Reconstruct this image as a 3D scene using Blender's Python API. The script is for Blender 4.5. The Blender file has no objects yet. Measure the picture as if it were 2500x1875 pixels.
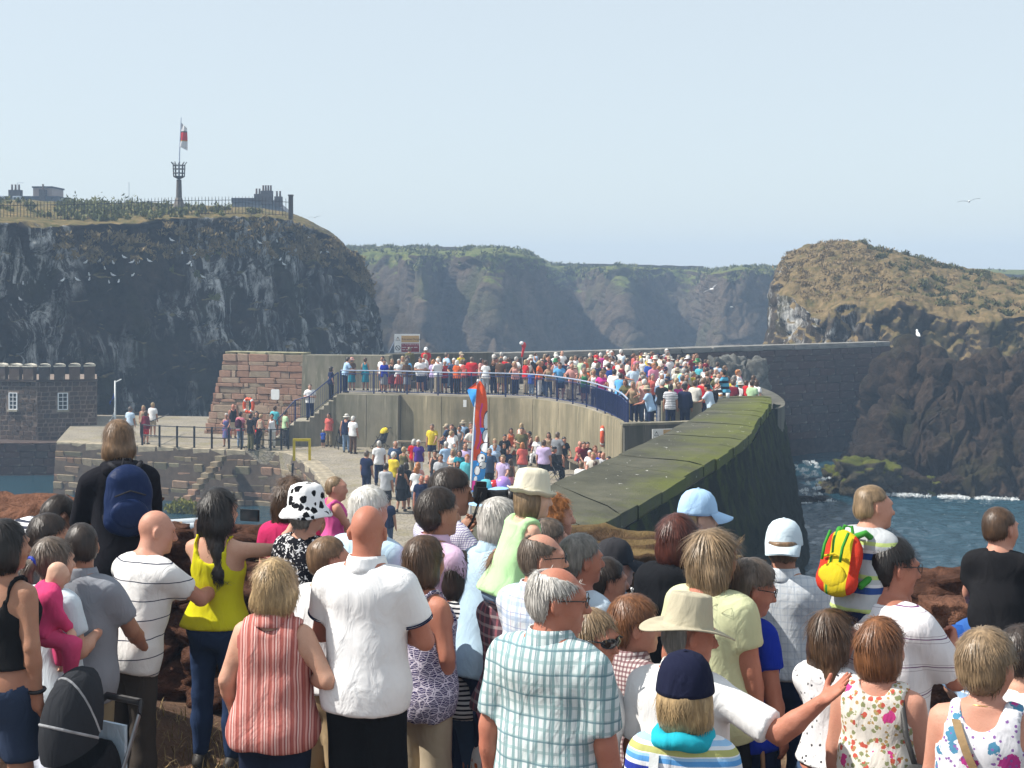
import bpy, bmesh, math, random
import numpy as np
from mathutils import Matrix, Vector, Euler
random.seed(7); RNG = np.random.default_rng(7)
SC = bpy.context.scene
COL = SC.collection
# ------------------------------------------------------------------ camera, sky, sun, exposure
F, HOR, CZ = 3500.0, 690.0, 10.7            # focal length in photo pixels, horizon row, eye height above the water
cam = bpy.data.cameras.new('camera'); camo = bpy.data.objects.new('camera', cam); COL.objects.link(camo)
camo.location = (0, 0, CZ); camo.rotation_euler = (math.pi/2, 0, 0)
cam.sensor_width = 36; cam.lens = F/2500*36; cam.shift_y = (HOR-937.5)/2500
cam.clip_start = 0.1; cam.clip_end = 9000
SC.camera = camo
SUN = Vector((-0.66, -0.02, 0.74)).normalized()     # towards the sun
w = bpy.data.worlds.new('World'); SC.world = w; w.use_nodes = True
nt = w.node_tree; bg = nt.nodes['Background']
sky = nt.nodes.new('ShaderNodeTexSky'); sky.sky_type = 'NISHITA'; sky.sun_disc = False
sky.sun_elevation = math.asin(SUN.z); sky.sun_rotation = math.atan2(SUN.x, SUN.y)
sky.air_density = 1.0; sky.dust_density = 1.0; sky.ozone_density = 1.0; sky.altitude = 10
veil = nt.nodes.new('ShaderNodeMix'); veil.data_type = 'RGBA'; veil.inputs[0].default_value = .8      # thin even summer haze over the whole sky
veil.inputs[7].default_value = (3.5, 3.85, 4.0, 1); nt.links.new(sky.outputs[0], veil.inputs[6]); nt.links.new(veil.outputs[2], bg.inputs[0]); bg.inputs[1].default_value = 0.15
sl = bpy.data.lights.new('sun', 'SUN'); slo = bpy.data.objects.new('sun', sl); COL.objects.link(slo)
sl.energy = 5.0; sl.angle = math.radians(0.53); sl.color = (1.0, 0.945, 0.86)
slo.rotation_euler = (-SUN).to_track_quat('-Z', 'Y').to_euler(); slo.location = (-30, -10, 40)
vs = SC.view_settings; vs.view_transform = 'Standard'; vs.look = 'None'; vs.gamma = 1; vs.exposure = 0.5
vs.use_curve_mapping = False
SC.cycles.use_denoising = True
try: SC.cycles.denoiser = 'OPENIMAGEDENOISE'
except Exception: pass
SC.cycles.max_bounces = 6; SC.cycles.diffuse_bounces = 3; SC.cycles.glossy_bounces = 2
SC.cycles.transmission_bounces = 3; SC.cycles.volume_bounces = 0; SC.cycles.transparent_max_bounces = 4
SC.cycles.caustics_reflective = False; SC.cycles.caustics_refractive = False

WATER, QUAY, PLAT, WALLTOP, BACKTOP = 0.0, 2.6, 5.2, 6.5, 6.9
def at(px, py, d):
    """the point that stands d metres in front of the eye at photo pixel (px, py)"""
    return Vector(((px-1250)/F*d, d, CZ-(py-HOR)/F*d))
def atz(px, py, z):
    d = (CZ-z)*F/(py-HOR)
    return Vector(((px-1250)/F*d, d, z))
def X(px, d): return (px-1250)/F*d

# ------------------------------------------------------------------ helpers
def tag(o, label=None, cat=None, group=None, kind=None):
    if label: o['label'] = label
    if cat: o['category'] = cat
    if group: o['group'] = group
    if kind: o['kind'] = kind
    return o
def empty(name, loc=(0,0,0), rz=0):
    o = bpy.data.objects.new(name, None); COL.objects.link(o); o.location = loc; o.rotation_euler = (0,0,rz)
    o.empty_display_size = 0.1
    return o
def link(name, me, parent=None, mats=None, loc=None, rz=None):
    o = bpy.data.objects.new(name, me); COL.objects.link(o)
    if mats is not None and not me.materials:
        for m in (mats if isinstance(mats, (list, tuple)) else [mats]): me.materials.append(m)
    if parent is not None: o.parent = parent
    if loc is not None: o.location = loc
    if rz is not None: o.rotation_euler = (0,0,rz)
    return o
def mesh_np(name, v, f, smooth=True):
    """mesh from arrays: v (n,3), f (m,3|4) or list of such"""
    fs = f if isinstance(f, list) else [f]
    fs = [np.asarray(a, np.int32) for a in fs if len(a)]
    me = bpy.data.meshes.new(name); v = np.asarray(v, np.float32)
    me.vertices.add(len(v)); me.vertices.foreach_set('co', v.ravel())
    loops = np.concatenate([a.ravel() for a in fs]); tot = np.concatenate([np.full(len(a), a.shape[1], np.int32) for a in fs])
    me.loops.add(len(loops)); me.loops.foreach_set('vertex_index', loops)
    st = np.zeros(len(tot), np.int32); st[1:] = np.cumsum(tot)[:-1]
    me.polygons.add(len(tot)); me.polygons.foreach_set('loop_start', st)
    try: me.polygons.foreach_set('loop_total', tot)
    except Exception: pass
    me.polygons.foreach_set('use_smooth', np.full(len(tot), bool(smooth)))
    me.update(calc_edges=True); me.validate()
    return me
class MB:
    """collects simple solids into one mesh"""
    def __init__(s): s.v = []; s.f3 = []; s.f4 = []; s.n = 0
    def add(s, v, f):
        v = np.asarray(v, float); f = np.asarray(f, int)
        s.v.append(v); (s.f4 if f.shape[1] == 4 else s.f3).append(f+s.n); s.n += len(v); return s
    def quadgrid(s, P):
        nu, nv = P.shape[:2]; i = np.arange(nu*nv).reshape(nu, nv)
        q = np.stack([i[:-1,:-1], i[1:,:-1], i[1:,1:], i[:-1,1:]], -1).reshape(-1,4)
        return s.add(P.reshape(-1,3), q)
    def box(s, c, d, R=None):
        d = np.array(d)/2; k = np.array([[a,b,e] for a in (-1,1) for b in (-1,1) for e in (-1,1)])*d
        if R is not None: k = k @ np.array(R).T
        return s.add(k+np.array(c), [[0,1,3,2],[4,6,7,5],[0,4,5,1],[2,3,7,6],[0,2,6,4],[1,5,7,3]])
    def tube(s, pts, r, n=8, caps=True):
        P = np.array([list(p) for p in pts], float); r = np.broadcast_to(np.asarray(r, float), (len(P),))
        T = np.gradient(P, axis=0); T /= np.linalg.norm(T, axis=1)[:,None]+1e-12
        up = np.array([0,0,1.0]) if abs(T[0,2]) < .9 else np.array([1.0,0,0])
        rings = []
        for p, t, q in zip(P, T, r):
            a = np.cross(t, up); a /= np.linalg.norm(a)+1e-12; b = np.cross(a, t)
            th = np.arange(n)*2*np.pi/n
            rings.append(p+q*(np.cos(th)[:,None]*a+np.sin(th)[:,None]*b))
        V = np.concatenate(rings); k = np.arange(n); fs = []
        for i in range(len(P)-1):
            fs.append(np.stack([i*n+k, (i+1)*n+k, (i+1)*n+(k+1)%n, i*n+(k+1)%n], -1))
        base = s.n; s.add(V, np.concatenate(fs))
        if caps:
            for e, o in ((0,0),(len(P)-1,(len(P)-1)*n)):
                s.v.append(P[e][None]); c = s.n; s.n += 1
                tri = np.stack([base+o+k, base+o+(k+1)%n, np.full(n,c)], -1)
                s.f3.append(tri if e == 0 else tri[:,::-1])
        return s
    def lathe(s, prof, n=20, c=(0,0,0), fn=None):
        """prof [(r,z)]; fn(theta,i)->(dr,dz)"""
        th = np.arange(n)*2*np.pi/n; R = []
        for i, (r, z) in enumerate(prof):
            dr, dz = fn(th, i) if fn else (0, 0)
            R.append(np.stack([(r+dr)*np.cos(th), (r+dr)*np.sin(th), z+dz+0*th], -1))
        P = np.array(R)+np.array(c); P = np.concatenate([P, P[:,:1]], 1)
        return s.quadgrid(P[:, ::-1])
    def prism(s, poly, z0, z1):
        n = len(poly); P = np.array(poly, float); a = np.c_[P, np.full(n, z0)] ; b = np.c_[P, np.full(n, z1)]
        k = np.arange(n)
        s.add(np.r_[a,b], np.stack([k,(k+1)%n,(k+1)%n+n,k+n],-1))
        from mathutils.geometry import tessellate_polygon
        t = np.array([list(x) for x in tessellate_polygon([[Vector((p[0],p[1],0)) for p in poly]])])
        s.add(b, t); s.add(a, t[:,::-1]); return s
    def mesh(s, name, smooth=False):
        f = []
        if s.f4: f.append(np.concatenate(s.f4))
        if s.f3: f.append(np.concatenate(s.f3))
        return mesh_np(name, np.concatenate(s.v), f, smooth)
    def build(s, name, mat, parent=None, smooth=False, **k): return link(name, s.mesh(name, smooth), parent, mat, **k)
def fixn(me):
    bm = bmesh.new(); bm.from_mesh(me); bmesh.ops.recalc_face_normals(bm, faces=bm.faces); bm.to_mesh(me); bm.free(); return me

def _hash(ix, iy, iz, seed):
    h = (ix.astype(np.int64)*374761393+iy.astype(np.int64)*668265263+iz.astype(np.int64)*2147483647+seed*974634777) & 0xffffffff
    h = ((h ^ (h >> 13))*1274126177) & 0xffffffff
    h = ((h ^ (h >> 16))*2246822519) & 0xffffffff
    return ((h ^ (h >> 15)) & 0xffffff)/float(0xffffff)
def vnoise(p, seed=0):
    p = np.asarray(p, float); i = np.floor(p).astype(np.int64); f = p-i; f = f*f*(3-2*f)
    r = 0
    for a in (0,1):
        for b in (0,1):
            for c in (0,1):
                wgt = (f[...,0] if a else 1-f[...,0])*(f[...,1] if b else 1-f[...,1])*(f[...,2] if c else 1-f[...,2])
                r = r+wgt*_hash(i[...,0]+a, i[...,1]+b, i[...,2]+c, seed)
    return r*2-1
def fbm(p, o=4, seed=0, gain=.5, ridged=False):
    p = np.asarray(p, float); r = 0; a = 1.0
    for k in range(o):
        n = vnoise(p, seed+k*17)
        if ridged: n = 1-2*np.abs(n)
        r = r+a*n; p = p*2.03+11.3; a *= gain
    return r
def cells(p, seed=0):
    """per-cell random value and distance to the cell border (blocky, fractured rock)"""
    p = np.asarray(p, float); i = np.floor(p).astype(np.int64); d1 = np.full(p.shape[:-1], 9.); d2 = d1.copy(); val = np.zeros(p.shape[:-1])
    for a in (-1, 0, 1):
        for b in (-1, 0, 1):
            for c in (-1, 0, 1):
                x, y, z = i[...,0]+a, i[...,1]+b, i[...,2]+c
                q = np.stack([x+_hash(x, y, z, seed), y+_hash(x, y, z, seed+1), z+_hash(x, y, z, seed+2)], -1)
                d = np.sqrt(((p-q)**2).sum(-1)); v = _hash(x, y, z, seed+3); m = d < d1
                d2 = np.where(m, d1, np.minimum(d2, d)); val = np.where(m, v, val); d1 = np.where(m, d, d1)
    return val*2-1, d2-d1
def catmull(P, n):
    P = np.array(P, float); m = len(P); t = np.linspace(0, m-1-1e-9, n); i = t.astype(int); f = (t-i)[:,None]
    g = lambda k: P[np.clip(k, 0, m-1)]
    p0, p1, p2, p3 = g(i-1), g(i), g(i+1), g(i+2)
    return .5*((2*p1)+(-p0+p2)*f+(2*p0-5*p1+4*p2-p3)*f*f+(-p0+3*p1-3*p2+p3)*f**3)

# ------------------------------------------------------------------ materials
class NT:
    def __init__(s, name, rough=.8, spec=.3):
        s.m = bpy.data.materials.new(name); s.m.use_nodes = True; s.t = s.m.node_tree
        s.b = s.t.nodes['Principled BSDF']; s.b.inputs['Roughness'].default_value = rough
        s.b.inputs['Specular IOR Level'].default_value = spec
        s.co = s.t.nodes.new('ShaderNodeTexCoord')
    def n(s, typ, ins=None, **k):
        x = s.t.nodes.new('ShaderNode'+typ)
        for a, v in k.items(): setattr(x, a, v)
        for a, v in (ins or {}).items():
            if hasattr(v, 'is_output') or isinstance(v, bpy.types.NodeSocket): s.t.links.new(v, x.inputs[a])
            else:
                try: x.inputs[a].default_value = v
                except Exception: x.inputs[a].default_value = (*v, 1)
        return x
    def mapping(s, scale=(1,1,1), coord='Object', rot=(0,0,0)):
        return s.n('Mapping', {'Vector': s.co.outputs[coord], 'Scale': scale, 'Rotation': rot}).outputs[0]
    def noise(s, scale, vec=None, detail=4, rough=.55, dist=0):
        return s.n('TexNoise', {'Vector': vec or s.co.outputs['Object'], 'Scale': scale, 'Detail': detail, 'Roughness': rough, 'Distortion': dist}).outputs['Fac']
    def ramp(s, fac, stops, interp='LINEAR'):
        r = s.n('ValToRGB', {'Fac': fac}); cr = r.color_ramp; cr.interpolation = interp
        while len(cr.elements) < len(stops): cr.elements.new(.5)
        for e, (p, c) in zip(cr.elements, stops):
            e.position = p; e.color = (c, c, c, 1) if not hasattr(c, '__len__') else (*c, 1)
        return r.outputs[0]
    def mix(s, fac, a, b, mode='MIX'):
        x = s.t.nodes.new('ShaderNodeMix'); x.data_type = 'RGBA'; x.blend_type = mode
        for i, v in ((0, fac), (6, a), (7, b)):
            if isinstance(v, bpy.types.NodeSocket): s.t.links.new(v, x.inputs[i])
            elif i == 0: x.inputs[0].default_value = v
            else: x.inputs[i].default_value = (*v, 1)
        return x.outputs[2]
    def math(s, op, a, b=0.0, c=None):
        x = s.n('Math', operation=op)
        for i, v in enumerate((a, b) if c is None else (a, b, c)):
            if isinstance(v, bpy.types.NodeSocket): s.t.links.new(v, x.inputs[i])
            else: x.inputs[i].default_value = v
        return x.outputs[0]
    def xyz(s, coord='Object'):
        return s.n('SeparateXYZ', {0: s.co.outputs[coord]}).outputs
    def up(s):
        return s.n('SeparateXYZ', {0: s.n('NewGeometry').outputs['Normal']}).outputs[2]
    def bump(s, h, strength=.5, dist=.02):
        s.t.links.new(s.n('Bump', {'Height': h, 'Strength': strength, 'Distance': dist}).outputs[0], s.b.inputs['Normal']); return s
    def col(s, c):
        if isinstance(c, bpy.types.NodeSocket): s.t.links.new(c, s.b.inputs['Base Color'])
        else: s.b.inputs['Base Color'].default_value = (*c, 1)
        return s
    def rnd(s): return s.n('ObjectInfo').outputs['Random']
_cache = {}
def simple(name, c, rough=.7, var=.25, scale=8, bump=.3, bscale=30, bdist=.01, metal=0, spec=.3):
    if name in _cache: return _cache[name]
    k = NT(name, rough, spec); c = np.array(c)
    k.col(k.ramp(k.noise(scale), [(.3, tuple(c*(1-var))), (.7, tuple(np.clip(c*(1+var), 0, .95)))]))
    if bump: k.bump(k.noise(bscale), bump, bdist)
    k.b.inputs['Metallic'].default_value = metal
    _cache[name] = k.m; return k.m

def rock_mat(name, dark, light, grass=None, guano=0, moss=None, sc=1.0, gl=.62, zg=None):
    k = NT(name, .95, .06)
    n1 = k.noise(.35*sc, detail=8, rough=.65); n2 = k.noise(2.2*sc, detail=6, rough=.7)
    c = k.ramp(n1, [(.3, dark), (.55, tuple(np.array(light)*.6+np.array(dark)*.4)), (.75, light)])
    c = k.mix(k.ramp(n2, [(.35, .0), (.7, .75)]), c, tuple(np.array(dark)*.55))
    if moss: c = k.mix(k.ramp(k.noise(.22*sc, detail=5), [(.52, 0.), (.66, .8)]), c, moss)
    if guano:
        v = k.mapping((.55, .55, .16)); g = k.noise(1.0, v, 7, .72, 1.2)
        reg = k.ramp(k.noise(.09, detail=3), [(.42, 0.), (.53, 1.)])
        fine = k.ramp(k.noise(3.0, k.mapping((1, 1, .35)), 4, .7), [(.35, .15), (.6, 1.)])
        f = k.math('MULTIPLY', k.math('MULTIPLY', k.ramp(g, [(.50, 0.), (.60, guano)]), reg), fine)
        c = k.mix(f, c, (.62, .62, .60))
    if grass:
        g1 = k.ramp(k.noise(1.1, detail=5, rough=.7), [(.3, grass[0]), (.5, grass[1]), (.7, grass[2])])
        f = k.math('ADD', k.up(), k.math('MULTIPLY', k.math('SUBTRACT', k.noise(.8, detail=4), .5), .7))
        if zg: f = k.math('ADD', f, k.math('MULTIPLY', k.math('SUBTRACT', k.xyz()[2], zg[0]), 1/zg[1]))
        c = k.mix(k.ramp(f, [(gl-.08, 0.), (gl+.08, 1.)]), c, g1)
    k.col(c); h = k.math('ADD', n2, k.math('MULTIPLY', k.noise(9*sc, detail=5, rough=.7), .5))
    k.bump(h, .9, .25/sc); return k.m
GRASS = ((.055, .07, .02), (.15, .12, .05), (.30, .21, .10))
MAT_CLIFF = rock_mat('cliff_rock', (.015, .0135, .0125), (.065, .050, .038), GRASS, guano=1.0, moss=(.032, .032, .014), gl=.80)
MAT_FAR = rock_mat('far_cliff_rock', (.05, .045, .036), (.17, .125, .09), ((.06, .09, .025), (.12, .14, .04), (.22, .21, .08)), moss=(.07, .075, .035), sc=.4, gl=.50, zg=(13, 10))
MAT_ISLE = rock_mat('stack_rock', (.03, .026, .022), (.13, .10, .075), ((.07, .075, .025), (.17, .125, .06), (.27, .195, .10)), guano=.8, moss=(.06, .055, .02), gl=.42)
MAT_DARKROCK = rock_mat('shore_rock', (.007, .006, .0055), (.09, .062, .044), None, moss=(.035, .032, .014))
MAT_REDROCK = rock_mat('red_rock', (.10, .045, .03), (.34, .17, .11), None, sc=2.5)
def concrete(name, c0, c1, stain, sx=.9, moss=None, mossamt=.6):
    k = NT(name, .9, .2)
    a = k.noise(.6, detail=6, rough=.65); st = k.noise(1.0, k.mapping((sx*2.2, sx*2.2, .22)), 5, .65)
    c = k.ramp(a, [(.3, c0), (.7, c1)])
    c = k.mix(k.ramp(st, [(.42, 0.), (.62, .8)]), c, stain)
    c = k.mix(k.ramp(k.noise(1.3, k.mapping((5, 5, .35)), 4, .6), [(.60, 0.), (.72, .55)]), c, tuple(np.minimum(np.array(c1)*1.6, .6)))
    if moss: c = k.mix(k.ramp(k.noise(.5, detail=6, rough=.7), [(.45, 0.), (.65, mossamt)]), c, moss)
    k.col(c); k.bump(k.noise(22, detail=5, rough=.7), .35, .02); return k.m
MAT_CONC = concrete('weathered_concrete', (.20, .17, .11), (.34, .29, .19), (.15, .135, .085))
MAT_CONC2 = concrete('grey_concrete', (.19, .17, .13), (.28, .255, .19), (.13, .125, .085))
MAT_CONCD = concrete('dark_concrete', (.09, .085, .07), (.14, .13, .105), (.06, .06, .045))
MAT_STEP = concrete('step_concrete', (.30, .27, .21), (.42, .38, .30), (.22, .2, .15))
def block_mat(name, stops, bump=.6):
    k = NT(name, .95, .08); base = k.ramp(k.rnd(), stops)
    n = k.noise(4.0, detail=6, rough=.7); c = k.mix(k.ramp(n, [(.35, 0.), (.75, .55)]), base, (.10, .07, .055))
    c = k.mix(k.ramp(k.noise(1.6, k.co.outputs['Generated'], 4), [(.55, 0.), (.7, .35)]), c, (.42, .36, .28))
    k.col(c); k.bump(k.noise(14, detail=5, rough=.75), bump, .05); return k.m
MAT_BLOCK = block_mat('red_sandstone_block', [(0, (.34, .19, .13)), (.3, (.40, .25, .18)), (.55, (.30, .245, .175)), (.75, (.44, .33, .24)), (1, (.37, .20, .14))])
MAT_QBLOCK = block_mat('quay_block', [(0, (.30, .15, .10)), (.2, (.20, .18, .11)), (.4, (.36, .29, .20)), (.6, (.16, .15, .10)), (.8, (.40, .24, .17)), (1, (.26, .24, .16))])
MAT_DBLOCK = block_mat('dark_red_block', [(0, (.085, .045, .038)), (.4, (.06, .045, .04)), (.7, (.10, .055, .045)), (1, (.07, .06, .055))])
MAT_HBLOCK = block_mat('rubble_block', [(0, (.075, .055, .045)), (.4, (.10, .075, .06)), (.7, (.055, .048, .045)), (1, (.12, .085, .065))])
MAT_MORTAR = simple('mortar', (.085, .065, .05), .95, .3, 3)
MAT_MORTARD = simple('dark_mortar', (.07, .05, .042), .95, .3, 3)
MAT_MORTARH = simple('house_mortar', (.20, .155, .125), .95, .3, 3)
# ------------------------------------------------------------------ water and sky-line terrain
def water():
    k = NT('sea_water', .07, .5)
    n = k.math('ADD', k.noise(1.1, k.mapping((1, 1.7, 1), rot=(0, 0, .5)), 5, .6), k.math('MULTIPLY', k.noise(5.0, detail=4), .35))
    k.col(k.ramp(k.noise(.05, detail=3), [(.3, (.010, .038, .058)), (.7, (.018, .058, .08))]))
    k.b.inputs['IOR'].default_value = 1.33; k.bump(n, .55, .35)
    # near the rocks: real waves; the sheet goes on to the horizon
    xs = np.linspace(8, 62, 230); ys = np.linspace(34, 92, 230); x, y = np.meshgrid(xs, ys, indexing='ij')
    p = np.stack([x, y, 0*x], -1)
    z = .10*fbm(p*np.array([.35, .6, 1]), 3, 3)+.07*(fbm(p*np.array([1.1, 1.9, 1]), 3, 9, .6, True)-.4)
    e = np.minimum(np.minimum(x-8, 62-x), np.minimum(y-34, 92-y)); z *= np.clip(e/3, 0, 1)
    o = MB().quadgrid(np.stack([x, y, z], -1)).build('sea_water', k.m, smooth=True)
    tag(o, kind='structure')
    def rect(x0, x1, y0, y1): return [[x0, y0, 0], [x1, y0, 0], [x1, y1, 0], [x0, y1, 0]]
    m = MB()
    for r in (rect(-3000, 8, -60, 5000), rect(62, 3000, -60, 5000), rect(8, 62, -60, 34), rect(8, 62, 92, 5000)): m.add(r, [[0, 1, 2, 3]])
    tag(m.build('sea', k.m), kind='structure')
water()

def cliff(name, ctl, zb, nu, nv, nw, mat, amp, fr, seed, kind='structure', ridge=.5, top=.3, ledge=0, blk=2.0, topblk=.5):
    """ctl rows: base (x,y), lip (x,y,z), spine (x,y,z); the face runs base>lip, the top lip>spine"""
    B = catmull([(*c[0], zb) for c in ctl], nu); L = catmull([tuple(c[1]) for c in ctl], nu); S = catmull([tuple(c[2]) for c in ctl], nu)
    v = np.linspace(0, 1, nv)[None,:,None]; g = v**1.15
    A = B[:,None]*(1-g)+L[:,None]*g; A[...,2] = (B[:,None,2]*(1-v[...,0])+L[:,None,2]*v[...,0])
    wv = np.linspace(0, 1, nw+1)[1:][None,:,None]
    T = L[:,None]*(1-wv)+S[:,None]*wv
    T[...,2] = L[:,None,2]+(S-L)[:,None,2]*np.sin(wv[...,0]*np.pi/2)**1.0
    P = np.concatenate([A, T], 1)
    du = np.gradient(P, axis=0); dv = np.gradient(P, axis=1); N = np.cross(du, dv); N /= np.linalg.norm(N, axis=-1)[...,None]+1e-9
    n1 = fbm(P*fr, 5, seed); n2 = fbm(P*fr*np.array([1.7, 1.7, .6]), 4, seed+5, .55, True)
    fade = np.ones(P.shape[1]); fade[nv:] = top; fade[nv-3:nv+1] = np.linspace(1, top, 4)
    cs = 1/blk; c1, e1 = cells(P*cs*np.array([1, 1, .55])+.35*n1[...,None], seed); c2, e2 = cells(P*cs*2.7*np.array([1, 1, .7])+.25*n1[...,None], seed+40)
    d = amp*(n1*(1-ridge)+n2*ridge)*.55*fade[None]+amp*(.38*c1+.16*c2-.22*np.clip(1-e1*7, 0, 1)-.09*np.clip(1-e2*6, 0, 1))*np.where(fade < .9, fade*topblk, 1)[None]
    if ledge:
        st = P[...,2]*ledge+1.5*fbm(P*fr*.7, 3, seed+8); d = d+amp*.35*(np.abs((st % 1)-.5)*2-.5)*fade[None]
    P = P+N*d[...,None]; P[...,2] += .25*amp*fbm(P*fr*3, 3, seed+3)*fade[None]*.8
    me = MB().quadgrid(P[:, ::-1] if False else P).mesh(name, True)
    o = link(name, me, None, mat); tag(o, kind=kind); return o, P
def ctl(*rows):
    """rows: base px, base d, lip (px,py,d), spine (px,py,d)"""
    out = []
    for bp, bd, l, s in rows: out.append(((X(bp, bd), bd), at(*l), at(*s)))
    return out
# left headland
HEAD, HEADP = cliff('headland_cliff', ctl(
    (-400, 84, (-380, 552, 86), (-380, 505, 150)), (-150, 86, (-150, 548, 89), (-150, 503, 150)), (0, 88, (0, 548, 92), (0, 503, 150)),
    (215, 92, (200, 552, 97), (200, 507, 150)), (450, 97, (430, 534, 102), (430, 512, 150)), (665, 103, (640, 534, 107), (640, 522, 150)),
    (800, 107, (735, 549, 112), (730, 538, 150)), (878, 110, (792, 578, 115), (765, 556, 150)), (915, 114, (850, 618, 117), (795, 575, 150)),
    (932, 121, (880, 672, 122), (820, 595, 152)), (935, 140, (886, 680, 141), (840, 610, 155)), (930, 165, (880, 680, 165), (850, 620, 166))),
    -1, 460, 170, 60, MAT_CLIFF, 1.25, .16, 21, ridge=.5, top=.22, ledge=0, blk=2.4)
# far cliffs across the bay
FARC, FARP = cliff('far_cliff', ctl(
    (840, 204, (845, 622, 214), (850, 606, 257)), (905, 202, (893, 620, 212), (890, 605, 257)), (985, 199, (972, 617, 207), (965, 604, 257)), (1050, 191, (1030, 623, 201), (1030, 606, 257)), (1095, 204, (1075, 621, 215), (1080, 606, 257)), (1190, 191, (1165, 620, 202), (1165, 606, 257)), (1262, 193, (1240, 622, 204), (1245, 608, 257)), (1330, 204, (1299, 632, 216), (1295, 618, 265)), (1372, 230, (1330, 650, 243), (1335, 642, 280)), (1440, 234, (1420, 658, 251), (1420, 648, 280)), (1490, 224, (1476, 661, 238), (1480, 652, 280)), (1545, 220, (1540, 659, 237), (1545, 650, 280)), (1610, 232, (1600, 660, 248), (1600, 652, 280)), (1690, 234, (1700, 664, 249), (1705, 656, 280)), (1735, 212, (1748, 668, 220), (1752, 660, 265)), (1800, 209, (1814, 660, 217), (1818, 650, 265)), (1897, 212, (1897, 663, 220), (1900, 652, 265)), (2050, 214, (2050, 662, 223), (2050, 652, 265)), (2650, 226, (2650, 672, 234), (2650, 664, 273))),
    -1, 420, 90, 30, MAT_FAR, 1.7, .07, 33, ridge=.6, top=.12, ledge=0, blk=7.0, topblk=.2)
# grassy stack at the harbour mouth
ISLE, ISLEP = cliff('grassy_stack', ctl(
    (1905, 150, (1905, 690, 150), (1925, 660, 150)), (1893, 128, (1896, 688, 128), (1914, 650, 133)), (1892, 114, (1900, 690, 114), (1930, 631, 127)), (1915, 103, (1932, 722, 105), (1978, 608, 123)),
    (1985, 98, (1998, 775, 100), (2031, 598, 121)), (2075, 97, (2062, 748, 100), (2090, 598, 121)), (2150, 97, (2130, 752, 99), (2135, 611, 122)), (2205, 96, (2193, 740, 98), (2185, 623, 122)),
    (2300, 95, (2300, 774, 97), (2300, 653, 122)), (2400, 94, (2395, 782, 96), (2395, 668, 122)), (2540, 94, (2530, 770, 96), (2530, 690, 122)), (2750, 95, (2750, 770, 96), (2750, 690, 122))),
    -1, 320, 80, 110, MAT_ISLE, 1.15, .22, 45, ridge=.5, top=.55, blk=2.2, topblk=.7)
# dark crags in front of it
CRAG, CRAGP = cliff('shore_crag', ctl(
    (2110, 96, (2150, 1010, 97), (2170, 1000, 100)), (2070, 84, (2140, 1045, 87), (2190, 930, 96)), (2075, 76, (2125, 1100, 80), (2200, 900, 90)), (2110, 74, (2160, 1010, 79), (2225, 885, 88)),
    (2170, 73, (2200, 950, 79), (2250, 882, 88)), (2235, 73, (2260, 950, 79), (2295, 888, 88)), (2300, 72, (2320, 985, 78), (2345, 925, 87)), (2380, 72, (2385, 955, 78), (2400, 915, 87)), (2470, 71, (2480, 945, 77), (2490, 902, 87)), (2600, 70, (2600, 925, 76), (2600, 870, 87)), (2750, 70, (2750, 930, 76), (2750, 870, 87))),
    -1, 360, 130, 90, MAT_DARKROCK, 1.9, .22, 57, ridge=.5, top=.9, blk=2.6, topblk=1.0)
# wooded hills on the horizon
def hills():
    m = MB()
    for x0, x1, base, top, d, sd in ((1290, 1640, 662, 640, 440, 4), (2380, 2600, 700, 668, 450, 5), (1150, 2700, 700, 664, 465, 6)):
        px = np.linspace(x0, x1, 260); u = (px-x0)/(x1-x0)
        hgt = np.clip(np.sin(u*np.pi), 0, 1)**.35*(.75+.25*fbm(np.stack([px*.012, 0*px, 0*px+sd], -1), 4, sd))+.09*fbm(np.stack([px*.12, 0*px, 0*px+sd], -1), 3, sd)
        y = base-(base-top)*hgt; rows = []
        for v in (0, .5, .85, 1, .9, .4):
            dd = d+(0, 2, 6, 16, 40, 90)[[0, .5, .85, 1, .9, .4].index(v)]
            rows.append(np.stack([(px-1250)/F*d, 0*px+dd, -2+(CZ-(y-HOR)/F*d+2)*v], -1))
        m.quadgrid(np.array(rows).transpose(1, 0, 2))
    tag(m.build('wooded_hills', simple('far_woods', (.05, .065, .035), .95, .4, .05, .5, .3, 1), smooth=True), kind='structure')
hills()

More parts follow.
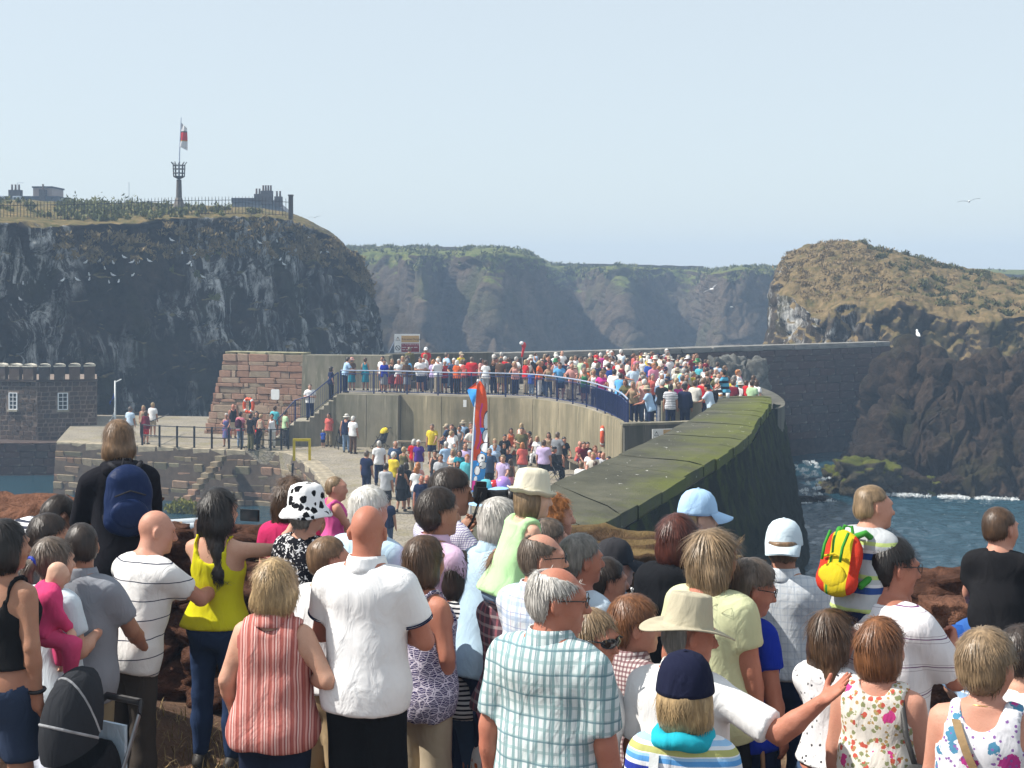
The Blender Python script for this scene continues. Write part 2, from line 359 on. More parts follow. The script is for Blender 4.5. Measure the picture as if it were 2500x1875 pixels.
# ------------------------------------------------------------------ block walls
def block_meshes(n=6, seed=1):
    r = random.Random(seed); out = []
    for i in range(n):
        bm = bmesh.new(); bmesh.ops.create_cube(bm, size=1)
        for v in bm.verts: v.co += Vector((r.uniform(-.05, .05), r.uniform(-.05, .05), r.uniform(-.06, .06)))
        bmesh.ops.bevel(bm, geom=bm.edges[:], offset=.07, segments=1, affect='EDGES')
        for f in bm.faces: f.smooth = False
        me = bpy.data.meshes.new('block'); bm.to_mesh(me); bm.free(); out.append(me)
    return out
def mesh_set(mat, n=6, seed=1):
    ms = block_meshes(n, seed)
    for m in ms: m.materials.append(mat)
    return ms
def wall_blocks(parent, path, z0, z1, rowh, ln, ms, depth=.3, batter=0, seed=0, ztop=None, skip=None, jit=.03, name='stone_block', gap=.02):
    """individual blocks along a plan polyline (outer face to the right-hand side of travel); path in parent's space"""
    r = random.Random(seed); P = np.array(path, float); seg = np.linalg.norm(np.diff(P, axis=0), axis=1); cum = np.r_[0, np.cumsum(seg)]
    z = z0; cnt = 0
    while z < z1-.06:
        h = min(r.uniform(*rowh), z1-z)
        s = r.uniform(-ln[1]*.6, 0)
        while s < cum[-1]:
            L = r.uniform(*ln); a, b = max(s, 0), min(s+L, cum[-1]); s += L
            if b-a < .12: continue
            mid = (a+b)/2; x = np.interp(mid, cum, P[:,0]); y = np.interp(mid, cum, P[:,1])
            xa, ya = np.interp(a, cum, P[:,0]), np.interp(a, cum, P[:,1]); xb, yb = np.interp(b, cum, P[:,0]), np.interp(b, cum, P[:,1])
            t = Vector((xb-xa, yb-ya, 0)).normalized(); nrm = Vector((t.y, -t.x, 0))
            zz = z+h/2
            if skip and skip(x, y, zz): continue
            o = bpy.data.objects.new(name, r.choice(ms)); COL.objects.link(o); o.parent = parent
            off = batter*(z1-zz)-depth/2+r.uniform(0, jit)
            o.location = (x+nrm.x*off, y+nrm.y*off, zz); o.scale = (b-a-gap, depth, h-gap*.9)
            o.rotation_euler = (math.atan(batter) if batter else 0, 0, math.atan2(t.y, t.x)); cnt += 1
        z += h
    return cnt
MS_BLOCK = mesh_set(MAT_BLOCK, 6, 1); MS_QUAY = mesh_set(MAT_QBLOCK, 6, 2); MS_DARK = mesh_set(MAT_DBLOCK, 5, 3); MS_HOUSE = mesh_set(MAT_HBLOCK, 6, 4)

# the quay: one solid slab of ground
EDGE = [(-23.2, 73.0), (-17.5, 70.9), (-13.6, 69.5), (-11.2, 68.6), (-10.2, 67.0), (-9.2, 64.0), (-8.1, 60.0), (-6.9, 54.0), (-5.2, 45.0), (-3.4, 36.0), (-1.6, 27.0)]
def quay():
    poly = EDGE+[(-.4, 23), (.5, 24), (3.0, 32), (6.2, 42), (8.2, 50), (9.4, 58), (9.4, 70), (8.5, 81), (-14, 86), (-26.5, 88)]
    k = NT('quay_cobbles', .92, .2)
    v = k.n('TexVoronoi', {'Vector': k.mapping((5.5, 5.5, 5.5)), 'Scale': 1.0}, feature='DISTANCE_TO_EDGE').outputs['Distance']
    c = k.ramp(k.noise(.5, detail=6, rough=.65), [(.3, (.20, .175, .14)), (.55, (.29, .255, .205)), (.75, (.36, .315, .25))])
    c = k.mix(k.ramp(v, [(.0, .55), (.12, 0.)]), c, (.10, .095, .06)); c = k.mix(k.ramp(k.noise(.9, detail=5), [(.5, 0.), (.7, .6)]), c, (.22, .19, .09))
    k.col(c); k.bump(k.math('ADD', k.ramp(v, [(0, 0.), (.15, 1.)]), k.noise(9, detail=4)), .5, .03)
    o = MB().prism(poly, -1.2, QUAY).build('quay', k.m); fixn(o.data); tag(o, kind='structure'); return o
QUAYO = quay()
def quay_wall():
    r = empty('quay_wall', (0, 0, 0)); tag(r, 'harbour wall of weathered red and grey stone blocks below the quay railing', 'wall')
    core = [(x, y) for x, y in EDGE]
    n = 26; P = catmull(EDGE, n*4)
    cl = catmull(EDGE[:9], 60)[:, :2]
    # core face, slightly behind the blocks
    t = np.gradient(cl, axis=0); t /= np.linalg.norm(t, axis=1)[:,None]; nr = np.c_[t[:,1], -t[:,0]]
    rows = []
    for z, o in ((QUAY-.06, .0), (QUAY-.06, .03), (-.8, .35)): rows.append(np.c_[cl+nr*o, np.full(len(cl), z)])
    MB().quadgrid(np.array(rows).transpose(1, 0, 2)).build('mortar_core', MAT_MORTAR, r)
    wall_blocks(r, cl, -.6, QUAY-.42, (.30, .48), (.3, 1.15), MS_QUAY, .4, .1, 5, jit=.12)
    wall_blocks(r, cl, QUAY-.40, QUAY+.03, (.43, .43), (.8, 1.3), mesh_set(simple('coping_stone', (.33, .28, .20), .9, .35, 2.5, .6, 12, .03), 4, 9), .75, 0, 6, name='coping_stone')
    # worn ramp of steps cut along the wall
    st = empty('harbour_steps', (0, 0, 0)); tag(st, 'narrow stone steps slanting down the harbour wall to the water', 'steps')
    a, b = atz(548, 1098, QUAY), at(440, 1250, 67.6)
    for i in range(10):
        u = (i+.5)/10; p = Vector((a.x*(1-u)+b.x*u, a.y*(1-u)+b.y*u-.35-.1*u, QUAY-.25-u*2.4))
        o = bpy.data.objects.new('step', MS_QUAY[i % 6]); COL.objects.link(o); o.parent = st; o.location = p; o.scale = (.42, .5, .26); o.rotation_euler = (0, 0, -.35)
quay_wall()
def stone_buttress():
    r = empty('stone_buttress', (0, 0, 0)); tag(r, 'sloping red sandstone wall end with a life ring and white plate on it', 'wall')
    a, b = np.array([-16.55, 77.0]), np.array([-11.0, 75.15]); t = (b-a)/np.linalg.norm(b-a)
    z = QUAY; rr = random.Random(3)
    zt = BACKTOP; q = (-.94*.0, 0)
    # core
    m = MB(); n = np.array([t[1], -t[0]])
    lo = [a, b]; hi = [a+t*1.15, b]
    V = [[*(a-n*.12), QUAY-.1], [*(b-n*.12), QUAY-.1], [*(b-n*.32), zt-.05], [*(hi[0]-n*.32), zt-.05], [*(a-n*2.2+t*.3), QUAY-.1], [*(b-n*2.2), QUAY-.1], [*(b-n*1.8), zt-.05], [*(hi[0]-n*1.8+t*.3), zt-.05]]
    o = m.add(V, [[0, 1, 2, 3], [1, 5, 6, 2], [5, 4, 7, 6], [4, 0, 3, 7], [3, 2, 6, 7], [0, 4, 5, 1]]).build('mortar_core', MAT_MORTAR, r)
    while z < zt-.05:
        h = min(rr.choice([.15, .2, .24, .3, .36, .42]), zt-z); u = (z+h/2-QUAY)/(zt-QUAY)
        wall_blocks(r, [a+t*1.15*u-n*.0, b], z, z+h, (h, h), (.22, 1.3), MS_BLOCK, .3, 0, rr.randint(0, 999), jit=.09)
        # batter: shift the row just made
        for c in r.children:
            if c.name.startswith('stone_block') and abs(c.location.z-(z+h/2)) < 1e-4: c.location.x -= n[0]*.2*u; c.location.y -= n[1]*.2*u
        z += h
    # return side facing the headland
    m = mesh_set(simple('coping_green', (.27, .25, .15), .9, .4, 2, .6, 12, .03), 3, 12)
    wall_blocks(r, [a+t*1.12-n*.2, b-n*.2], zt-.02, zt+.12, (.14, .14), (.7, 1.2), m, .9, 0, 8, name='coping_stone')
stone_buttress()
def back_wall():
    r = empty('harbour_back_wall', (0, 0, 0)); tag(r, 'long dark stone and concrete parapet wall closing off the viewing platform', 'wall')
    def panel(x0, y0, x1, y1, z0, z1, mat, th=.9, bat=.12):
        t = Vector((x1-x0, y1-y0, 0)).normalized(); n = Vector((t.y, -t.x, 0)); L = Vector((x0, y0, 0)); R = Vector((x1, y1, 0)); e = bat*(z1-z0)
        V = [L+n*e, R+n*e, R, L, L-n*th, R-n*th]
        V = [(*V[0][:2], z0), (*V[1][:2], z0), (*V[2][:2], z1), (*V[3][:2], z1), (*V[4][:2], z1), (*V[5][:2], z1), (*V[4][:2], z0), (*V[5][:2], z0)]
        MB().add(V, [[0, 1, 2, 3], [3, 2, 5, 4], [1, 7, 5, 2], [6, 0, 3, 4], [7, 6, 4, 5]]).build('concrete_panel', mat, r)
    panel(-10.98, 75.2, -8.7, 74.88, QUAY, BACKTOP, MAT_CONC2); panel(-8.68, 74.87, -6.4, 74.55, QUAY, BACKTOP, MAT_CONC2)
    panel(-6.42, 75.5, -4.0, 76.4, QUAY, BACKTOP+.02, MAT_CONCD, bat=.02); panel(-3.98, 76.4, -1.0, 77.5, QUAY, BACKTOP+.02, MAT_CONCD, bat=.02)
    path = [(-.98, 77.5), (2.5, 79.2), (6, 81.2), (24.6, 93.0)]
    P = np.array(path); core = MB()
    for i in range(3):
        a, b = Vector((*P[i], 0)), Vector((*P[i+1], 0)); t = (b-a).normalized(); n = Vector((t.y, -t.x, 0))
        V = [(a-n*.1), (b-n*.1), (b-n*1.2), (a-n*1.2)]
        core.add([(*v[:2], z) for z in (-1, BACKTOP-.1) for v in V], [[0, 1, 5, 4], [2, 3, 7, 6], [4, 5, 6, 7], [1, 2, 6, 5], [3, 0, 4, 7]])
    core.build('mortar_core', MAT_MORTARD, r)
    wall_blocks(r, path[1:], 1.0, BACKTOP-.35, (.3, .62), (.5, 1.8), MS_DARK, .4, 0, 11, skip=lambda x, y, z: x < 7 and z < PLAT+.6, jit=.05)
    wall_blocks(r, path, BACKTOP-.34, BACKTOP, (.34, .34), (1.6, 2.6), mesh_set(simple('lichen_coping', (.20, .19, .17), .9, .35, 2, .6, 10, .03), 4, 14), 1.1, 0, 12, name='coping_slab')
back_wall()

# raised viewing platform
RAIL = [(-8.6, 71.3), (-5.45, 70.6), (-3.2, 69.6), (-1.35, 69.2), (1.0, 68.1), (2.35, 65.7), (3.35, 62.7), (3.85, 59.4), (4.1, 55.5), (4.05, 51.2)]
RC = catmull(RAIL, 120)[:, :2]
def platform():
    poly = [tuple(p) for p in RC]+[(6.4, 51.9), (7.6, 53.6), (9.6, 54.2), (10.4, 58), (10.6, 64), (10.1, 72), (9.0, 82.8), (6, 81.15), (2.5, 79.1), (-1, 77.45), (-6.42, 75.45), (-6.4, 74.5), (-8.6, 74.8)]
    k = NT('platform_slab', .9, .2); k.col(k.ramp(k.noise(.8, detail=6), [(.3, (.22, .20, .155)), (.7, (.36, .325, .26))])); k.bump(k.noise(14), .3, .02)
    o = MB().prism(poly, PLAT-.3, PLAT).build('viewing_platform', k.m); fixn(o.data); tag(o, kind='structure')
    # front retaining wall in cast panels
    r = empty('platform_wall', (0, 0, 0)); tag(r, 'curved streaky concrete retaining wall below the blue railing', 'wall')
    seg = np.linalg.norm(np.diff(RC, axis=0), axis=1); cum = np.r_[0, np.cumsum(seg)]
    def pt(s): return np.array([np.interp(s, cum, RC[:,0]), np.interp(s, cum, RC[:,1])])
    def nrm(s):
        t = pt(min(s+.05, cum[-1]))-pt(max(s-.05, 0)); t /= np.linalg.norm(t); return np.array([t[1], -t[0]])
    cuts = [0, 1.55, 3.25, 5.5, 7.9, 10.3, 12.7, 15.1, 17.4, 19.8, 22.2, cum[-1]]
    for i in range(len(cuts)-1):
        s0, s1 = cuts[i]+.012, cuts[i+1]-.012; n = max(3, int((s1-s0)/.25)); ss = np.linspace(s0, s1, n)
        pr = .42 if i < 2 else 0.10
        rows = []
        for (o_, z) in ((pr-.5, PLAT-.02), (pr, PLAT-.02), (pr+.02, PLAT-.35), (pr+.06, QUAY-.05), (pr-.5, QUAY-.05)):
            zr = np.where(ss > 18, (ss-18)*.045, 0)
            rows.append([np.r_[pt(s)+nrm(s)*o_, z+(zz if z > 4 else 0)] for s, zz in zip(ss, zr)])
        G = np.array(rows).transpose(1, 0, 2); m = MB().quadgrid(G)
        for e in (0, -1): m.add(G[e][[0, 1, 3, 4]], [[0, 1, 2, 3]] if e else [[3, 2, 1, 0]])
        m.build('concrete_panel', MAT_CONC2 if i < 2 else MAT_CONC, r)
    # dark end wall
    o = empty('platform_end_wall', (0, 0, 0)); tag(o, 'dark shaded concrete end wall of the platform with a warning sign', 'wall')
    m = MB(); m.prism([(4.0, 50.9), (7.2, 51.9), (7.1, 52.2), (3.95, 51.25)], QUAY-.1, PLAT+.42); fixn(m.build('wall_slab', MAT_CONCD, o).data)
    m = MB(); m.prism([(3.92, 50.82), (7.25, 51.86), (7.12, 52.26), (3.87, 51.3)], PLAT+.42, PLAT+.5); fixn(m.build('coping', MAT_CONC2, o).data)
    m = MB(); m.prism([(5.55, 53.0), (7.0, 52.9), (7.0, 53.3), (5.55, 53.4)], PLAT, PLAT+1.1); fixn(m.build('low_pier', MAT_CONC2, o).data)
    return pt, nrm, cum[-1]
PT, PN, PLEN = platform()

# stairs at the left end of the platform
def stairs():
    r = empty('platform_stairs', (0, 0, 0)); tag(r, 'flight of pale concrete steps up to the viewing platform', 'stairs')
    n = 13; h = (PLAT-QUAY)/n; x = -8.62
    for i in range(n):
        land = .55 if i == 6 else 0; x1 = x-.235-land; top = PLAT-(i+1)*h
        if top < QUAY+.01: break
        m = MB(); m.prism([(x1, 71.02), (x-.002, 71.02), (x-.002, 72.75), (x1, 72.75)], QUAY-.05, top); o = m.build('step', MAT_STEP if False else MAT_CONC2, r); fixn(o.data)
        m = MB(); m.prism([(x1-.02, 71.0), (x-.004, 71.0), (x-.004, 72.77), (x1-.02, 72.77)], top+.002, top+.03); fixn(m.build('step_nosing', MAT_STEP, r).data)
        STEPS.append((x1, x, top+.03)); x = x1
STEPS = []
stairs()
def sea_wall():
    r = empty('sea_wall', (0, 0, 0)); tag(r, 'broad mossy sea wall with slab top running out to the platform', 'wall')
    Lf = catmull([(-3.0, 19.5), (-1.0, 24.0), (.05, 27.2), (1.16, 30.9), (2.76, 35.5), (4.5, 40.8), (6.17, 46.5), (7.04, 49.8), (7.85, 53.2)], 200)
    Rt = catmull([(-.6, 19.0), (.75, 22.6), (1.31, 24.3), (2.32, 27.2), (4.7, 34.0), (6.5, 39.7), (7.9, 45.5), (9.05, 50.3), (9.65, 53.4)], 200)
    k = NT('mossy_slab', .95, .06)
    c = k.ramp(k.noise(.7, detail=7, rough=.7), [(.3, (.055, .055, .042)), (.6, (.10, .098, .072)), (.8, (.15, .14, .10))])
    x, y, z = k.xyz()
    # moss grows along the seaward edge and the outer end
    edge = k.math('ADD', k.math('SUBTRACT', x, k.math('MULTIPLY', y, .33)), 9.2)
    f = k.math('ADD', k.math('MULTIPLY', edge, .22), k.math('MULTIPLY', k.math('SUBTRACT', y, 25.), .019)); f = k.math('ADD', f, k.math('MULTIPLY', k.math('SUBTRACT', k.noise(.5, detail=7, rough=.7), .5), 1.5))
    c = k.mix(k.ramp(f, [(.0, 0.), (1., 1.)]) if False else k.ramp(f, [(.42, 0.), (.7, .4), (1.05, .85)]), c, (.13, .15, .02))
    sp = k.noise(5.5, k.mapping((1, .45, 1)), 3, .7); c = k.mix(k.ramp(sp, [(.685, 0.), (.70, .8)]), c, (.5, .5, .47))
    k.col(c); k.bump(k.math('ADD', k.noise(6, k.mapping((1, 4, 1)), 5, .7), k.noise(25)), .6, .04)
    ms = k.m
    cuts = [0]; rr = random.Random(8)
    while cuts[-1] < 199: cuts.append(min(199, cuts[-1]+rr.choice([4, 5, 6, 7])))
    for a, b in zip(cuts[:-1], cuts[1:]):
        idx = np.arange(a, b+1); e = .012
        l, q = Lf[idx].copy(), Rt[idx].copy()
        l[0] += (l[1]-l[0])*.07; q[0] += (q[1]-q[0])*.07
        jl, jr = rr.uniform(-.03, .03), rr.uniform(-.06, .06); d = (q-l); d /= np.linalg.norm(d, axis=1)[:,None]
        q = q+d*jr; l = l+d*jl; zt = WALLTOP+rr.uniform(-.012, .012)
        nx = 7; G = []
        for s in np.linspace(0, 1, nx): G.append(np.c_[l*(1-s)+q*s, zt+.02*vnoise(np.c_[(l*(1-s)+q*s)*1.3, 0*l[:,0]], 3)-.05*(s > .99)])
        G = np.array(G); bot = G[[0, -1]].copy(); bot[...,2] = zt-.35
        m = MB().quadgrid(G); m.quadgrid(np.array([bot[0], G[0]])); m.quadgrid(np.array([G[-1], bot[1]]))
        m.quadgrid(np.array([np.r_[bot[0][:1], bot[1][:1]], np.r_[G[0][:1], G[-1][:1]]])); m.quadgrid(np.array([np.r_[bot[0][-1:], bot[1][-1:]], np.r_[G[0][-1:], G[-1][-1:]]]))
        o = m.build('top_slab', ms, r); fixn(o.data)
    # seaward face, then round the bastion
    face = np.r_[Rt, catmull([(9.65, 53.4), (10.3, 55.2), (10.9, 58.5), (11.1, 63), (10.7, 70), (9.6, 80)], 90)[1:]]
    t = np.gradient(face, axis=0); t /= np.linalg.norm(t, axis=1)[:,None]; nr = np.c_[t[:,1], -t[:,0]]
    ztop = np.where(np.arange(len(face)) < 200, WALLTOP-.3, np.clip(WALLTOP-.3-(np.arange(len(face))-200)*.012, PLAT+.5, 9))
    rows = []
    for v in np.linspace(0, 1, 46):
        z = ztop*(1-v)-1.0*v; p = face+nr*(.02+.16*(ztop-z))[:,None]; rows.append(np.c_[p, z])
    G = np.array(rows).transpose(1, 0, 2); nn = np.c_[nr, 0*nr[:,0]][:,None]
    cell = .14*np.abs(fbm(G*np.array([.9, .9, 1.7]), 4, 77, .6, True)); G = G+nn*(cell*np.linspace(.3, 1, 46)[None])[..., None]
    k = NT('weedy_sea_face', .9, .08); c = k.ramp(k.noise(.9, detail=7, rough=.7), [(.3, (.007, .009, .006)), (.6, (.018, .02, .012)), (.8, (.04, .037, .025))])
    z = k.xyz()[2]; c = k.mix(k.math('MULTIPLY', k.ramp(k.math('MULTIPLY', z, .15), [(.5, 0.), (.95, 1.)]), k.ramp(k.noise(1.5, detail=5), [(.45, 0.), (.6, .8)])), c, (.05, .065, .012))
    k.col(c); k.bump(k.noise(5, detail=6, rough=.7), .8, .12)
    MB().quadgrid(G).build('sea_face', k.m, r, smooth=True)
    # landward core
    n = len(Lf); t = np.gradient(Lf, axis=0); t /= np.linalg.norm(t, axis=1)[:,None]; nl = np.c_[-t[:,1], t[:,0]]
    G = np.array([np.c_[Lf-nl*.05, np.full(n, WALLTOP-.3)], np.c_[Lf, np.full(n, QUAY-.1)]]).transpose(1, 0, 2)
    m = MB().quadgrid(G); m.quadgrid(np.array([np.c_[Lf, np.full(n, WALLTOP-.33)], np.c_[Rt, np.full(n, WALLTOP-.33)]]).transpose(1, 0, 2))
    e = np.array([[*Lf[-1], WALLTOP-.3], [*Rt[-1], WALLTOP-.3], [*Rt[-1], PLAT-.2], [*Lf[-1], PLAT-.2]]); m.add(e, [[0, 1, 2, 3]])
    m.build('wall_core', MAT_CONCD, r)
    # low outer parapet round the crowd
    par = catmull([(9.65, 53.45), (10.25, 55.2), (10.75, 58.5), (10.95, 63), (10.5, 70), (9.5, 80)], 60)
    t = np.gradient(par, axis=0); t /= np.linalg.norm(t, axis=1)[:,None]; nr = np.c_[t[:,1], -t[:,0]]
    G = np.array([np.c_[par-nr*.35, np.full(60, PLAT-.1)], np.c_[par-nr*.35, np.full(60, PLAT+.8)], np.c_[par+nr*.25, np.full(60, PLAT+.8)], np.c_[par+nr*.25, np.full(60, PLAT-.3)]]).transpose(1, 0, 2)
    MB().quadgrid(G).build('outer_parapet', MAT_CONCD, r)
sea_wall()
# ------------------------------------------------------------------ figures: smooth distance fields turned into meshes
def surface_nets(V, xs, ys, zs):
    s = V < 0; nx, ny, nz = V.shape
    c = np.zeros((nx-1, ny-1, nz-1), np.int8)
    for a in (0, 1):
        for b in (0, 1):
            for e in (0, 1): c += s[a:nx-1+a, b:ny-1+b, e:nz-1+e]
    act = (c > 0) & (c < 8); ids = np.full(act.shape, -1, np.int32); I = np.argwhere(act); ids[act] = np.arange(len(I))
    if not len(I): return np.zeros((0, 3)), np.zeros((0, 4), int)
    i, j, k = I.T; acc = np.zeros((len(I), 3)); cnt = np.zeros(len(I)); G = (xs, ys, zs)
    cor = [(a, b, e) for a in (0, 1) for b in (0, 1) for e in (0, 1)]
    val = {q: V[i+q[0], j+q[1], k+q[2]] for q in cor}
    for ax in range(3):
        for q in cor:
            if q[ax]: continue
            r = list(q); r[ax] = 1; r = tuple(r); v0, v1 = val[q], val[r]; m = (v0 < 0) != (v1 < 0)
            t = np.where(m, v0/np.where(m, v0-v1, 1), 0)
            P = np.stack([xs[i+q[0]], ys[j+q[1]], zs[k+q[2]]], -1); idx = (i, j, k)[ax]; g = G[ax]
            P[:, ax] = g[idx]+t*(g[idx+1]-g[idx]); acc[m] += P[m]; cnt[m] += 1
    acc /= cnt[:,None]; F_ = []
    sx = s[:-1] != s[1:]; q = np.argwhere(sx[:, 1:-1, 1:-1])+[0, 1, 1]
    def emit(q, o1, o2, flip):
        a, b, c_ = q.T; o1, o2 = np.array(o1), np.array(o2)
        f = np.stack([ids[tuple((q-o1-o2).T)], ids[tuple((q-o2).T)], ids[tuple(q.T)], ids[tuple((q-o1).T)]], -1)
        f[flip] = f[flip][:, ::-1]; F_.append(f)
    emit(q, (0, 1, 0), (0, 0, 1), ~s[tuple(q.T)])
    sy = s[:, :-1] != s[:, 1:]; q = np.argwhere(sy[1:-1, :, 1:-1])+[1, 0, 1]; emit(q, (0, 0, 1), (1, 0, 0), ~s[tuple(q.T)])
    sz = s[:, :, :-1] != s[:, :, 1:]; q = np.argwhere(sz[1:-1, 1:-1, :])+[1, 1, 0]; emit(q, (1, 0, 0), (0, 1, 0), ~s[tuple(q.T)])
    return acc, np.concatenate(F_)
def axis(lo, hi, h, fine=None):
    """grid line positions, finer inside the (a,b,hf) span"""
    if not fine or fine[0] >= hi or fine[1] <= lo: return np.linspace(lo, hi, max(4, int(round((hi-lo)/h))+1))
    a, b, hf = max(fine[0], lo+h), min(fine[1], hi-h), fine[2]; out = []
    out.append(np.linspace(lo, a, max(2, int(round((a-lo)/h))+1))[:-1]); out.append(np.linspace(a, b, max(2, int(round((b-a)/hf))+1))[:-1]); out.append(np.linspace(b, hi, max(2, int(round((hi-b)/h))+1)))
    return np.concatenate(out)
class Field:
    def __init__(s): s.p = []; s.cuts = []
    def _add(s, lo, hi, fn, k, op): s.p.append((np.array(lo, float), np.array(hi, float), fn, k, op))
    def cone(s, a, b, ra, rb, k=.03, op='+', cap=False, flat=None):
        a, b = np.array(a, float), np.array(b, float); m = max(ra, rb); ba = b-a; L2 = ba@ba+1e-12; dn = ba/math.sqrt(L2)
        def fn(x, y, z):
            px, py, pz = x-a[0], y-a[1], z-a[2]; dt = px*ba[0]+py*ba[1]+pz*ba[2]; t = np.clip(dt/L2, 0, 1)
            d = np.sqrt((px-ba[0]*t)**2+(py-ba[1]*t)**2+(pz-ba[2]*t)**2)-(ra+(rb-ra)*t)
            if cap: d = np.maximum(d, dt/math.sqrt(L2)-math.sqrt(L2))
            return d
        s._add(np.minimum(a, b)-m, np.maximum(a, b)+m, fn, k, op); return s
    def ell(s, c, r, R=None, k=.02, op='+'):
        c, r = np.array(c, float), np.array(r, float); R = np.eye(3) if R is None else np.array(R)
        ext = np.sqrt(((R*r[None])**2).sum(1))
        def fn(x, y, z):
            p = (x-c[0], y-c[1], z-c[2]); q = [R[0, i]*p[0]+R[1, i]*p[1]+R[2, i]*p[2] for i in range(3)]
            k0 = np.sqrt((q[0]/r[0])**2+(q[1]/r[1])**2+(q[2]/r[2])**2); k1 = np.sqrt((q[0]/r[0]**2)**2+(q[1]/r[1]**2)**2+(q[2]/r[2]**2)**2)+1e-9
            return k0*(k0-1)/k1
        s._add(c-ext, c+ext, fn, k, op); return s
    def torso(s, T, o, prof, inf=0, k=.03, z0=None, z1=None, cutfn=None):
        """stacked ellipse sections; prof rows (z, half width, half depth, y shift) in the torso's frame"""
        T = np.array(T); o = np.array(o, float); pr = np.array(prof, float); za, zb = pr[0, 0], pr[-1, 0]
        if z0 is not None: za = max(za, z0)
        if z1 is not None: zb = min(zb, z1)
        cs = np.array([[a, b, e] for a in (-.3, .3) for b in (-.3, .3) for e in (za, zb)])@T.T+o
        zz = np.linspace(pr[0, 0], pr[-1, 0], 40)
        W = [np.interp(zz, pr[:, 0], pr[:, i]) for i in (1, 2, 3)]
        for i in range(3): W[i] = np.convolve(np.pad(W[i], 2, 'edge'), np.ones(5)/5, 'valid')
        def fn(x, y, z):
            p = (x-o[0], y-o[1], z-o[2]); q = [T[0, i]*p[0]+T[1, i]*p[1]+T[2, i]*p[2] for i in range(3)]
            wx = np.interp(q[2], zz, W[0])+inf; wy = np.interp(q[2], zz, W[1])+inf; sy = np.interp(q[2], zz, W[2])
            e = np.sqrt(np.abs(q[0]/wx)**2.4+np.abs((q[1]-sy)/wy)**2.4+1e-9)**(2/2.4)
            d = (e-1)*np.minimum(wx, wy)*.9
            d = np.maximum(d, np.maximum(za-inf*.5-q[2], q[2]-zb-inf*.3))
            if cutfn: d = np.maximum(d, cutfn(q))
            return d
        s._add(cs.min(0), cs.max(0), fn, k, '+'); return s
    def mesh(s, h, fine=None, post=None, pad=.03):
        lo = np.min([p[0] for p in s.p if p[4] == '+'], 0)-pad; hi = np.max([p[1] for p in s.p if p[4] == '+'], 0)+pad
        ax = [axis(lo[i], hi[i], h, fine[i] if fine else None) for i in range(3)]
        V = np.full([len(a) for a in ax], .2, np.float32)
        for a, b, fn, k, op in s.p:
            sl = []
            for i in range(3):
                q0 = np.searchsorted(ax[i], a[i]-k-h*1.5); q1 = np.searchsorted(ax[i], b[i]+k+h*1.5); sl.append(slice(max(q0, 0), min(q1, len(ax[i]))))
            if any(q.stop-q.start < 1 for q in sl): continue
            sl = tuple(sl); x, y, z = ax[0][sl[0]][:,None,None], ax[1][sl[1]][None,:,None], ax[2][sl[2]][None,None,:]
            d = fn(x, y, z).astype(np.float32); v = V[sl]
            if op == '+':
                hh = np.maximum(k-np.abs(v-d), 0)/k; V[sl] = np.minimum(v, d)-hh*hh*k*.25
            else:
                d = -d; hh = np.maximum(k-np.abs(v-d), 0)/k; V[sl] = np.maximum(v, d)+hh*hh*k*.25
        x, y, z = ax[0][:,None,None], ax[1][None,:,None], ax[2][None,None,:]
        for c in s.cuts: V = np.maximum(V, c(x, y, z).astype(np.float32))
        if post: V = V+post(x, y, z).astype(np.float32)
        return surface_nets(V, *ax)
def rotx(a): c, s = math.cos(a), math.sin(a); return np.array([[1, 0, 0], [0, c, -s], [0, s, c]])
def rotz(a): c, s = math.cos(a), math.sin(a); return np.array([[c, -s, 0], [s, c, 0], [0, 0, 1]])
def roty(a): c, s = math.cos(a), math.sin(a); return np.array([[c, 0, s], [0, 1, 0], [-s, 0, c]])
def unit(v): v = np.array(v, float); return v/np.linalg.norm(v)

PROF_M = [(-.13, .10, .095, -.01), (-.05, .158, .118, -.012), (.03, .168, .122, -.012), (.12, .155, .112, 0), (.22, .15, .11, .005), (.34, .168, .122, .005), (.44, .185, .124, 0), (.50, .175, .105, -.01), (.545, .12, .08, -.015), (.585, .07, .062, -.012)]
PROF_F = [(-.13, .10, .10, -.012), (-.05, .172, .125, -.018), (.03, .172, .125, -.014), (.12, .145, .108, 0), (.20, .132, .10, .005), (.32, .148, .115, .015), (.40, .158, .125, .015), (.47, .155, .10, 0), (.53, .11, .075, -.012), (.575, .06, .056, -.012)]
ARMS = dict(
    down=((.16, .02, -1), (.06, .22, -1)), downb=((.2, -.12, -1), (.05, .12, -1)), fold=((.28, .30, -1), (-.95, .55, .12)), akimbo=((.75, -.3, -.75), (-.62, .55, -.45)), rail=((.22, .75, -.72), (-.05, 1, .02)),
    railw=((.45, .6, -.75), (-.3, 1, .05)), phone=((.22, 1, -.12), (-.30, .75, .62)), camera=((.55, .45, -.62), (-.55, .55, .80)), reach=((.95, .05, -.42), (.90, .28, .30)), clasp=((.2, .02, -1), (-.42, .35, -.62)), hold=((.2, .2, -1), (-.45, .9, .25)),
    front=((.15, .5, -.8), (-.15, .7, -.5)), up=((.4, .2, .9), (-.2, .3, .9)), knees=((.15, .55, -.75), (-.1, .8, -.35)), back=((.25, -.35, -.9), (-.7, -.3, -.45)), hips=((.55, -.1, -.85), (-.6, .5, -.1)))
LEGS = dict(stand=((.04, .02, -1), (.02, -.03, -1), (.04, 0, -1), (.02, -.02, -1)), walk=((.02, .28, -1), (.0, -.06, -1), (.02, -.12, -1), (.0, -.45, -1)),
    sit=((.15, 1, -.04), (.03, .08, -1), (.15, 1, -.04), (.03, .02, -1)), straddle=((.45, .85, -.35), (-.15, -.05, -1), (.45, .85, -.35), (-.15, -.05, -1)), apart=((.13, .02, -1), (.08, -.02, -1), (.13, 0, -1), (.08, -.02, -1)))

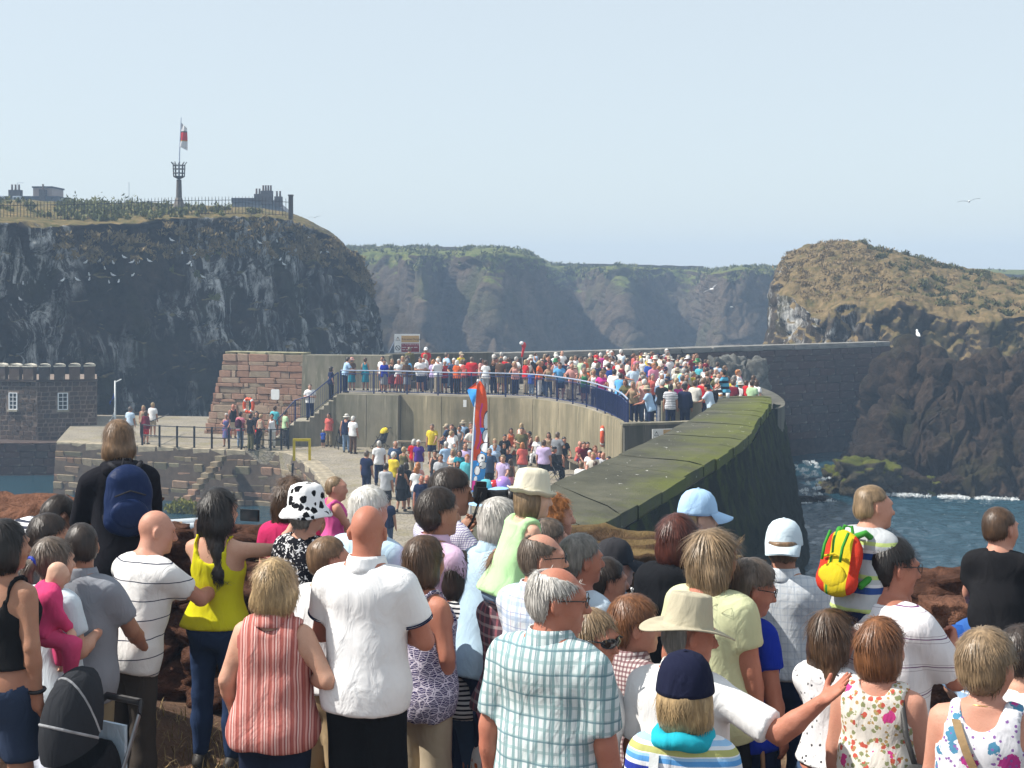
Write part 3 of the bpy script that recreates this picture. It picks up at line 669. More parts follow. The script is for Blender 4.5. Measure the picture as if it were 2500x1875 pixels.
def cloth_noise(seed, amp, sc=1.0):
    r = np.random.default_rng(seed); W = [(unit(r.normal(size=3)*np.array([.7, .7, 1.3]))*f*sc, r.uniform(0, 6.28), a, unit(r.normal(size=3))*f*.6*sc, r.uniform(.6, 1.6)) for f, a in ((14, 1), (19, .8), (30, .5), (45, .35), (26, .6))]
    def fn(x, y, z):
        o = 0
        for kx, ph, a, k2, wv in W: o = o+a*np.sin(kx[0]*x+kx[1]*y+kx[2]*z+ph+wv*np.sin(k2[0]*x+k2[1]*y+k2[2]*z))
        return o*amp*.45
    return fn

class Fig:
    """pose and measures of one figure; origin between the feet (or at the seat), facing +y"""
    def __init__(s, h=1.72, sex='m', build=1.0, lean=0, side=0, twist=0, hyaw=0, hpitch=0, hroll=0, arms=('down', 'down'), legs='stand', head=1.0, seat=.45, depth=1.0, belly=0):
        k = h/1.75; s.k = k; s.h = h; s.sex = sex; s.seed = random.randint(0, 10**6)
        lg = LEGS[legs]; s.legs = legs
        th, sh = .43*k, .41*k
        ankle = .085*k
        if legs in ('sit',): hz = seat+.085*k
        elif legs == 'straddle': hz = .09*k
        else:
            u1, f1 = unit(lg[0]), unit(lg[1]); u2, f2 = unit(lg[2]), unit(lg[3]); hz = ankle+max(-u1[2]*th-f1[2]*sh, -u2[2]*th-f2[2]*sh)
        s.hip = np.array([0, 0, hz])
        s.T = rotz(-math.radians(twist))@roty(math.radians(side))@rotx(-math.radians(lean))
        pr = np.array(PROF_M if sex == 'm' else PROF_F); pr[:, 0] *= k; pr[:, 1] *= k*build; pr[:, 2] *= k*build*depth; pr[:, 3] *= k
        if belly: pr[2:6, 2] += belly*k*np.array([.5, 1, 1, .6]); pr[2:6, 3] += belly*k*.8*np.array([.5, 1, 1, .6])
        s.prof = pr; s.build = build
        tw = lambda p: s.T@(np.array(p)*k)+s.hip
        sw = (.185 if sex == 'm' else .158)*(.55+.45*build)
        shz = .478 if sex == 'm' else .487; s.sh = {'R': tw((sw, -.012, shz)), 'L': tw((-sw, -.012, shz))}
        s.neck = tw((0, -.015, .545)); hr = head
        s.nt = s.neck+s.T@np.array([0, .018*k, .078*k])
        s.H = s.T@rotz(-math.radians(hyaw))@rotx(-math.radians(hpitch-lean*.75))@roty(math.radians(hroll))
        s.hk = 1.05*(k*head/(.6+.4*k) if k < .9 else k**.5*head)
        s.hc = s.nt+s.H@(np.array([0, .018, .085])*s.hk)
        s.arm = {}
        ka = k*(.93 if sex == 'f' else 1)
        for sd, a in zip(('R', 'L'), arms):
            u, f = (ARMS[a] if isinstance(a, str) else a); m = 1 if sd == 'R' else -1
            u = s.T@unit((u[0]*m, u[1], u[2])); f = s.T@unit((f[0]*m, f[1], f[2]))
            S = s.sh[sd]; E = S+u*.29*ka; W = E+f*.255*ka; s.arm[sd] = (S, E, W, u, f)
        s.leg = {}
        for sd, (u, f) in zip(('R', 'L'), ((lg[0], lg[1]), (lg[2], lg[3]))):
            m = 1 if sd == 'R' else -1; u, f = unit((u[0]*m, u[1], u[2])), unit((f[0]*m, f[1], f[2]))
            A = s.hip+np.array([.085*k*m*(.6+.4*build), 0, -.02*k]); K = A+u*th; N = K+f*sh; s.leg[sd] = (A, K, N)
    def body(s, h=.018, hf=.0075, hands=None, face=True, ears=True):
        k = s.k; B = s.build**.7; f = Field(); fem = s.sex == 'f'
        f.torso(s.T, s.hip, s.prof, 0, .03)
        for sd in 'RL':
            S, E, W, u, fd = s.arm[sd]; q = k*B*(.92 if fem else 1)
            f.cone(S, E, .053*q, .041*q, .04); f.cone(E, E+(W-E)*.35, .042*q, .043*q, .02); f.cone(E+(W-E)*.35, W, .042*q, .028*k, .02)
            if not (hands and hands.get(sd)):
                a = unit(fd+np.array([0, 0, -.15])); f.ell(W+a*.055*k, np.array([.036, .022, .06])*k, _frame(a), .03); f.cone(W+a*.09*k, W+a*.15*k+s.T@np.array([0, .012, 0]), .022*k, .012*k, .02)
                f.cone(W+a*.03*k, W+a*.08*k+s.T@np.array([(-.035 if sd == 'R' else .035)*k, .03*k, 0]), .014*k, .010*k, .012)
            A, K, N = s.leg[sd]; q = k*B
            f.cone(A, K, .088*q, .056*q, .05); f.cone(K, K+(N-K)*.4, .056*q, .056*q, .03); f.cone(K+(N-K)*.4, N, .054*q, .036*k, .03)
            fw = np.array([.25 if sd == 'R' else -.25, 1, 0]); fw /= np.linalg.norm(fw)
            t = np.array([N[0], N[1], max(N[2]-.05*k, .035*k) if s.legs != 'straddle' else N[2]-.05*k])
            f.cone(t-fw*.03*k, t+fw*.13*k, .036*k, .03*k, .03)
        for sd in 'RL': f.cone(s.neck+s.T@np.array([0, -.012*k, .004*k]), s.sh[sd]+(s.neck-s.sh[sd])*.3, .044*k*B, .040*k*B, .03)
        # neck and head
        f.cone(s.neck-s.T@np.array([0, 0, .04*k]), s.hc-s.H@np.array([0, .018, .05])*s.hk, (.056 if fem else .067)*k*B, (.05 if fem else .064)*s.hk, .03)
        H, c, q = s.H, s.hc, s.hk; P = lambda *a: c+H@(np.array(a)*q)
        f.ell(P(0, -.012, .03), np.array([.074, .092, .092])*q, H, .02); f.ell(P(0, .018, -.01), np.array([.066, .078, .095])*q, H, .03)
        f.ell(P(0, .045, -.075), np.array([.044, .042, .036])*q, H, .035); f.ell(P(0, .075, .02), np.array([.05, .02, .03])*q, H, .03)
        if face:
            f.cone(P(0, .094, .012), P(0, .116, -.026), .009*q, .0135*q, .014); f.ell(P(0, .107, -.031), np.array([.018, .012, .010])*q, H, .01)
            for m in (1, -1):
                f.ell(P(.032*m, .098, .012), np.array([.019, .016, .013])*q, H, .016, '-'); f.ell(P(.031*m, .079, .010), np.array([.0145, .014, .012])*q, H, .006); f.ell(P(.042*m, .062, -.03), np.array([.022, .022, .022])*q, H, .03)
                f.ell(P(.03*m, .094, .032), np.array([.024, .009, .007])*q, H, .015)
            f.ell(P(0, .091, -.060), np.array([.025, .012, .007])*q, H, .008); f.ell(P(0, .088, -.073), np.array([.021, .012, .008])*q, H, .008); f.ell(P(0, .103, -.0665), np.array([.026, .012, .0028])*q, H, .006, '-')
            f.ell(P(0, .078, -.10), np.array([.02, .016, .014])*q, H, .02)
        if ears:
            for m in (1, -1): f.ell(P(.081*m, -.008, -.006), np.array([.011, .022, .036])*q, H@rotz(.5*m), .008); f.ell(P(.091*m, .0, -.004), np.array([.006, .010, .019])*q, H, .006, '-')
        r = .14*q; fine = [(c[0]-r, c[0]+r, hf), (c[1]-r, c[1]+r, hf), (c[2]-r*1.15, c[2]+r, hf)]
        v, fc = f.mesh(h, fine); s.bm = MB(); s.bm.add(v, fc)
        for sd in 'RL':
            if hands and hands.get(sd): s.hand(sd, hands[sd])
        return s.bm.mesh('body', True)
    def hand(s, sd, kind):
        """palm, four fingers of different length and a thumb, on its own fine grid"""
        S, E, W, u, fd = s.arm[sd]; k = s.k; m = 1 if sd == 'R' else -1
        curl, palm = {'open': (.12, (-.3*m, -.5, .8)), 'grip': (1.15, (-1.0*m, .1, 0)), 'relax': (.45, (-1*m, -.1, 0)), 'lens': (.9, (-.6*m, .2, .7)), 'flat': (.2, (0, 0, -1)), 'fist': (1.45, (-.6*m, -.6, 0))}[kind]
        a = unit(fd); n = s.T@np.array(palm, float); n = unit(n-a*(n@a)); b = np.cross(a, n)      # a along the hand, n out of the palm, b across
        b = b*m; f = Field(); q = k*(1.0 if s.sex == 'm' else .9)
        R = np.stack([b, n, a], 1); f.cone(W-a*.05*q, W+a*.01*q, .029*q, .026*q, .02)
        f.ell(W+a*.05*q, np.array([.041, .017, .055])*q, R, .02)
        for i, (o, ln) in enumerate(((-.030, .068), (-.010, .078), (.011, .072), (.031, .056))):
            p = W+a*(.088-.006*abs(i-1))*q+b*o*q; d = a+b*o*2.2*(1 if kind == 'open' else .3); d = unit(d); ang = 0
            for j, (fr, r0, r1) in enumerate(((.42, .0095, .0088), (.32, .0088, .008), (.26, .008, .0066))):
                ang += curl*(.5, .9, .6)[j]; dd = d*math.cos(ang)+n*math.sin(ang); e = p+unit(dd)*ln*fr*q; f.cone(p, e, r0*q, r1*q, .004); p = e
        p = W+a*.022*q-b*.028*q+n*.006*q; d = unit(a*.75-b*.8+n*(.35+.3*curl)); e = p+d*.042*q; f.cone(p, e, .0135*q, .0105*q, .012); d = unit(a-b*.35+n*(.3+.5*curl)); f.cone(e, e+d*.034*q, .0105*q, .008*q, .004)
        v, fc = f.mesh(.0055*q, pad=.012); s.bm.add(v, fc)
    def top(s, style='tee', ease=.013, hem=None, sleeve=None, h=.0165, fold=.0065, neck=None, loose=0):
        k = s.k; f = Field(); B = s.build**.7
        hem = (-.02 if hem is None else hem)*k; nk = (.548 if neck is None else neck)*k; pr = s.prof.copy()
        pr[:4, 1] += np.array([.075, .034, .024, .012])*k; pr[:4, 2] += np.array([.045, .022, .016, .008])*k
        if loose: pr[:5, 1] = np.maximum(pr[:5, 1], pr[5, 1]*(1-.1)+loose); pr[:5, 2] = np.maximum(pr[:5, 2], pr[5, 2]*.95+loose)
        sl = {'tee': .62, 'polo': .66, 'shirt': .72, 'long': 2, 'vest': 0, 'tank': 0, 'sleeveless': 0}[style] if sleeve is None else sleeve
        cf = None
        if style in ('tank', 'vest', 'sleeveless'):
            sx = abs((s.T.T@(s.sh['R']-s.hip))[0]); rr = {'tank': .082, 'vest': .066, 'sleeveless': .058}[style]*k; nd = {'tank': (.105, .20, .17), 'vest': (.088, .2, .10), 'sleeveless': (.075, .2, .055)}[style]
            def cf(q):
                d = rr-np.sqrt((np.abs(q[0])-sx-.012*k)**2+(q[1]*.6)**2+np.maximum(np.abs(q[2]-.47*k)-.035*k, 0)**2)
                e = 1-np.sqrt((q[0]/(nd[0]*k))**2+((q[2]-.575*k)/(nd[2]*k))**2)
                return np.maximum(d, e*.06*k)
        f.torso(s.T, s.hip, pr, ease, .03, z0=hem, z1=nk)
        if cf:
            def gcut(x, y, z, T=s.T, o=s.hip): p = (x-o[0], y-o[1], z-o[2]); return cf([T[0, i]*p[0]+T[1, i]*p[1]+T[2, i]*p[2] for i in range(3)])
            f.cuts.append(gcut)
        if sl:
            for sd in 'RL':
                S, E, W, u, fd = s.arm[sd]; q = k*B*(.94 if s.sex == 'f' else 1)
                if sl >= 1:
                    f.cone(S, E, .058*q+ease*.8, .047*q+ease*.7, .04); t = min(sl-1, 1); f.cone(E, E+(W-E)*t*.93, .047*q+ease*.7, .036*q+ease*.6, .02, cap=True)
                else:
                    f.cone(S, S+(E-S)*sl, .056*q+ease*.9, .058*q+ease*1.1, .045, cap=True)
        for sd in 'RL': f.cone(s.neck+s.T@np.array([0, -.012*k, -.016*k]), s.sh[sd]+(s.neck-s.sh[sd])*.3, .05*k*B+ease*1.1, .05*k*B+ease*1.1, .05)
        if style not in ('tank', 'vest', 'sleeveless'): f.cone(s.neck+s.T@np.array([0, .0, .03])*k, s.hc, .072*k*B, .07*k*B, .006, '-')
        n = cloth_noise(s.seed+1, fold, 1/k); v, fc = f.mesh(h, post=n); return mesh_np('top', v, fc)
    def collar(s, ease=.013):
        """turned-down collar: a band that stands round the neck and folds over"""
        k = s.k; B = s.build**.7; th = np.linspace(0, 2*np.pi, 41); G = []
        for r_, z in ((.070, -.005), (.071, .042), (.0745, .064), (.080, .066), (.087, .05), (.096, .018), (.104, -.004), (.100, -.01)):
            fr = np.clip(np.sin(th), 0, 1)**6; rr = (r_+.004*np.sin(3*th))*k*B*(1+.10*fr); zz = (z-.045*fr-.006*np.sin(th))*k
            G.append((np.stack([rr*np.cos(th), rr*np.sin(th)+.004*k, zz], -1))@s.T.T+s.neck)
        return MB().quadgrid(np.array(G)[:, ::-1]).mesh('collar', True)
    def bottom(s, style='trousers', ease=.016, h=.019, fold=.006, waist=.04):
        k = s.k; f = Field(); B = s.build**.7
        pb = s.prof.copy(); pb[:, 1:3] += .004; f.torso(s.T, s.hip, pb, .004, .03, z1=waist*k)
        t = {'trousers': (1, .97), 'jeans': (1, .97), 'capri': (1, .55), 'shorts': (.86, 0), 'long_shorts': (1, .12), 'skirt': (0, 0)}[style]
        if style == 'skirt': f.cone(s.hip+[0, 0, .02*k], s.hip-[0, 0, .48*k], .16*k*B, .22*k*B, .05, cap=True)
        for sd in 'RL':
            if not t[0]: break
            A, K, N = s.leg[sd]; q = k*B
            e2 = ease*(1.25 if style in ('trousers', 'long_shorts') else .35 if style == 'jeans' else 1)
            if t[1] == 0: f.cone(A, A+(K-A)*t[0], .09*q+ease, .068*q+ease*1.6, .05, cap=True)
            else: f.cone(A, K, .09*q+ease*.8, .058*q+e2, .05); M_ = K+(N-K)*min(.42, t[1]); f.cone(K, M_, .058*q+e2, .058*q+e2, .03, cap=t[1] <= .42); t[1] > .42 and f.cone(M_, K+(N-K)*t[1], .058*q+e2, (.05 if style != 'jeans' else .042)*q+e2, .03, cap=True)
        n = cloth_noise(s.seed+2, fold, .8/k); v, fc = f.mesh(h, post=n); return mesh_np('bottom', v, fc)
    def shoe(s, sd, h=.012):
        k = s.k; f = Field(); A, K, N = s.leg[sd]; fw = unit([.25 if sd == 'R' else -.25, 1, 0]); t = np.array([N[0], N[1], max(N[2]-.045*k, .04*k)])
        f.cone(t-fw*.035*k, t+fw*.135*k, .045*k, .037*k, .03); f.cone(t, N+[0, 0, .02*k], .045*k, .045*k, .03)
        v, fc = f.mesh(h); v[:, 2] = np.maximum(v[:, 2], .004); return mesh_np('shoe', v, fc)
    def hair(s, style='short', h=.010, strands=900, vol=1.0, curl=0.0, wid=.0019, wave=.0, under=False):
        H, c, q = s.H, s.hc, s.hk; f = Field(); P = lambda *a: c+H@(np.array(a)*q); e = .014*vol
        A = lambda o, r: f.ell(P(*o), np.array(r)*q, H, .02)
        A((0, -.016, .034), (.078+e, .097+e, .094+e))
        L = lambda x, y, z: [H[0, i]*(x-c[0])+H[1, i]*(y-c[1])+H[2, i]*(z-c[2]) for i in range(3)]
        if style in ('short', 'crop', 'balding'):
            f.ell(P(0, -.035, -.02), np.array([.072+e*.6, .07+e*.7, .075])*q, H, .03)
            front = .062 if style != 'crop' else .055
            def cut(x, y, z):
                a = [w/q for w in L(x, y, z)]; lim = np.where(a[2] > .05, front+.03*np.clip((a[2]-.05)/.06, 0, 1), np.where(a[2] > .034, -.005+.9*np.clip(a[2]-.0, -.02, .06), -.034)); return np.maximum(a[1]-lim, np.where(a[1] < -.045, (-.085 if style != 'crop' else -.058)-.006*np.sin(a[0]*90)-a[2], -.03-.55*(a[1]+.045)-a[2]))*q
            f.cuts.append(cut)
            if style == 'balding': f.ell(P(0, .03, .125), np.array([.066, .115, .085])*q, H, .012, '-')
        elif style in ('bob', 'long', 'longer', 'pony', 'curly', 'wavy'):
            zb = {'bob': -.125, 'long': -.22, 'longer': -.36, 'pony': -.07, 'curly': -.10, 'wavy': -.17}[style]
            w = {'bob': .088, 'long': .088, 'longer': .10, 'pony': .07, 'curly': .092, 'wavy': .09}[style]
            if style != 'pony': f.ell(P(0, -.03, -.045), np.array([w+e, .082+e, .10])*q, H, .03)
            if zb < -.15:
                nb = s.nt-s.T@np.array([0, .05*q, 0]); n1 = c+(np.array([0, 0, zb*q]))-H@np.array([0, .055, 0])*q
                for x in (-.06, -.022, .022, .06): f.cone(P(x, -.05, -.05), n1+H@np.array([x*(1.6 if style == 'longer' else 1.3), -.012, random.uniform(-.03, .03)])*q, .048*q, (.042 if style == 'longer' else .03)*q, .03)
            def cut(x, y, z):
                a = [w_/q for w_ in L(x, y, z)]; lim = np.where(a[2] > .06, .075, np.where(a[2] > -.02, .028+.3*np.clip(a[2]+.02, 0, .1), .034)); return np.maximum(a[1]-lim, zb-.02*np.sin(a[0]*60)-a[2])*q
            f.cuts.append(cut)
            if style == 'pony': f.cone(P(0, -.105, .03), P(0, -.15, -.0), .022*q, .03*q, .02); f.cone(P(0, -.15, 0), P(0, -.13, -.13), .03*q, .015*q, .02)
        if under: f.cuts.append(lambda x, y, z: (L(x, y, z)[2]/q-.055)*q)
        amp = (.0035+.009*curl)*q; nz = cloth_noise(s.seed+5, amp, 2.2 if curl < .5 else 2.8)
        v, fc = f.mesh(h, post=nz)
        mb = MB(); mb.add(v, fc)
        if strands: s.strands(mb, v, fc, strands, curl, wid, long=style in ('long', 'longer', 'wavy'), under=under, ln={'crop': .02, 'short': .04, 'balding': .035}.get(style))
        return mb.mesh('hair', True)
    def strands(s, mb, v, fc, n, curl, wid, long=False, under=False, ln=None):
        r = np.random.default_rng(s.seed+9); H, c, q = s.H, s.hc, s.hk
        a, b, d = v[fc[:, 0]], v[fc[:, 1]], v[fc[:, 2]]; nr = np.cross(b-a, d-a); ar = np.linalg.norm(nr, axis=1); nr /= ar[:,None]+1e-12
        n = int(n*.62); up_ = np.where(((nr@H[:, 2]) > .35) | (((a-c)@H[:, 2]) > .02*q), 0, ar) if under else ar; up_ = up_ if up_.sum() > 0 else ar; i = r.choice(len(fc), n, p=up_/up_.sum()); p = (v[fc[i, 0]]+v[fc[i, 2]])/2; N = nr[i]; p = p+N*.001
        crown = c+H@(np.array([.0, -.05, .125])*q); steps = 4 if not long else 6; L = q*(ln or (.06 if not long else .11))*r.uniform(.6, 1.3, n); pts = [p]
        jit = r.normal(size=(n, 3))*(.10+.3*min(curl, .5)); ph = r.uniform(0, 6.3, n)
        for t in range(steps):
            g = (p-crown); g[:, 2] -= .03; g /= np.linalg.norm(g, axis=1)[:,None]+1e-9; g = g+jit*(.5+curl)+np.array([0, 0, -.5 if not ln else -.15])*(t/steps)
            if curl: g = g+curl*1.2*np.stack([np.sin(ph+t*1.9), np.cos(ph+t*1.9), np.sin(ph*2+t*2.3)], -1)
            g = g-N*((g*N).sum(1)-(-.04+.12*min(curl, .8)))[:,None]; g /= np.linalg.norm(g, axis=1)[:,None]+1e-9
            p = p+g*(L/steps)[:,None]; out = p-c; dist = np.linalg.norm(out, axis=1); N = N*.8+.2*out/dist[:,None]; N /= np.linalg.norm(N, axis=1)[:,None]; pts.append(p)
        pts = np.array(pts).transpose(1, 0, 2); tg = np.gradient(pts, axis=1); sd = np.cross(tg, N[:,None]); sd /= np.linalg.norm(sd, axis=-1)[...,None]+1e-9
        w = wid*q*np.linspace(1, .25, pts.shape[1])[None,:,None]; Lh, Rh = pts-sd*w, pts+sd*w; m = pts.shape[1]
        V = np.stack([Lh, Rh], 2).reshape(-1, 3); base = np.arange(n)[:,None]*m*2; k = np.arange(m-1)[None]*2
        mb.add(V, np.stack([base+k, base+k+1, base+k+3, base+k+2], -1).reshape(-1, 4))
    def headmat(s): return Matrix([[*(s.H[i]*s.hk), s.hc[i]] for i in range(3)]+[[0, 0, 0, 1]])
def _frame(a):
    a = unit(a); x = np.cross(a, [0, 1, .01]); x = unit(x); return np.stack([x, np.cross(a, x), a], 1)

# hats and glasses, modelled in the head's own frame (metres on an average head)
def hat_mesh(kind):
    m = MB(); n = 36
    def ring(prof, sx=1., sy=1.12, fn=None):
        th = np.arange(n+1)*2*np.pi/n; R = []
        for i, (r, z) in enumerate(prof):
            dz = fn(th, i, r) if fn else 0; R.append(np.stack([r*sx*np.cos(th), r*sy*np.sin(th)-.012, z+dz+0*th], -1))
        m.quadgrid(np.array(R)[:, ::-1])
    if kind == 'bucket': ring([(.0, .165), (.045, .163), (.076, .15), (.088, .12), (.094, .06), (.098, .045), (.118, .02), (.135, -.008), (.133, -.013), (.112, .012), (.094, .035)], fn=lambda t, i, r: .004*np.sin(5*t+i)*(i > 4))
    elif kind == 'straw': ring([(.0, .17), (.04, .172), (.072, .163), (.086, .135), (.095, .06), (.099, .04), (.104, .034), (.118, .046), (.128, .05), (.126, .042), (.108, .022), (.094, .03)], fn=lambda t, i, r: (.012*np.cos(t-np.pi/2)*-1+.004*np.sin(7*t))*(r > .1))
    elif kind == 'brim': ring([(.0, .172), (.05, .178), (.074, .175), (.079, .168), (.088, .10), (.096, .05), (.099, .043), (.13, .036), (.165, .03), (.183, .028), (.183, .022), (.15, .026), (.10, .035), (.094, .04)], fn=lambda t, i, r: (np.clip(r-.1, 0, 1)*.55*(np.abs(np.cos(t))**2-.45))*(r > .1)-.012*(i < 3)*np.cos(t)**2*0)
    elif kind == 'sun': ring([(.0, .155), (.06, .148), (.084, .12), (.094, .06), (.098, .045), (.14, .035), (.165, .025), (.163, .02), (.1, .036), (.092, .04)])
    elif kind == 'flat': ring([(.0, .14), (.08, .13), (.10, .10), (.104, .075), (.098, .055), (.09, .05)])
    else:                                           # baseball cap
        ring([(.0, .150), (.03, .148), (.058, .135), (.078, .11), (.09, .075), (.096, .035), (.097, .022), (.093, .02)])
        th = np.linspace(-1.25, 1.25, 17); G = []
        for u in np.linspace(0, 1, 7): G.append(np.stack([np.sin(th)*(.096-.006*u), .08*np.cos(th)*1.0+.015+u*.085*np.cos(th)**.6, .034-.028*u-.03*np.sin(th)**2*u*.8], -1))
        G = np.array(G); m.quadgrid(G); m.quadgrid(G[::-1]-np.array([0, 0, .006])); m.add([[0, -.012, .15]]+[[.009*np.cos(t), -.012+.009*np.sin(t), .154] for t in np.arange(8)*.785]+[[0, -.012, .158]], [[1+i, 1+(i+1) % 8, 9] for i in range(8)])
    return m.mesh(kind+'_hat', True)
def glasses_mesh(dark=True, wrap=False):
    m = MB(); z = .012
    for sgn in (1, -1):
        th = np.arange(16)*2*np.pi/16; w, hh = (.033, .021) if not wrap else (.036, .02)
        rim = [(sgn*.034+w*np.cos(t)*abs(np.cos(t))**-.25*.9 if abs(np.cos(t)) > 1e-3 else sgn*.034, .112-(.012 if wrap else .004)*((sgn*.034+w*np.cos(t))/.07)**2*3, z+hh*np.sin(t)) for t in th]
        if wrap or dark: c = np.array([[sgn*.034, .116, z]]); m.add(np.r_[c, np.array(rim)], [[0, 1+i, 1+(i+1) % 16] for i in range(16)])
        m.tube(rim+[rim[0]], .0022 if not wrap else .003, 6, False)
        m.tube([(sgn*.068, .10, z+.008), (sgn*.082, .05, z+.008), (sgn*.083, -.005, z+.004), (sgn*.08, -.025, z-.018)], .0024 if not wrap else .004, 6)
    m.tube([(-.006, .114, z+.004), (0, .116, z+.007), (.006, .114, z+.004)], .002, 6)
    return m.mesh('glasses', True)
HATS = {}
def hat_of(kind):
    if kind not in HATS: HATS[kind] = hat_mesh(kind)
    return HATS[kind]

# ------------------------------------------------------------------ cloth, skin and hair materials
def skin(name, c):
    if name in _cache: return _cache[name]
    k = NT(name, .55, .28); c = np.array(c)
    n = k.noise(9, detail=4); col = k.ramp(n, [(.3, tuple(c*np.array([.92, .85, .82]))), (.7, tuple(np.minimum(c*np.array([1.06, 1.08, 1.08]), .9)))])
    col = k.mix(k.ramp(k.noise(3.2, detail=3), [(.45, 0.), (.7, .55)]), col, tuple(c*np.array([1.0, .72, .68]))); col = k.mix(k.ramp(k.noise(70, detail=2), [(.62, 0.), (.72, .3)]), col, tuple(c*np.array([.75, .6, .55])))
    k.col(col); k.b.inputs['Subsurface Weight'].default_value = .06; k.b.inputs['Subsurface Radius'].default_value = (.02, .008, .004); k.b.inputs['Subsurface Scale'].default_value = .3
    k.bump(k.math('ADD', k.noise(120, detail=3), k.math('MULTIPLY', k.noise(18, detail=4), 2.)), .25, .004); _cache[name] = k.m; return k.m
SKIN = dict(fair=(.54, .315, .225), pink=(.52, .265, .19), tan=(.38, .20, .13), burnt=(.43, .18, .12), olive=(.36, .21, .13), pale=(.60, .38, .28))
def skn(n): return skin('skin_'+n, SKIN[n])
def hairm(name, c, grey=0):
    key = 'hair_'+name
    if key in _cache: return _cache[key]
    k = NT(key, .42, .45); c = np.array(c)
    n = k.noise(60, k.mapping((1, 1, .16)), 3, .6); n2 = k.noise(14, k.mapping((1, 1, .3)), 3)
    f = k.math('ADD', k.math('MULTIPLY', n, .65), k.math('MULTIPLY', n2, .35)); k.col(k.ramp(f, [(.3, tuple(c*.45)), (.5, tuple(c)), (.68, tuple(np.minimum(c*1.7, .85)))]))
    k.bump(n, .5, .006); _cache[key] = k.m; return k.m
HAIR = dict(black=(.012, .009, .008), dark=(.028, .018, .013), brown=(.07, .038, .02), lightbrown=(.16, .095, .05), auburn=(.16, .065, .025), red=(.075, .02, .012), ginger=(.33, .12, .03), blond=(.34, .235, .12), darkblond=(.22, .15, .085), grey=(.20, .185, .165), silver=(.42, .40, .37), white=(.66, .63, .58), greybrown=(.12, .09, .068))
def hr(n): return hairm(n, HAIR[n])
def cloth(name, c, kind='plain', **o):
    """kinds: plain, hstripe, vstripe, plaid, check, floral, dots, blot, multi"""
    if name in _cache: return _cache[name]
    k = NT(name, .92, .08); c = np.array(c, float); x, y, z = k.xyz()
    base = k.ramp(k.noise(6, detail=4), [(.3, tuple(c*.93)), (.7, tuple(np.minimum(c*1.05, .9)))])
    def saw(v, per, off=0.): return k.math('FRACT', k.math('ADD', k.math('DIVIDE', v, per), off))
    zz = k.math('ADD', z, k.math('MULTIPLY', k.math('SUBTRACT', k.noise(5, detail=2), .5), .02))
    xx = k.math('ADD', x, k.math('MULTIPLY', k.math('SUBTRACT', k.noise(5, detail=2), .5), .02)); xx = k.math('ADD', xx, k.math('MULTIPLY', y, .35))
    def band(v, per, w, off=0.): return k.math('LESS_THAN', saw(v, per, off), w)
    if kind == 'hstripe':
        for per, w_, col, off in o['s']: base = k.mix(band(zz, per, w_, off), base, col)
    elif kind == 'vstripe':
        for per, w_, col, off in o['s']: base = k.mix(k.math('MULTIPLY', band(xx, per, w_, off), o.get('a', 1.)), base, col)
    elif kind == 'plaid':
        for per, w_, col, off, a in o['v']: base = k.mix(k.math('MULTIPLY', band(xx, per, w_, off), a), base, col)
        for per, w_, col, off, a in o['h']: base = k.mix(k.math('MULTIPLY', band(zz, per, w_, off), a), base, col)
    elif kind == 'floral':
        for i, (sc, th, col) in enumerate(o['f']):
            v = k.n('TexVoronoi', {'Vector': k.mapping((1, 1, 1), rot=(.3*i, .2*i, .5*i)), 'Scale': sc}); d = k.math('ADD', v.outputs['Distance'], k.math('MULTIPLY', k.math('SUBTRACT', k.noise(sc*3.5, detail=3), .5), .45))
            sel = k.math('GREATER_THAN', k.n('SeparateColor', {0: v.outputs['Color']}).outputs[0], o.get('sel', .35)); base = k.mix(k.math('MULTIPLY', k.math('LESS_THAN', d, th), sel), base, col)
    elif kind == 'blot':
        for sc, lo, col in o['f']: base = k.mix(k.ramp(k.noise(sc, detail=4, rough=.6, dist=1.5), [(lo, 0.), (lo+.03, 1.)]), base, col)
    elif kind == 'scales':
        v = k.n('TexVoronoi', {'Vector': k.mapping((1, 1, 1)), 'Scale': o['sc']}, feature='DISTANCE_TO_EDGE').outputs['Distance']; base = k.mix(k.ramp(v, [(.03, 1.), (.06, 0.)]), base, o['c2'])
        w2 = k.n('TexWave', {'Vector': k.mapping((1, 1, 1)), 'Scale': o['sc']*1.4, 'Distortion': 9., 'Detail': 2.}, wave_type='RINGS').outputs['Fac']; base = k.mix(k.ramp(w2, [(.72, 0.), (.8, .9)]), base, o['c2'])
    k.col(base)
    h = k.math('ADD', k.noise(7, k.mapping((1, 1, .6)), 3, .5, 1.5), k.math('MULTIPLY', k.noise(420, detail=1), .04)); k.bump(h, .55, .03)
    _cache[name] = k.m; return k.m
CC = dict(white=(.78, .78, .78), offwhite=(.66, .63, .56), black=(.012, .012, .014), charcoal=(.035, .035, .04), grey=(.22, .23, .25), lightgrey=(.42, .43, .45), navy=(.015, .022, .06), blue=(.03, .08, .35), royal=(.012, .03, .36), lightblue=(.36, .52, .72), paleblue=(.52, .64, .76), sky=(.12, .38, .68), teal=(.01, .20, .28), aqua=(.10, .45, .52), red=(.50, .015, .02), burgundy=(.14, .012, .025), coral=(.55, .12, .10), orange=(.60, .11, .02), pink=(.62, .22, .32), magenta=(.55, .04, .26), lilac=(.52, .42, .66), purple=(.08, .03, .24), yellow=(.62, .48, .04), lime=(.45, .62, .22), green=(.04, .20, .08), palegreen=(.42, .60, .36), olive=(.12, .11, .05), khaki=(.26, .21, .13), beige=(.42, .35, .25), tan=(.34, .25, .16), brown=(.10, .06, .04), denim=(.045, .075, .14), lightdenim=(.16, .23, .34), salmon=(.62, .30, .26))
def cl(n): return cloth('cloth_'+n, CC[n])
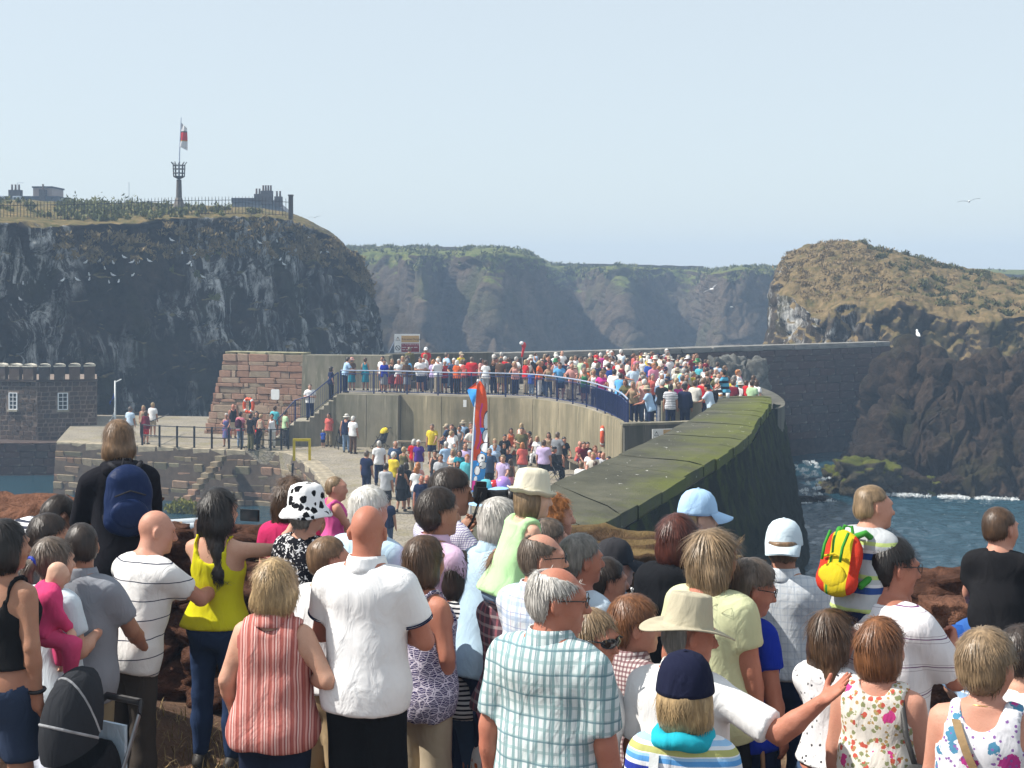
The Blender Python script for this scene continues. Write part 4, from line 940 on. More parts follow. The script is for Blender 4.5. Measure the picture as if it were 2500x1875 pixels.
PLAIN_NAME = dict(offwhite='cream', charcoal='dark grey', lightgrey='light grey', royal='royal blue', lightblue='light blue', paleblue='pale blue', sky='sky blue', palegreen='pale green', lightdenim='faded denim')
def cname(c): return PLAIN_NAME.get(c, c)
MAT_EYE = simple('eye_dark', (.02, .015, .012), .15, .1, 5, 0)
MAT_GLASS_DARK = simple('dark_lens', (.008, .008, .01), .12, .1, 5, 0, spec=.6)
MAT_METAL = simple('grey_metal', (.25, .25, .26), .4, .2, 9, .1, metal=.8)
MAT_BLACK = simple('black_plastic', (.015, .015, .017), .4, .2, 9, .1)
MAT_SHOE = simple('shoe_leather', (.03, .026, .024), .55, .3, 9, .2)
EYE = MB().lathe([(.0, .0045), (.0035, .003), (.0045, 0), (.0035, -.003), (0, -.0045)], 10).mesh('eye', True)

def person(at_, yaw, fig, label, cat='person', group=None, sk='fair', hair=None, hat=None, glasses=None, top=None, bottom=None, shoes=True, hands=None, coarse=1.0, strands=900, extra=None, face=True):
    """at_: world foot/seat point; top=(material, kwargs); bottom=(material, kwargs)"""
    b = fig.body(.026*coarse, .0112*coarse, hands, face=face)
    o = link('person', b, None, skn(sk)); o.location = at_; o.rotation_euler = (0, 0, -math.radians(yaw)); tag(o, label, cat, group)
    if top:
        nm = {'tee': 't_shirt', 'polo': 'polo_shirt', 'shirt': 'shirt', 'long': 'long_sleeved_top', 'vest': 'vest', 'tank': 'tank_top', 'sleeveless': 'sleeveless_top'}[top[1].get('style', 'tee')]
        tk = dict(top[1]); cl_ = tk.pop('collar', False); top = (top[0], tk)
        if cl_: link('collar', fig.collar(), o, top[0])
        link(nm, fig.top(**{**dict(h=.0175*coarse), **top[1]}), o, top[0])
    if bottom: link(bottom[1].get('style', 'trousers'), fig.bottom(**{**dict(h=.028*coarse), **bottom[1]}), o, bottom[0])
    if shoes and fig.legs != 'straddle': [link('shoe', fig.shoe(sd, .022*coarse), o, MAT_SHOE) for sd in 'RL']
    if hair: link('hair', fig.hair(**{**dict(h=.011*coarse, strands=int(strands), under=bool(hat)), **hair[1]}), o, hr(hair[0]))
    if hat:
        me = hat_of(hat[0]).copy(); q = link('hat', me, o, hat[1]); q.matrix_local = fig.headmat()@Matrix.Scale({'brim': .98}.get(hat[0], 1.10), 4)@Matrix.Translation(hat[2] if len(hat) > 2 else (0, 0, 0))@(hat[3] if len(hat) > 3 else Matrix.Identity(4))
    if glasses:
        me = glasses_mesh(glasses != 'clear', glasses == 'wrap'); q = link('glasses', me, o, MAT_GLASS_DARK); q.matrix_local = fig.headmat()
    if face:
        for m_ in (1, -1): q = link('eye', EYE, o, MAT_EYE); q.matrix_local = fig.headmat()@Matrix.Translation((.031*m_, .0905, .0105))
    if extra: extra(o, fig)
    return o
# ------------------------------------------------------------------ the spectators in front
FEET = []; FG = {}
TURN = dict(A=(20, 25), B=(42, 25), C=(35, 10), D=(15, -40), E=(-24, 5), G=(36, 34), H=(16, 30), I=(15, 0), J=(18, -12), K=(30, 12), N=(28, 15), O=(36, 30), P=(55, 24), Q=(50, 16), R=(46, 0), T=(56, 12), Y=(50, 10), V=(80, 8), W=(66, 12), X=(44, 42), Z=(32, 60),
    AA=(48, 24), AB=(70, 12), AC=(60, 18), AE=(55, 36), AF=(76, 10), AG=(30, 16), AH=(38, 22), AJ=(34, 48), AK=(18, -8), AL=(56, 30), AM=(22, -6), AN=(56, 24), AP=(50, 16), AQ=(30, 24), AR=(28, 26), AS=(22, 38), AO=(48, 34), U=(56, 28), AU=(45, 20))
W_ = 'white'
def fg(key, px, py, d, h, yaw, label, fig=None, hatz=0, seat=None, **kw):
    """px,py: where the top of the head (or hat) stands in the photograph, d: distance"""
    if key in TURN: yaw = TURN[key][0]; fig = {**(fig or {}), 'hyaw': TURN[key][1]}
    f = Fig(h, **(fig or {})); top = f.hc+f.H@(np.array([0, -.01, .125+hatz])*f.hk); R = rotz(-math.radians(yaw)); t = R@top
    if seat is None:
        P = at(px, py, d); loc = (P.x-t[0], P.y-t[1], P.z-t[2]); FEET.append(loc)
    else: loc = seat
    hair = kw.pop('hair', None); o = person(loc, yaw, f, label, hair=hair, group=kw.pop('group', None), strands=kw.pop('strands', 2600), **kw); FG[key] = (o, f, loc, yaw, R); return o
def wpt(key, p):
    """a point of a figure's own frame in world space"""
    o, f, loc, yaw, R = FG[key]; return Vector(np.array(loc)+R@np.array(p))
C1 = lambda n, c, kind='plain', **o: cloth(n, c, kind, **o)
STRIPED_TEE = C1('white_navy_stripe', (.74, .73, .72), 'hstripe', s=[(.105, .055, (.03, .035, .07), .2)])
fg('A', 12, 1275, 7.2, 1.66, 8, 'woman in black strappy top and denim shorts with wrist watch', dict(sex='f', build=1.12, arms=('downb', 'down')), sk='tan', hair=('black', dict(style='bob')), top=(C1('black_top', (.012, .012, .013)), dict(style='tank', hem=.10)), bottom=(C1('jean_shorts', (.03, .045, .085)), dict(style='shorts', waist=.03)))
fg('B', 118, 1262, 8.5, 1.70, 30, 'man with short dark hair in dark grey t-shirt behind the ponytail woman', dict(hyaw=20), sk='tan', hair=('dark', dict(style='short', vol=1.5)), top=(cl('charcoal'), {}), bottom=(cl('navy'), {}))
fg('C', 127, 1318, 7.75, 1.63, 28, 'woman with pinned-up hair and blue hair tie carrying a baby', dict(sex='f', build=1.15, arms=('hold', 'hold')), sk='fair', hair=('greybrown', dict(style='pony')), top=(C1('pale_tee', (.60, .68, .74)), dict(style='tee', hem=-.12, loose=.015)), bottom=(C1('white_shorts', (.60, .64, .74)), dict(style='long_shorts', ease=.04)))
fg('D', 198, 1280, 8.0, 1.74, 22, 'man with cropped dark hair in grey short-sleeved shirt', dict(build=1.08, hyaw=-30, arms=('front', 'front')), sk='tan', hair=('dark', dict(style='crop', vol=.5)), top=(C1('grey_shirt', (.25, .265, .30)), dict(style='polo', hem=-.16, loose=.02, collar=True)), bottom=(cl('khaki'), {}))
fg('E', 288, 1030, 9.3, 1.84, 18, 'tall person in black hoodie with blue backpack', dict(lean=8, hpitch=12, build=.93, arms=('front', 'front')), sk='fair', hair=('lightbrown', dict(style='bob', vol=.9)), top=(C1('black_hoodie', (.012, .012, .016)), dict(style='long', sleeve=1.95, hem=-.08, loose=.012, ease=.017, collar=True)), bottom=(cl('black'), dict(style='jeans')))
fg('F', 172, 1228, 9.4, 1.60, 40, 'stooping person in white sleeves and striped waistcoat at the rocks', dict(lean=62, hpitch=40, sex='f', arms=('down', 'front')), sk='fair', hair=('dark', dict(style='short')), top=(C1('white_dark_stripe', (.74, .74, .76), 'hstripe', s=[(.03, .4, (.04, .045, .07), 0)]), dict(style='tee')), bottom=(cl('charcoal'), {}))
fg('G', 385, 1245, 8.6, 1.74, 30, 'bald man in white t-shirt with thin dark stripes leaning forward', dict(build=1.08, lean=14, hyaw=18, hpitch=8, arms=(((.2, .95, -.42), (-.45, .85, .3)), ((.2, .95, -.42), (-.45, .85, .3)))), sk='pink', top=(STRIPED_TEE, dict(style='tee', hem=-.10, loose=.012)), bottom=(C1('brown_trousers', (.06, .05, .042)), dict(ease=.010, waist=.0)))
fg('H', 533, 1200, 8.8, 1.68, 12, 'woman with long dark hair in yellow camisole holding up a phone', dict(sex='f', build=1.08, hyaw=22, arms=(((.75, .75, -.1), (.25, .6, .75)), ((.25, .9, -.3), (.55, .75, .45)))), sk='fair', hands={'R': 'grip', 'L': 'grip'}, hair=('black', dict(style='longer', strands=4200, curl=.35, vol=1.4)), top=(C1('yellow_top', (.58, .54, .015)), dict(style='tank', hem=.0, fold=.005)), bottom=(C1('blue_jeans', (.022, .04, .095)), dict(style='jeans')), strands=4200)
fg('I', 673, 1376, 7.0, 1.60, 12, 'woman with tousled blond hair in sleeveless red striped blouse', dict(sex='f', build=1.22, hyaw=5, arms=('hips', ((.3, -.2, -1), (.05, .45, -.8)))), sk='fair', hair=('blond', dict(style='bob', curl=.35, vol=1.7, strands=4200)), top=(C1('red_stripe_blouse', (.40, .12, .10), 'vstripe', s=[(.028, .33, (.60, .30, .27), 0), (.028, .1, (.26, .07, .07), .55), (.056, .12, (.66, .45, .42), .7)]), dict(style='sleeveless', hem=-.10, loose=.02, collar=True, fold=.008)), bottom=(C1('dark_jeans', (.012, .018, .04)), dict(style='jeans')))
fg('J', 897, 1233, 7.0, 1.83, 14, 'bald sunburnt man in plain white polo shirt with folded arms', dict(build=1.06, arms=('fold', 'fold'), hyaw=-6), sk='burnt', top=(C1('white_polo', (.80, .80, .81)), dict(style='polo', hem=-.10, loose=.02, collar=True, fold=.0055)), bottom=(C1('black_trousers', (.008, .008, .009)), dict(ease=.022)))
fg('K', 748, 1189, 8.7, 1.66, 20, 'woman in white bucket hat with black flowers and patterned top', dict(sex='f', build=1.15), hatz=.03, sk='fair', hair=('grey', dict(style='short')), hat=('bucket', C1('flower_hat', (.78, .78, .78), 'floral', f=[(26, .55, (.01, .01, .012))], sel=.45)), top=(C1('black_white_floral', (.010, .010, .014), 'blot', f=[(30, .54, (.72, .72, .74))]), dict(style='tee', sleeve=.8, hem=-.16, loose=.02)), bottom=(cl('navy'), {}))
fg('L', 712, 1172, 9.35, 1.68, 20, 'woman with windswept auburn-brown hair holding a toddler', dict(sex='f', build=1.05, arms=('hold', 'down')), sk='fair', hair=('brown', dict(style='wavy', curl=.5, vol=1.5, strands=4000)), top=(C1('magenta_top', (.5, .03, .12)), dict(style='tee')), bottom=(cl('denim'), {}))
fg('N', 900, 1195, 8.2, 1.66, 20, 'white-haired person in pale blue t-shirt beyond the white polo', dict(build=1.15, hyaw=15, arms=('front', 'front')), sk='pink', hair=('white', dict(style='short', vol=1.7)), top=(C1('pale_blue_tee', (.46, .62, .74)), dict(style='tee', loose=.02)), bottom=(cl('beige'), {}))
fg('O', 800, 1313, 7.75, 1.62, 25, 'person with short receding brown hair in white t-shirt and tan trousers', dict(hyaw=20, build=1.0), sk='pink', hair=('lightbrown', dict(style='crop', vol=.8)), top=(cl('white'), dict(style='tee', sleeve=.8)), bottom=(C1('tan_trousers', (.33, .24, .14)), {}))
fg('P', 1103, 1149, 8.4, 1.83, 48, 'dark-haired man in fine check shirt taking a photograph', dict(hyaw=18, hpitch=4, lean=6, arms=('camera', 'camera')), sk='tan', hands={'R': 'grip', 'L': 'lens'}, hair=('dark', dict(style='short', vol=1.5)), top=(C1('fine_check', (.72, .72, .76), 'plaid', v=[(.012, .28, (.16, .12, .32), 0, .8)], h=[(.012, .28, (.16, .12, .32), 0, .8)]), dict(style='long', sleeve=1.9, collar=True)), bottom=(cl('navy'), {}))
fg('Q', 1068, 1200, 8.0, 1.70, 40, 'man with tousled dark hair in pale pink polo shirt', dict(hyaw=12, arms=('front', 'front')), sk='tan', hair=('dark', dict(style='short', vol=1.7, curl=.3)), top=(C1('pink_polo', (.62, .44, .60)), dict(style='polo', collar=True, loose=.01)), bottom=(cl('navy'), {}))
fg('R', 1035, 1315, 7.5, 1.60, 40, 'woman with dark brown bob in purple lace-patterned top', dict(sex='f', build=1.18, hyaw=8, arms=('clasp', 'clasp')), sk='burnt', hands={'R': 'relax', 'L': 'relax'}, hair=('brown', dict(style='bob', vol=1.4)), top=(C1('purple_lace', (.045, .035, .11), 'scales', sc=26., c2=(.62, .58, .68)), dict(style='tank', hem=-.15, loose=.02)), bottom=(cl('beige'), {}))
fg('S', 1122, 1350, 7.9, 1.58, 40, 'woman in black and white striped top hidden behind purple-topped woman', dict(sex='f', build=1.05), sk='burnt', hair=('dark', dict(style='bob')), top=(C1('bw_stripe', (.72, .72, .72), 'hstripe', s=[(.024, .42, (.02, .02, .03), 0)]), dict(style='tee', hem=-.1)), bottom=(cl('denim'), dict(style='jeans')))
fg('T', 1222, 1221, 7.9, 1.74, 50, 'person with collar-length grey hair in light blue shirt', dict(build=1.1, lean=12, hyaw=10, arms=('front', 'downb')), sk='burnt', hair=('silver', dict(style='bob', vol=1.2)), top=(C1('light_blue_shirt', (.40, .54, .66)), dict(style='shirt', hem=-.1, loose=.02, collar=True)), bottom=(cl('navy'), {}))
fg('Y', 1243, 1345, 7.5, 1.66, 45, 'woman with wavy brown hair carrying child in straw hat', dict(sex='f', build=1.0, arms=('front', 'front')), sk='fair', hair=('lightbrown', dict(style='wavy', curl=.5, vol=1.3)), top=(C1('dark_check', (.10, .06, .08), 'plaid', v=[(.05, .3, (.3, .1, .12), 0, .8)], h=[(.05, .3, (.35, .3, .3), 0, .6)]), dict(style='tee')), bottom=(cl('pink'), {}))
fg('V', 1352, 1212, 8.8, 1.64, 75, 'woman with curly strawberry-blond hair seen in profile', dict(sex='f', hyaw=8), sk='pink', hair=('ginger', dict(style='curly', curl=.9, vol=1.3, strands=3600)), top=(cl('navy'), dict(style='tee')), bottom=(cl('navy'), {}))
fg('W', 1338, 1270, 8.45, 1.62, 60, 'man with short greying brown hair below the curly-haired woman', dict(hyaw=10), sk='pink', hair=('greybrown', dict(style='short')), top=(cl('grey'), {}), bottom=(cl('navy'), {}))
fg('X', 1320, 1303, 7.15, 1.72, 38, 'balding man with glasses in white shirt with pale blue checks', dict(build=1.12, hyaw=22, arms=('front', 'front')), sk='pink', glasses='clear', hair=('greybrown', dict(style='balding', vol=.6)), top=(C1('pale_plaid', (.66, .70, .74), 'plaid', v=[(.07, .3, (.30, .40, .56), 0, .6), (.07, .06, (.35, .2, .3), .5, .7)], h=[(.07, .3, (.30, .40, .56), 0, .55), (.07, .06, (.25, .3, .5), .5, .7)]), dict(style='shirt', hem=-.1, loose=.025, collar=True)), bottom=(cl('navy'), {}))
fg('Z', 1362, 1385, 5.6, 1.75, 26, 'white-haired man with glasses in green plaid short-sleeved shirt', dict(build=1.14, hyaw=32, hpitch=4, arms=('down', 'downb'), belly=.03), sk='burnt', glasses='clear', hands={'R': 'relax', 'L': 'relax'}, hair=('silver', dict(style='balding', vol=.9, strands=3600)), top=(C1('green_plaid', (.60, .66, .66), 'plaid', v=[(.034, .36, (.13, .25, .27), 0, .8), (.068, .1, (.08, .16, .2), .62, .8), (.017, .12, (.35, .45, .46), .3, .6)], h=[(.042, .28, (.20, .32, .33), 0, .55), (.084, .08, (.10, .18, .22), .5, .7)]), dict(style='shirt', hem=-.16, loose=.03, collar=True, sleeve=.85, fold=.009)), bottom=(cl('grey'), {}))
fg('AA', 1416, 1310, 7.55, 1.70, 40, 'grey-haired man in pale blue t-shirt behind balding man', dict(hyaw=12), sk='burnt', hair=('grey', dict(style='short', vol=1.1)), top=(C1('ice_blue_tee', (.52, .62, .72)), {}), bottom=(cl('navy'), {}))
fg('AB', 1500, 1322, 8.4, 1.60, 62, 'person in dark grey baseball cap looking out to sea', dict(hyaw=8), hatz=.02, sk='pink', hair=('greybrown', dict(style='short')), hat=('cap', cl('charcoal')), top=(cl('grey'), {}), bottom=(cl('navy'), {}))
fg('AC', 1480, 1368, 7.9, 1.58, 55, 'person with short dark hair below the grey cap', dict(hyaw=10), sk='pink', hair=('dark', dict(style='short', vol=1.2)), top=(cl('lightgrey'), {}), bottom=(cl('navy'), {}))
fg('AD', 1450, 1492, 6.25, 1.60, 112, 'woman in wraparound sunglasses and white top turning round', dict(sex='f', build=1.15, hyaw=14, hpitch=4), sk='burnt', glasses='wrap', hair=('darkblond', dict(style='pony', vol=.8)), top=(cl('white'), dict(style='tee', hem=-.1)), bottom=(cl('denim'), {}))
fg('AE', 1548, 1465, 6.65, 1.60, 48, 'woman with feathered copper hair and glasses in brown check shirt', dict(sex='f', build=1.1, hyaw=14), sk='pink', glasses='clear', hair=('auburn', dict(style='short', vol=2.0, strands=4200)), top=(C1('brown_check', (.60, .53, .52), 'plaid', v=[(.02, .42, (.16, .07, .08), 0, .75)], h=[(.02, .42, (.16, .07, .08), 0, .75)]), dict(style='shirt', collar=True, hem=-.12, loose=.02)), bottom=(cl('denim'), {}))
fg('AF', 1706, 1200, 8.3, 1.50, 72, 'fair-haired child in light blue cap', dict(hyaw=10, hpitch=2, head=1.04), hatz=.025, sk='pale', hair=('blond', dict(style='short', vol=.8)), hat=('cap', C1('light_blue_cap', (.36, .54, .76))), top=(cl('sky'), {}), bottom=(cl('navy'), dict(style='shorts')))
fg('AG', 1655, 1263, 7.7, 1.68, 25, 'woman with dark red hair in black jacket with striped sleeve badge', dict(sex='f', build=1.1), sk='fair', hair=('red', dict(style='bob', vol=1.5, strands=4000)), top=(C1('black_jacket', (.012, .013, .016)), dict(style='long', ease=.03, collar=True, hem=-.15)), bottom=(cl('black'), {}))
fg('AH', 1740, 1300, 6.9, 1.74, 28, 'woman with straight light brown hair in pale yellow t-shirt', dict(sex='f', build=1.28, hyaw=10, arms=('down', 'down')), sk='burnt', hands={'R': 'relax'}, hair=('darkblond', dict(style='long', vol=1.3, strands=4600)), top=(C1('pale_yellow_tee', (.56, .58, .36)), dict(style='tee', hem=-.12, loose=.02)), bottom=(cl('black'), {}))
fg('AI', 1612, 1425, 7.85, 1.42, 20, 'child with tousled light brown hair in dark top', dict(sex='f'), sk='fair', hair=('greybrown', dict(style='curly', curl=.7, vol=1.5, strands=3600)), top=(cl('black'), {}), bottom=(cl('navy'), {}))
fg('AJ', 1690, 1450, 6.2, 1.74, 30, 'man in tan brimmed hat and white shirt stretching out one arm', dict(build=1.1, hyaw=34, hpitch=8, hroll=-4, arms=(((.95, -.08, -.36), (.80, .0, .72)), 'down')), hatz=.045, sk='burnt', hands={'R': 'open'}, hair=('grey', dict(style='short', vol=.5)), hat=('brim', C1('tan_hat', (.42, .38, .28))), top=(cl('white'), dict(style='tee', sleeve=.85, collar=True, loose=.02)), bottom=(cl('black'), {}))
fg('AK', 1673, 1603, 5.15, 1.58, 16, 'woman in navy cap, turquoise scarf and bright striped top', dict(sex='f', build=1.1, hyaw=-6), hatz=.02, sk='fair', hair=('blond', dict(style='bob', vol=1.1, curl=.3)), hat=('cap', C1('navy_cap', (.012, .014, .035))), top=(C1('bright_stripes', (.70, .72, .76), 'hstripe', s=[(.05, .3, (.30, .50, .72), .3), (.2, .17, (.52, .03, .03), .12), (.2, .14, (.03, .05, .33), .86), (.2, .09, (.10, .30, .62), .64), (.2, .1, (.40, .40, .15), .48)]), dict(style='tee', sleeve=1.2, hem=-.1)), bottom=(cl('denim'), {}))
fg('AL', 1848, 1377, 7.0, 1.60, 48, 'woman with short dark hair and glasses in royal blue t-shirt', dict(sex='f', build=1.2, hyaw=14, hpitch=14), sk='burnt', glasses='clear', hands={'R': 'relax'}, hair=('greybrown', dict(style='short', vol=1.9, curl=.2)), top=(C1('royal_tee', (.01, .03, .34)), dict(style='tee', hem=-.1)), bottom=(cl('navy'), {}))
fg('AM', 1913, 1277, 8.3, 1.70, 15, 'man in white cap worn backwards and pale checked shirt', dict(build=1.12), hatz=.02, sk='tan', hair=('lightbrown', dict(style='crop', vol=.6)), hat=('cap', C1('white_cap', (.56, .66, .72)), (0, 0, 0), Matrix.Rotation(math.pi, 4, 'Z')), top=(C1('pale_grey_check', (.58, .61, .64), 'plaid', v=[(.04, .2, (.42, .47, .53), 0, .6)], h=[(.04, .2, (.42, .47, .53), 0, .6)]), dict(style='shirt', collar=True, loose=.02)), bottom=(cl('navy'), {}))
fg('AN', 2182, 1318, 6.75, 1.80, 46, 'dark-haired man with glasses carrying a boy on his shoulders', dict(build=1.22, hyaw=12, hpitch=4, lean=6, arms=(((.25, .6, -.75), (-.55, .6, .42)), ((.25, .6, -.75), (-.4, .6, .5)))), sk='burnt', glasses='clear', hands={'R': 'fist', 'L': 'fist'}, hair=('black', dict(style='short')), top=(C1('white_purple_lines', (.74, .72, .74), 'hstripe', s=[(.13, .035, (.16, .06, .16), .2), (.13, .015, (.3, .25, .3), .32), (.13, .015, (.3, .25, .3), .1)]), dict(style='tee', sleeve=.9, loose=.03, hem=-.12)), bottom=(cl('navy'), {}))
fg('AP', 2031, 1493, 6.6, 1.52, 38, 'girl with long straight brown hair in printed white t-shirt', dict(sex='f', build=.95, hyaw=10, arms=('front', 'front')), sk='burnt', hair=('brown', dict(style='long', strands=2400, vol=1.1)), top=(C1('printed_white_tee', (.70, .70, .72), 'floral', f=[(42, .26, (.05, .05, .06))], sel=.45), dict(style='tee', hem=.06)), bottom=(cl('denim'), dict(style='jeans')))
fg('AQ', 2150, 1517, 6.25, 1.58, 26, 'woman with auburn bob in sleeveless floral blouse with shoulder bag', dict(sex='f', build=1.2, hyaw=10), sk='pink', hair=('auburn', dict(style='bob', vol=1.3, strands=4600)), top=(C1('small_floral', (.70, .66, .60), 'floral', f=[(34, .36, (.26, .28, .14)), (27, .33, (.50, .10, .07)), (40, .3, (.42, .28, .12)), (9, .26, (.60, .06, .24))], sel=.32), dict(style='sleeveless', hem=-.12, loose=.02)), bottom=(cl('denim'), {}))
fg('AR', 2410, 1552, 5.6, 1.60, 24, 'woman with short ash-blond hair in sleeveless rose-patterned top', dict(sex='f', build=1.28, hyaw=10), sk='pink', hair=('darkblond', dict(style='short', vol=2.3, strands=5000)), top=(C1('rose_print', (.70, .70, .74), 'floral', f=[(13, .36, (.08, .24, .38)), (8, .34, (.48, .05, .26)), (45, .26, (.25, .12, .36))], sel=.35), dict(style='vest', hem=-.1, loose=.02)), bottom=(cl('white'), {}))
fg('AT', 2440, 1420, 7.3, 1.68, 20, 'man in light blue striped shirt carrying a boy in black', dict(build=1.15, arms=('front', 'front')), sk='fair', hair=('dark', dict(style='short')), top=(C1('sky_stripe', (.30, .46, .68), 'hstripe', s=[(.05, .2, (.66, .72, .78), 0)]), dict(style='tee', sleeve=.9, loose=.03)), bottom=(cl('navy'), {}))
fg('AU', 2500, 1535, 6.4, 1.58, 40, 'dark-haired person in white t-shirt beside ash-blond woman', dict(hyaw=5), sk='fair', hair=('dark', dict(style='short', vol=1.4)), top=(cl('white'), {}), bottom=(cl('denim'), {}))
fg('AV', 2128, 1503, 7.1, 1.45, 40, 'child in faded denim shirt behind auburn-haired woman', dict(build=1.15), sk='fair', hair=('blond', dict(style='short', vol=1.5)), top=(C1('denim_print', (.16, .26, .42), 'blot', f=[(35, .58, (.34, .42, .52))]), dict(style='shirt', collar=True, loose=.03)), bottom=(cl('denim'), {}))
# children riding on shoulders or held
def seat_on(key, dy=-.10, dz=-.015, dx=0):
    o, f, loc, yaw, R = FG[key]; return tuple(np.array(loc)+R@(f.neck+f.T@np.array([dx, dy, dz])))
fg('U', 0, 0, 0, 1.16, 52, 'child in cream crocheted sun hat and pale green sleeveless top', dict(sex='f', legs='straddle', lean=20, side=4, hyaw=18, head=1.04, arms=('front', 'front')), seat=tuple(np.array(seat_on('Y', -.10, .0))+[.07, 0, .05]), sk='pale', hair=('darkblond', dict(style='bob', vol=.8)), hat=('straw', C1('crochet_hat', (.62, .58, .46))), top=(C1('mint_top', (.44, .70, .36)), dict(style='sleeveless', hem=-.06, loose=.02)), bottom=(cl('lightdenim'), dict(style='shorts')))
fg('AO', 0, 0, 0, 1.14, 44, 'fair-haired boy with colourful backpack riding on shoulders', dict(legs='straddle', lean=14, hyaw=30, head=1.04, arms=('front', 'front')), seat=tuple(np.array(seat_on('AN', -.12, .0, -.13))+[.06, 0, -.10]), sk='pink', hair=('darkblond', dict(style='crop', vol=.6)), top=(C1('boy_stripes', (.42, .44, .46), 'hstripe', s=[(.15, .3, (.03, .07, .24), 0), (.15, .12, (.45, .55, .2), .55), (.15, .1, (.6, .6, .62), .8)]), dict(style='tee', loose=.02)), bottom=(cl('navy'), dict(style='shorts')))
fg('AS', 0, 0, 0, 1.18, 18, 'brown-haired boy in black t-shirt riding on shoulders', dict(legs='straddle', lean=6, hyaw=22, head=1.04, arms=('front', 'front')), seat=seat_on('AT', -.12, .02), sk='pink', hair=('brown', dict(style='crop', vol=.7)), top=(C1('black_tee', (.014, .014, .016)), dict(style='tee', loose=.03)), bottom=(C1('blue_shorts', (.035, .11, .34)), dict(style='shorts', ease=.03)))
fg('M', 818, 1163, 9.15, .82, 65, 'toddler with wispy fair hair in bright pink top', dict(legs='straddle', hyaw=25, head=1.0, arms=('front', 'front'), sex='f'), sk='pink', hair=('darkblond', dict(style='crop', vol=.15)), top=(C1('hot_pink', (.62, .10, .30)), dict(style='sleeveless')), bottom=(cl('white'), dict(style='shorts'))); FEET.pop()
fg('BB', 150, 1372, 7.5, .70, 58, 'bald baby in pink jacket held against a shoulder', dict(legs='straddle', hyaw=10, hpitch=20, lean=14, head=1.0, arms=('front', 'front')), sk='pale', top=(C1('pink_jacket', (.62, .06, .18)), dict(style='long', ease=.02, loose=.02, collar=True)), bottom=(C1('pink_legs', (.60, .07, .18)), dict(style='trousers'))); FEET.pop()

# ------------------------------------------------------------------ ground they stand on, rocks around it
def ground():
    pts = np.array(FEET); xs = np.linspace(-14, 14, 170); ys = np.linspace(-4, 15, 150); x, y = np.meshgrid(xs, ys, indexing='ij')
    q = np.r_[pts, [[-14, -4, 7.7], [14, -4, 7.7], [0, -4, 7.7], [0, 2, 7.7], [-8, 4, 7.7], [8, 4, 7.7], [-9, 10, 7.6], [9, 10, 7.6]]]
    d2 = (x[...,None]-q[:,0])**2+(y[...,None]-q[:,1])**2; wt = 1/(d2+.012)**1.6; z = (wt*q[:,2]).sum(-1)/wt.sum(-1)
    z = z-np.clip((y-11.3)/1.2, 0, 1)**2*(3-2*np.clip((y-11.3)/1.2, 0, 1))*9-np.clip((y-12.5)/2, 0, 1)*1
    near = np.sqrt(d2.min(-1)); z = z+.05*fbm(np.stack([x, y, 0*x], -1)*1.8, 4, 5)*np.clip((near-.12)/.3, 0, 1)
    k = NT('trodden_ground', .95, .2); c = k.ramp(k.noise(2.5, detail=6, rough=.7), [(.3, (.07, .04, .028)), (.55, (.16, .095, .06)), (.75, (.26, .19, .11))])
    k.col(c); k.bump(k.noise(12, detail=6, rough=.7), .9, .06)
    o = MB().quadgrid(np.stack([x, y, z], -1)).build('ground', k.m, smooth=True); tag(o, kind='structure')
    def gz(a, b): return z[np.clip(np.searchsorted(xs, a), 0, 169), np.clip(np.searchsorted(ys, b), 0, 149)]
    return gz
GZ = ground()
def rock(name, c, size, seed, mat, label, cat='rock', group=None, n=22, rough=.22, rz=0, box=.6):
    """an angular boulder: a cube-sphere pushed in by noise and facets"""
    u = np.linspace(-1, 1, n); fs = []; mb = MB()
    for ax in range(3):
        for sg in (1, -1):
            a, b = np.meshgrid(u, u, indexing='ij'); p = np.zeros((n, n, 3)); p[..., ax] = sg; p[..., (ax+1) % 3] = a*sg; p[..., (ax+2) % 3] = b
            sph = p/np.linalg.norm(p, axis=-1)[...,None]; p = p*box+sph*(1-box)*1.15
            cv, ce = cells(sph*1.7+seed*1.3, seed); p = p*(1+rough*fbm(sph*1.6+seed*3.1, 5, seed, .55)[...,None]+rough*(.5*cv-.5*np.clip(1-ce*6, 0, 1))[...,None]); mb.quadgrid(p*np.array(size)/2)
    me = mb.mesh(name, True); bm = bmesh.new(); bm.from_mesh(me); bmesh.ops.remove_doubles(bm, verts=bm.verts, dist=1e-4); bmesh.ops.recalc_face_normals(bm, faces=bm.faces); bm.to_mesh(me); bm.free()
    o = link(name, me, None, mat); o.location = c; o.rotation_euler = (0, 0, rz); tag(o, label, cat, group); return o
p = at(40, 1275, 12.2); rock('rock_slab', (p.x-.2, p.y+.3, p.z-.25), (2.6, 1.6, .75), 3, MAT_REDROCK, 'long flat slab of smooth red rock at the harbour edge', n=30)
p = at(95, 1330, 11); rock('boulder', (p.x-.1, p.y, p.z-.2), (1.1, .9, .8), 8, MAT_REDROCK, 'rounded red boulder below the flat red slab', n=26)
p = at(1530, 1345, 13.0); rock('rock_ledge', (p.x, p.y, p.z-.3), (2.3, 1.2, .75), 12, rock_mat('straw_rock', (.045, .028, .018), (.17, .105, .06), ((.10, .065, .03), (.16, .11, .05), (.22, .15, .07)), sc=3.5, gl=.95), 'low brown ledge topped with dry grass by the sea wall', n=28)
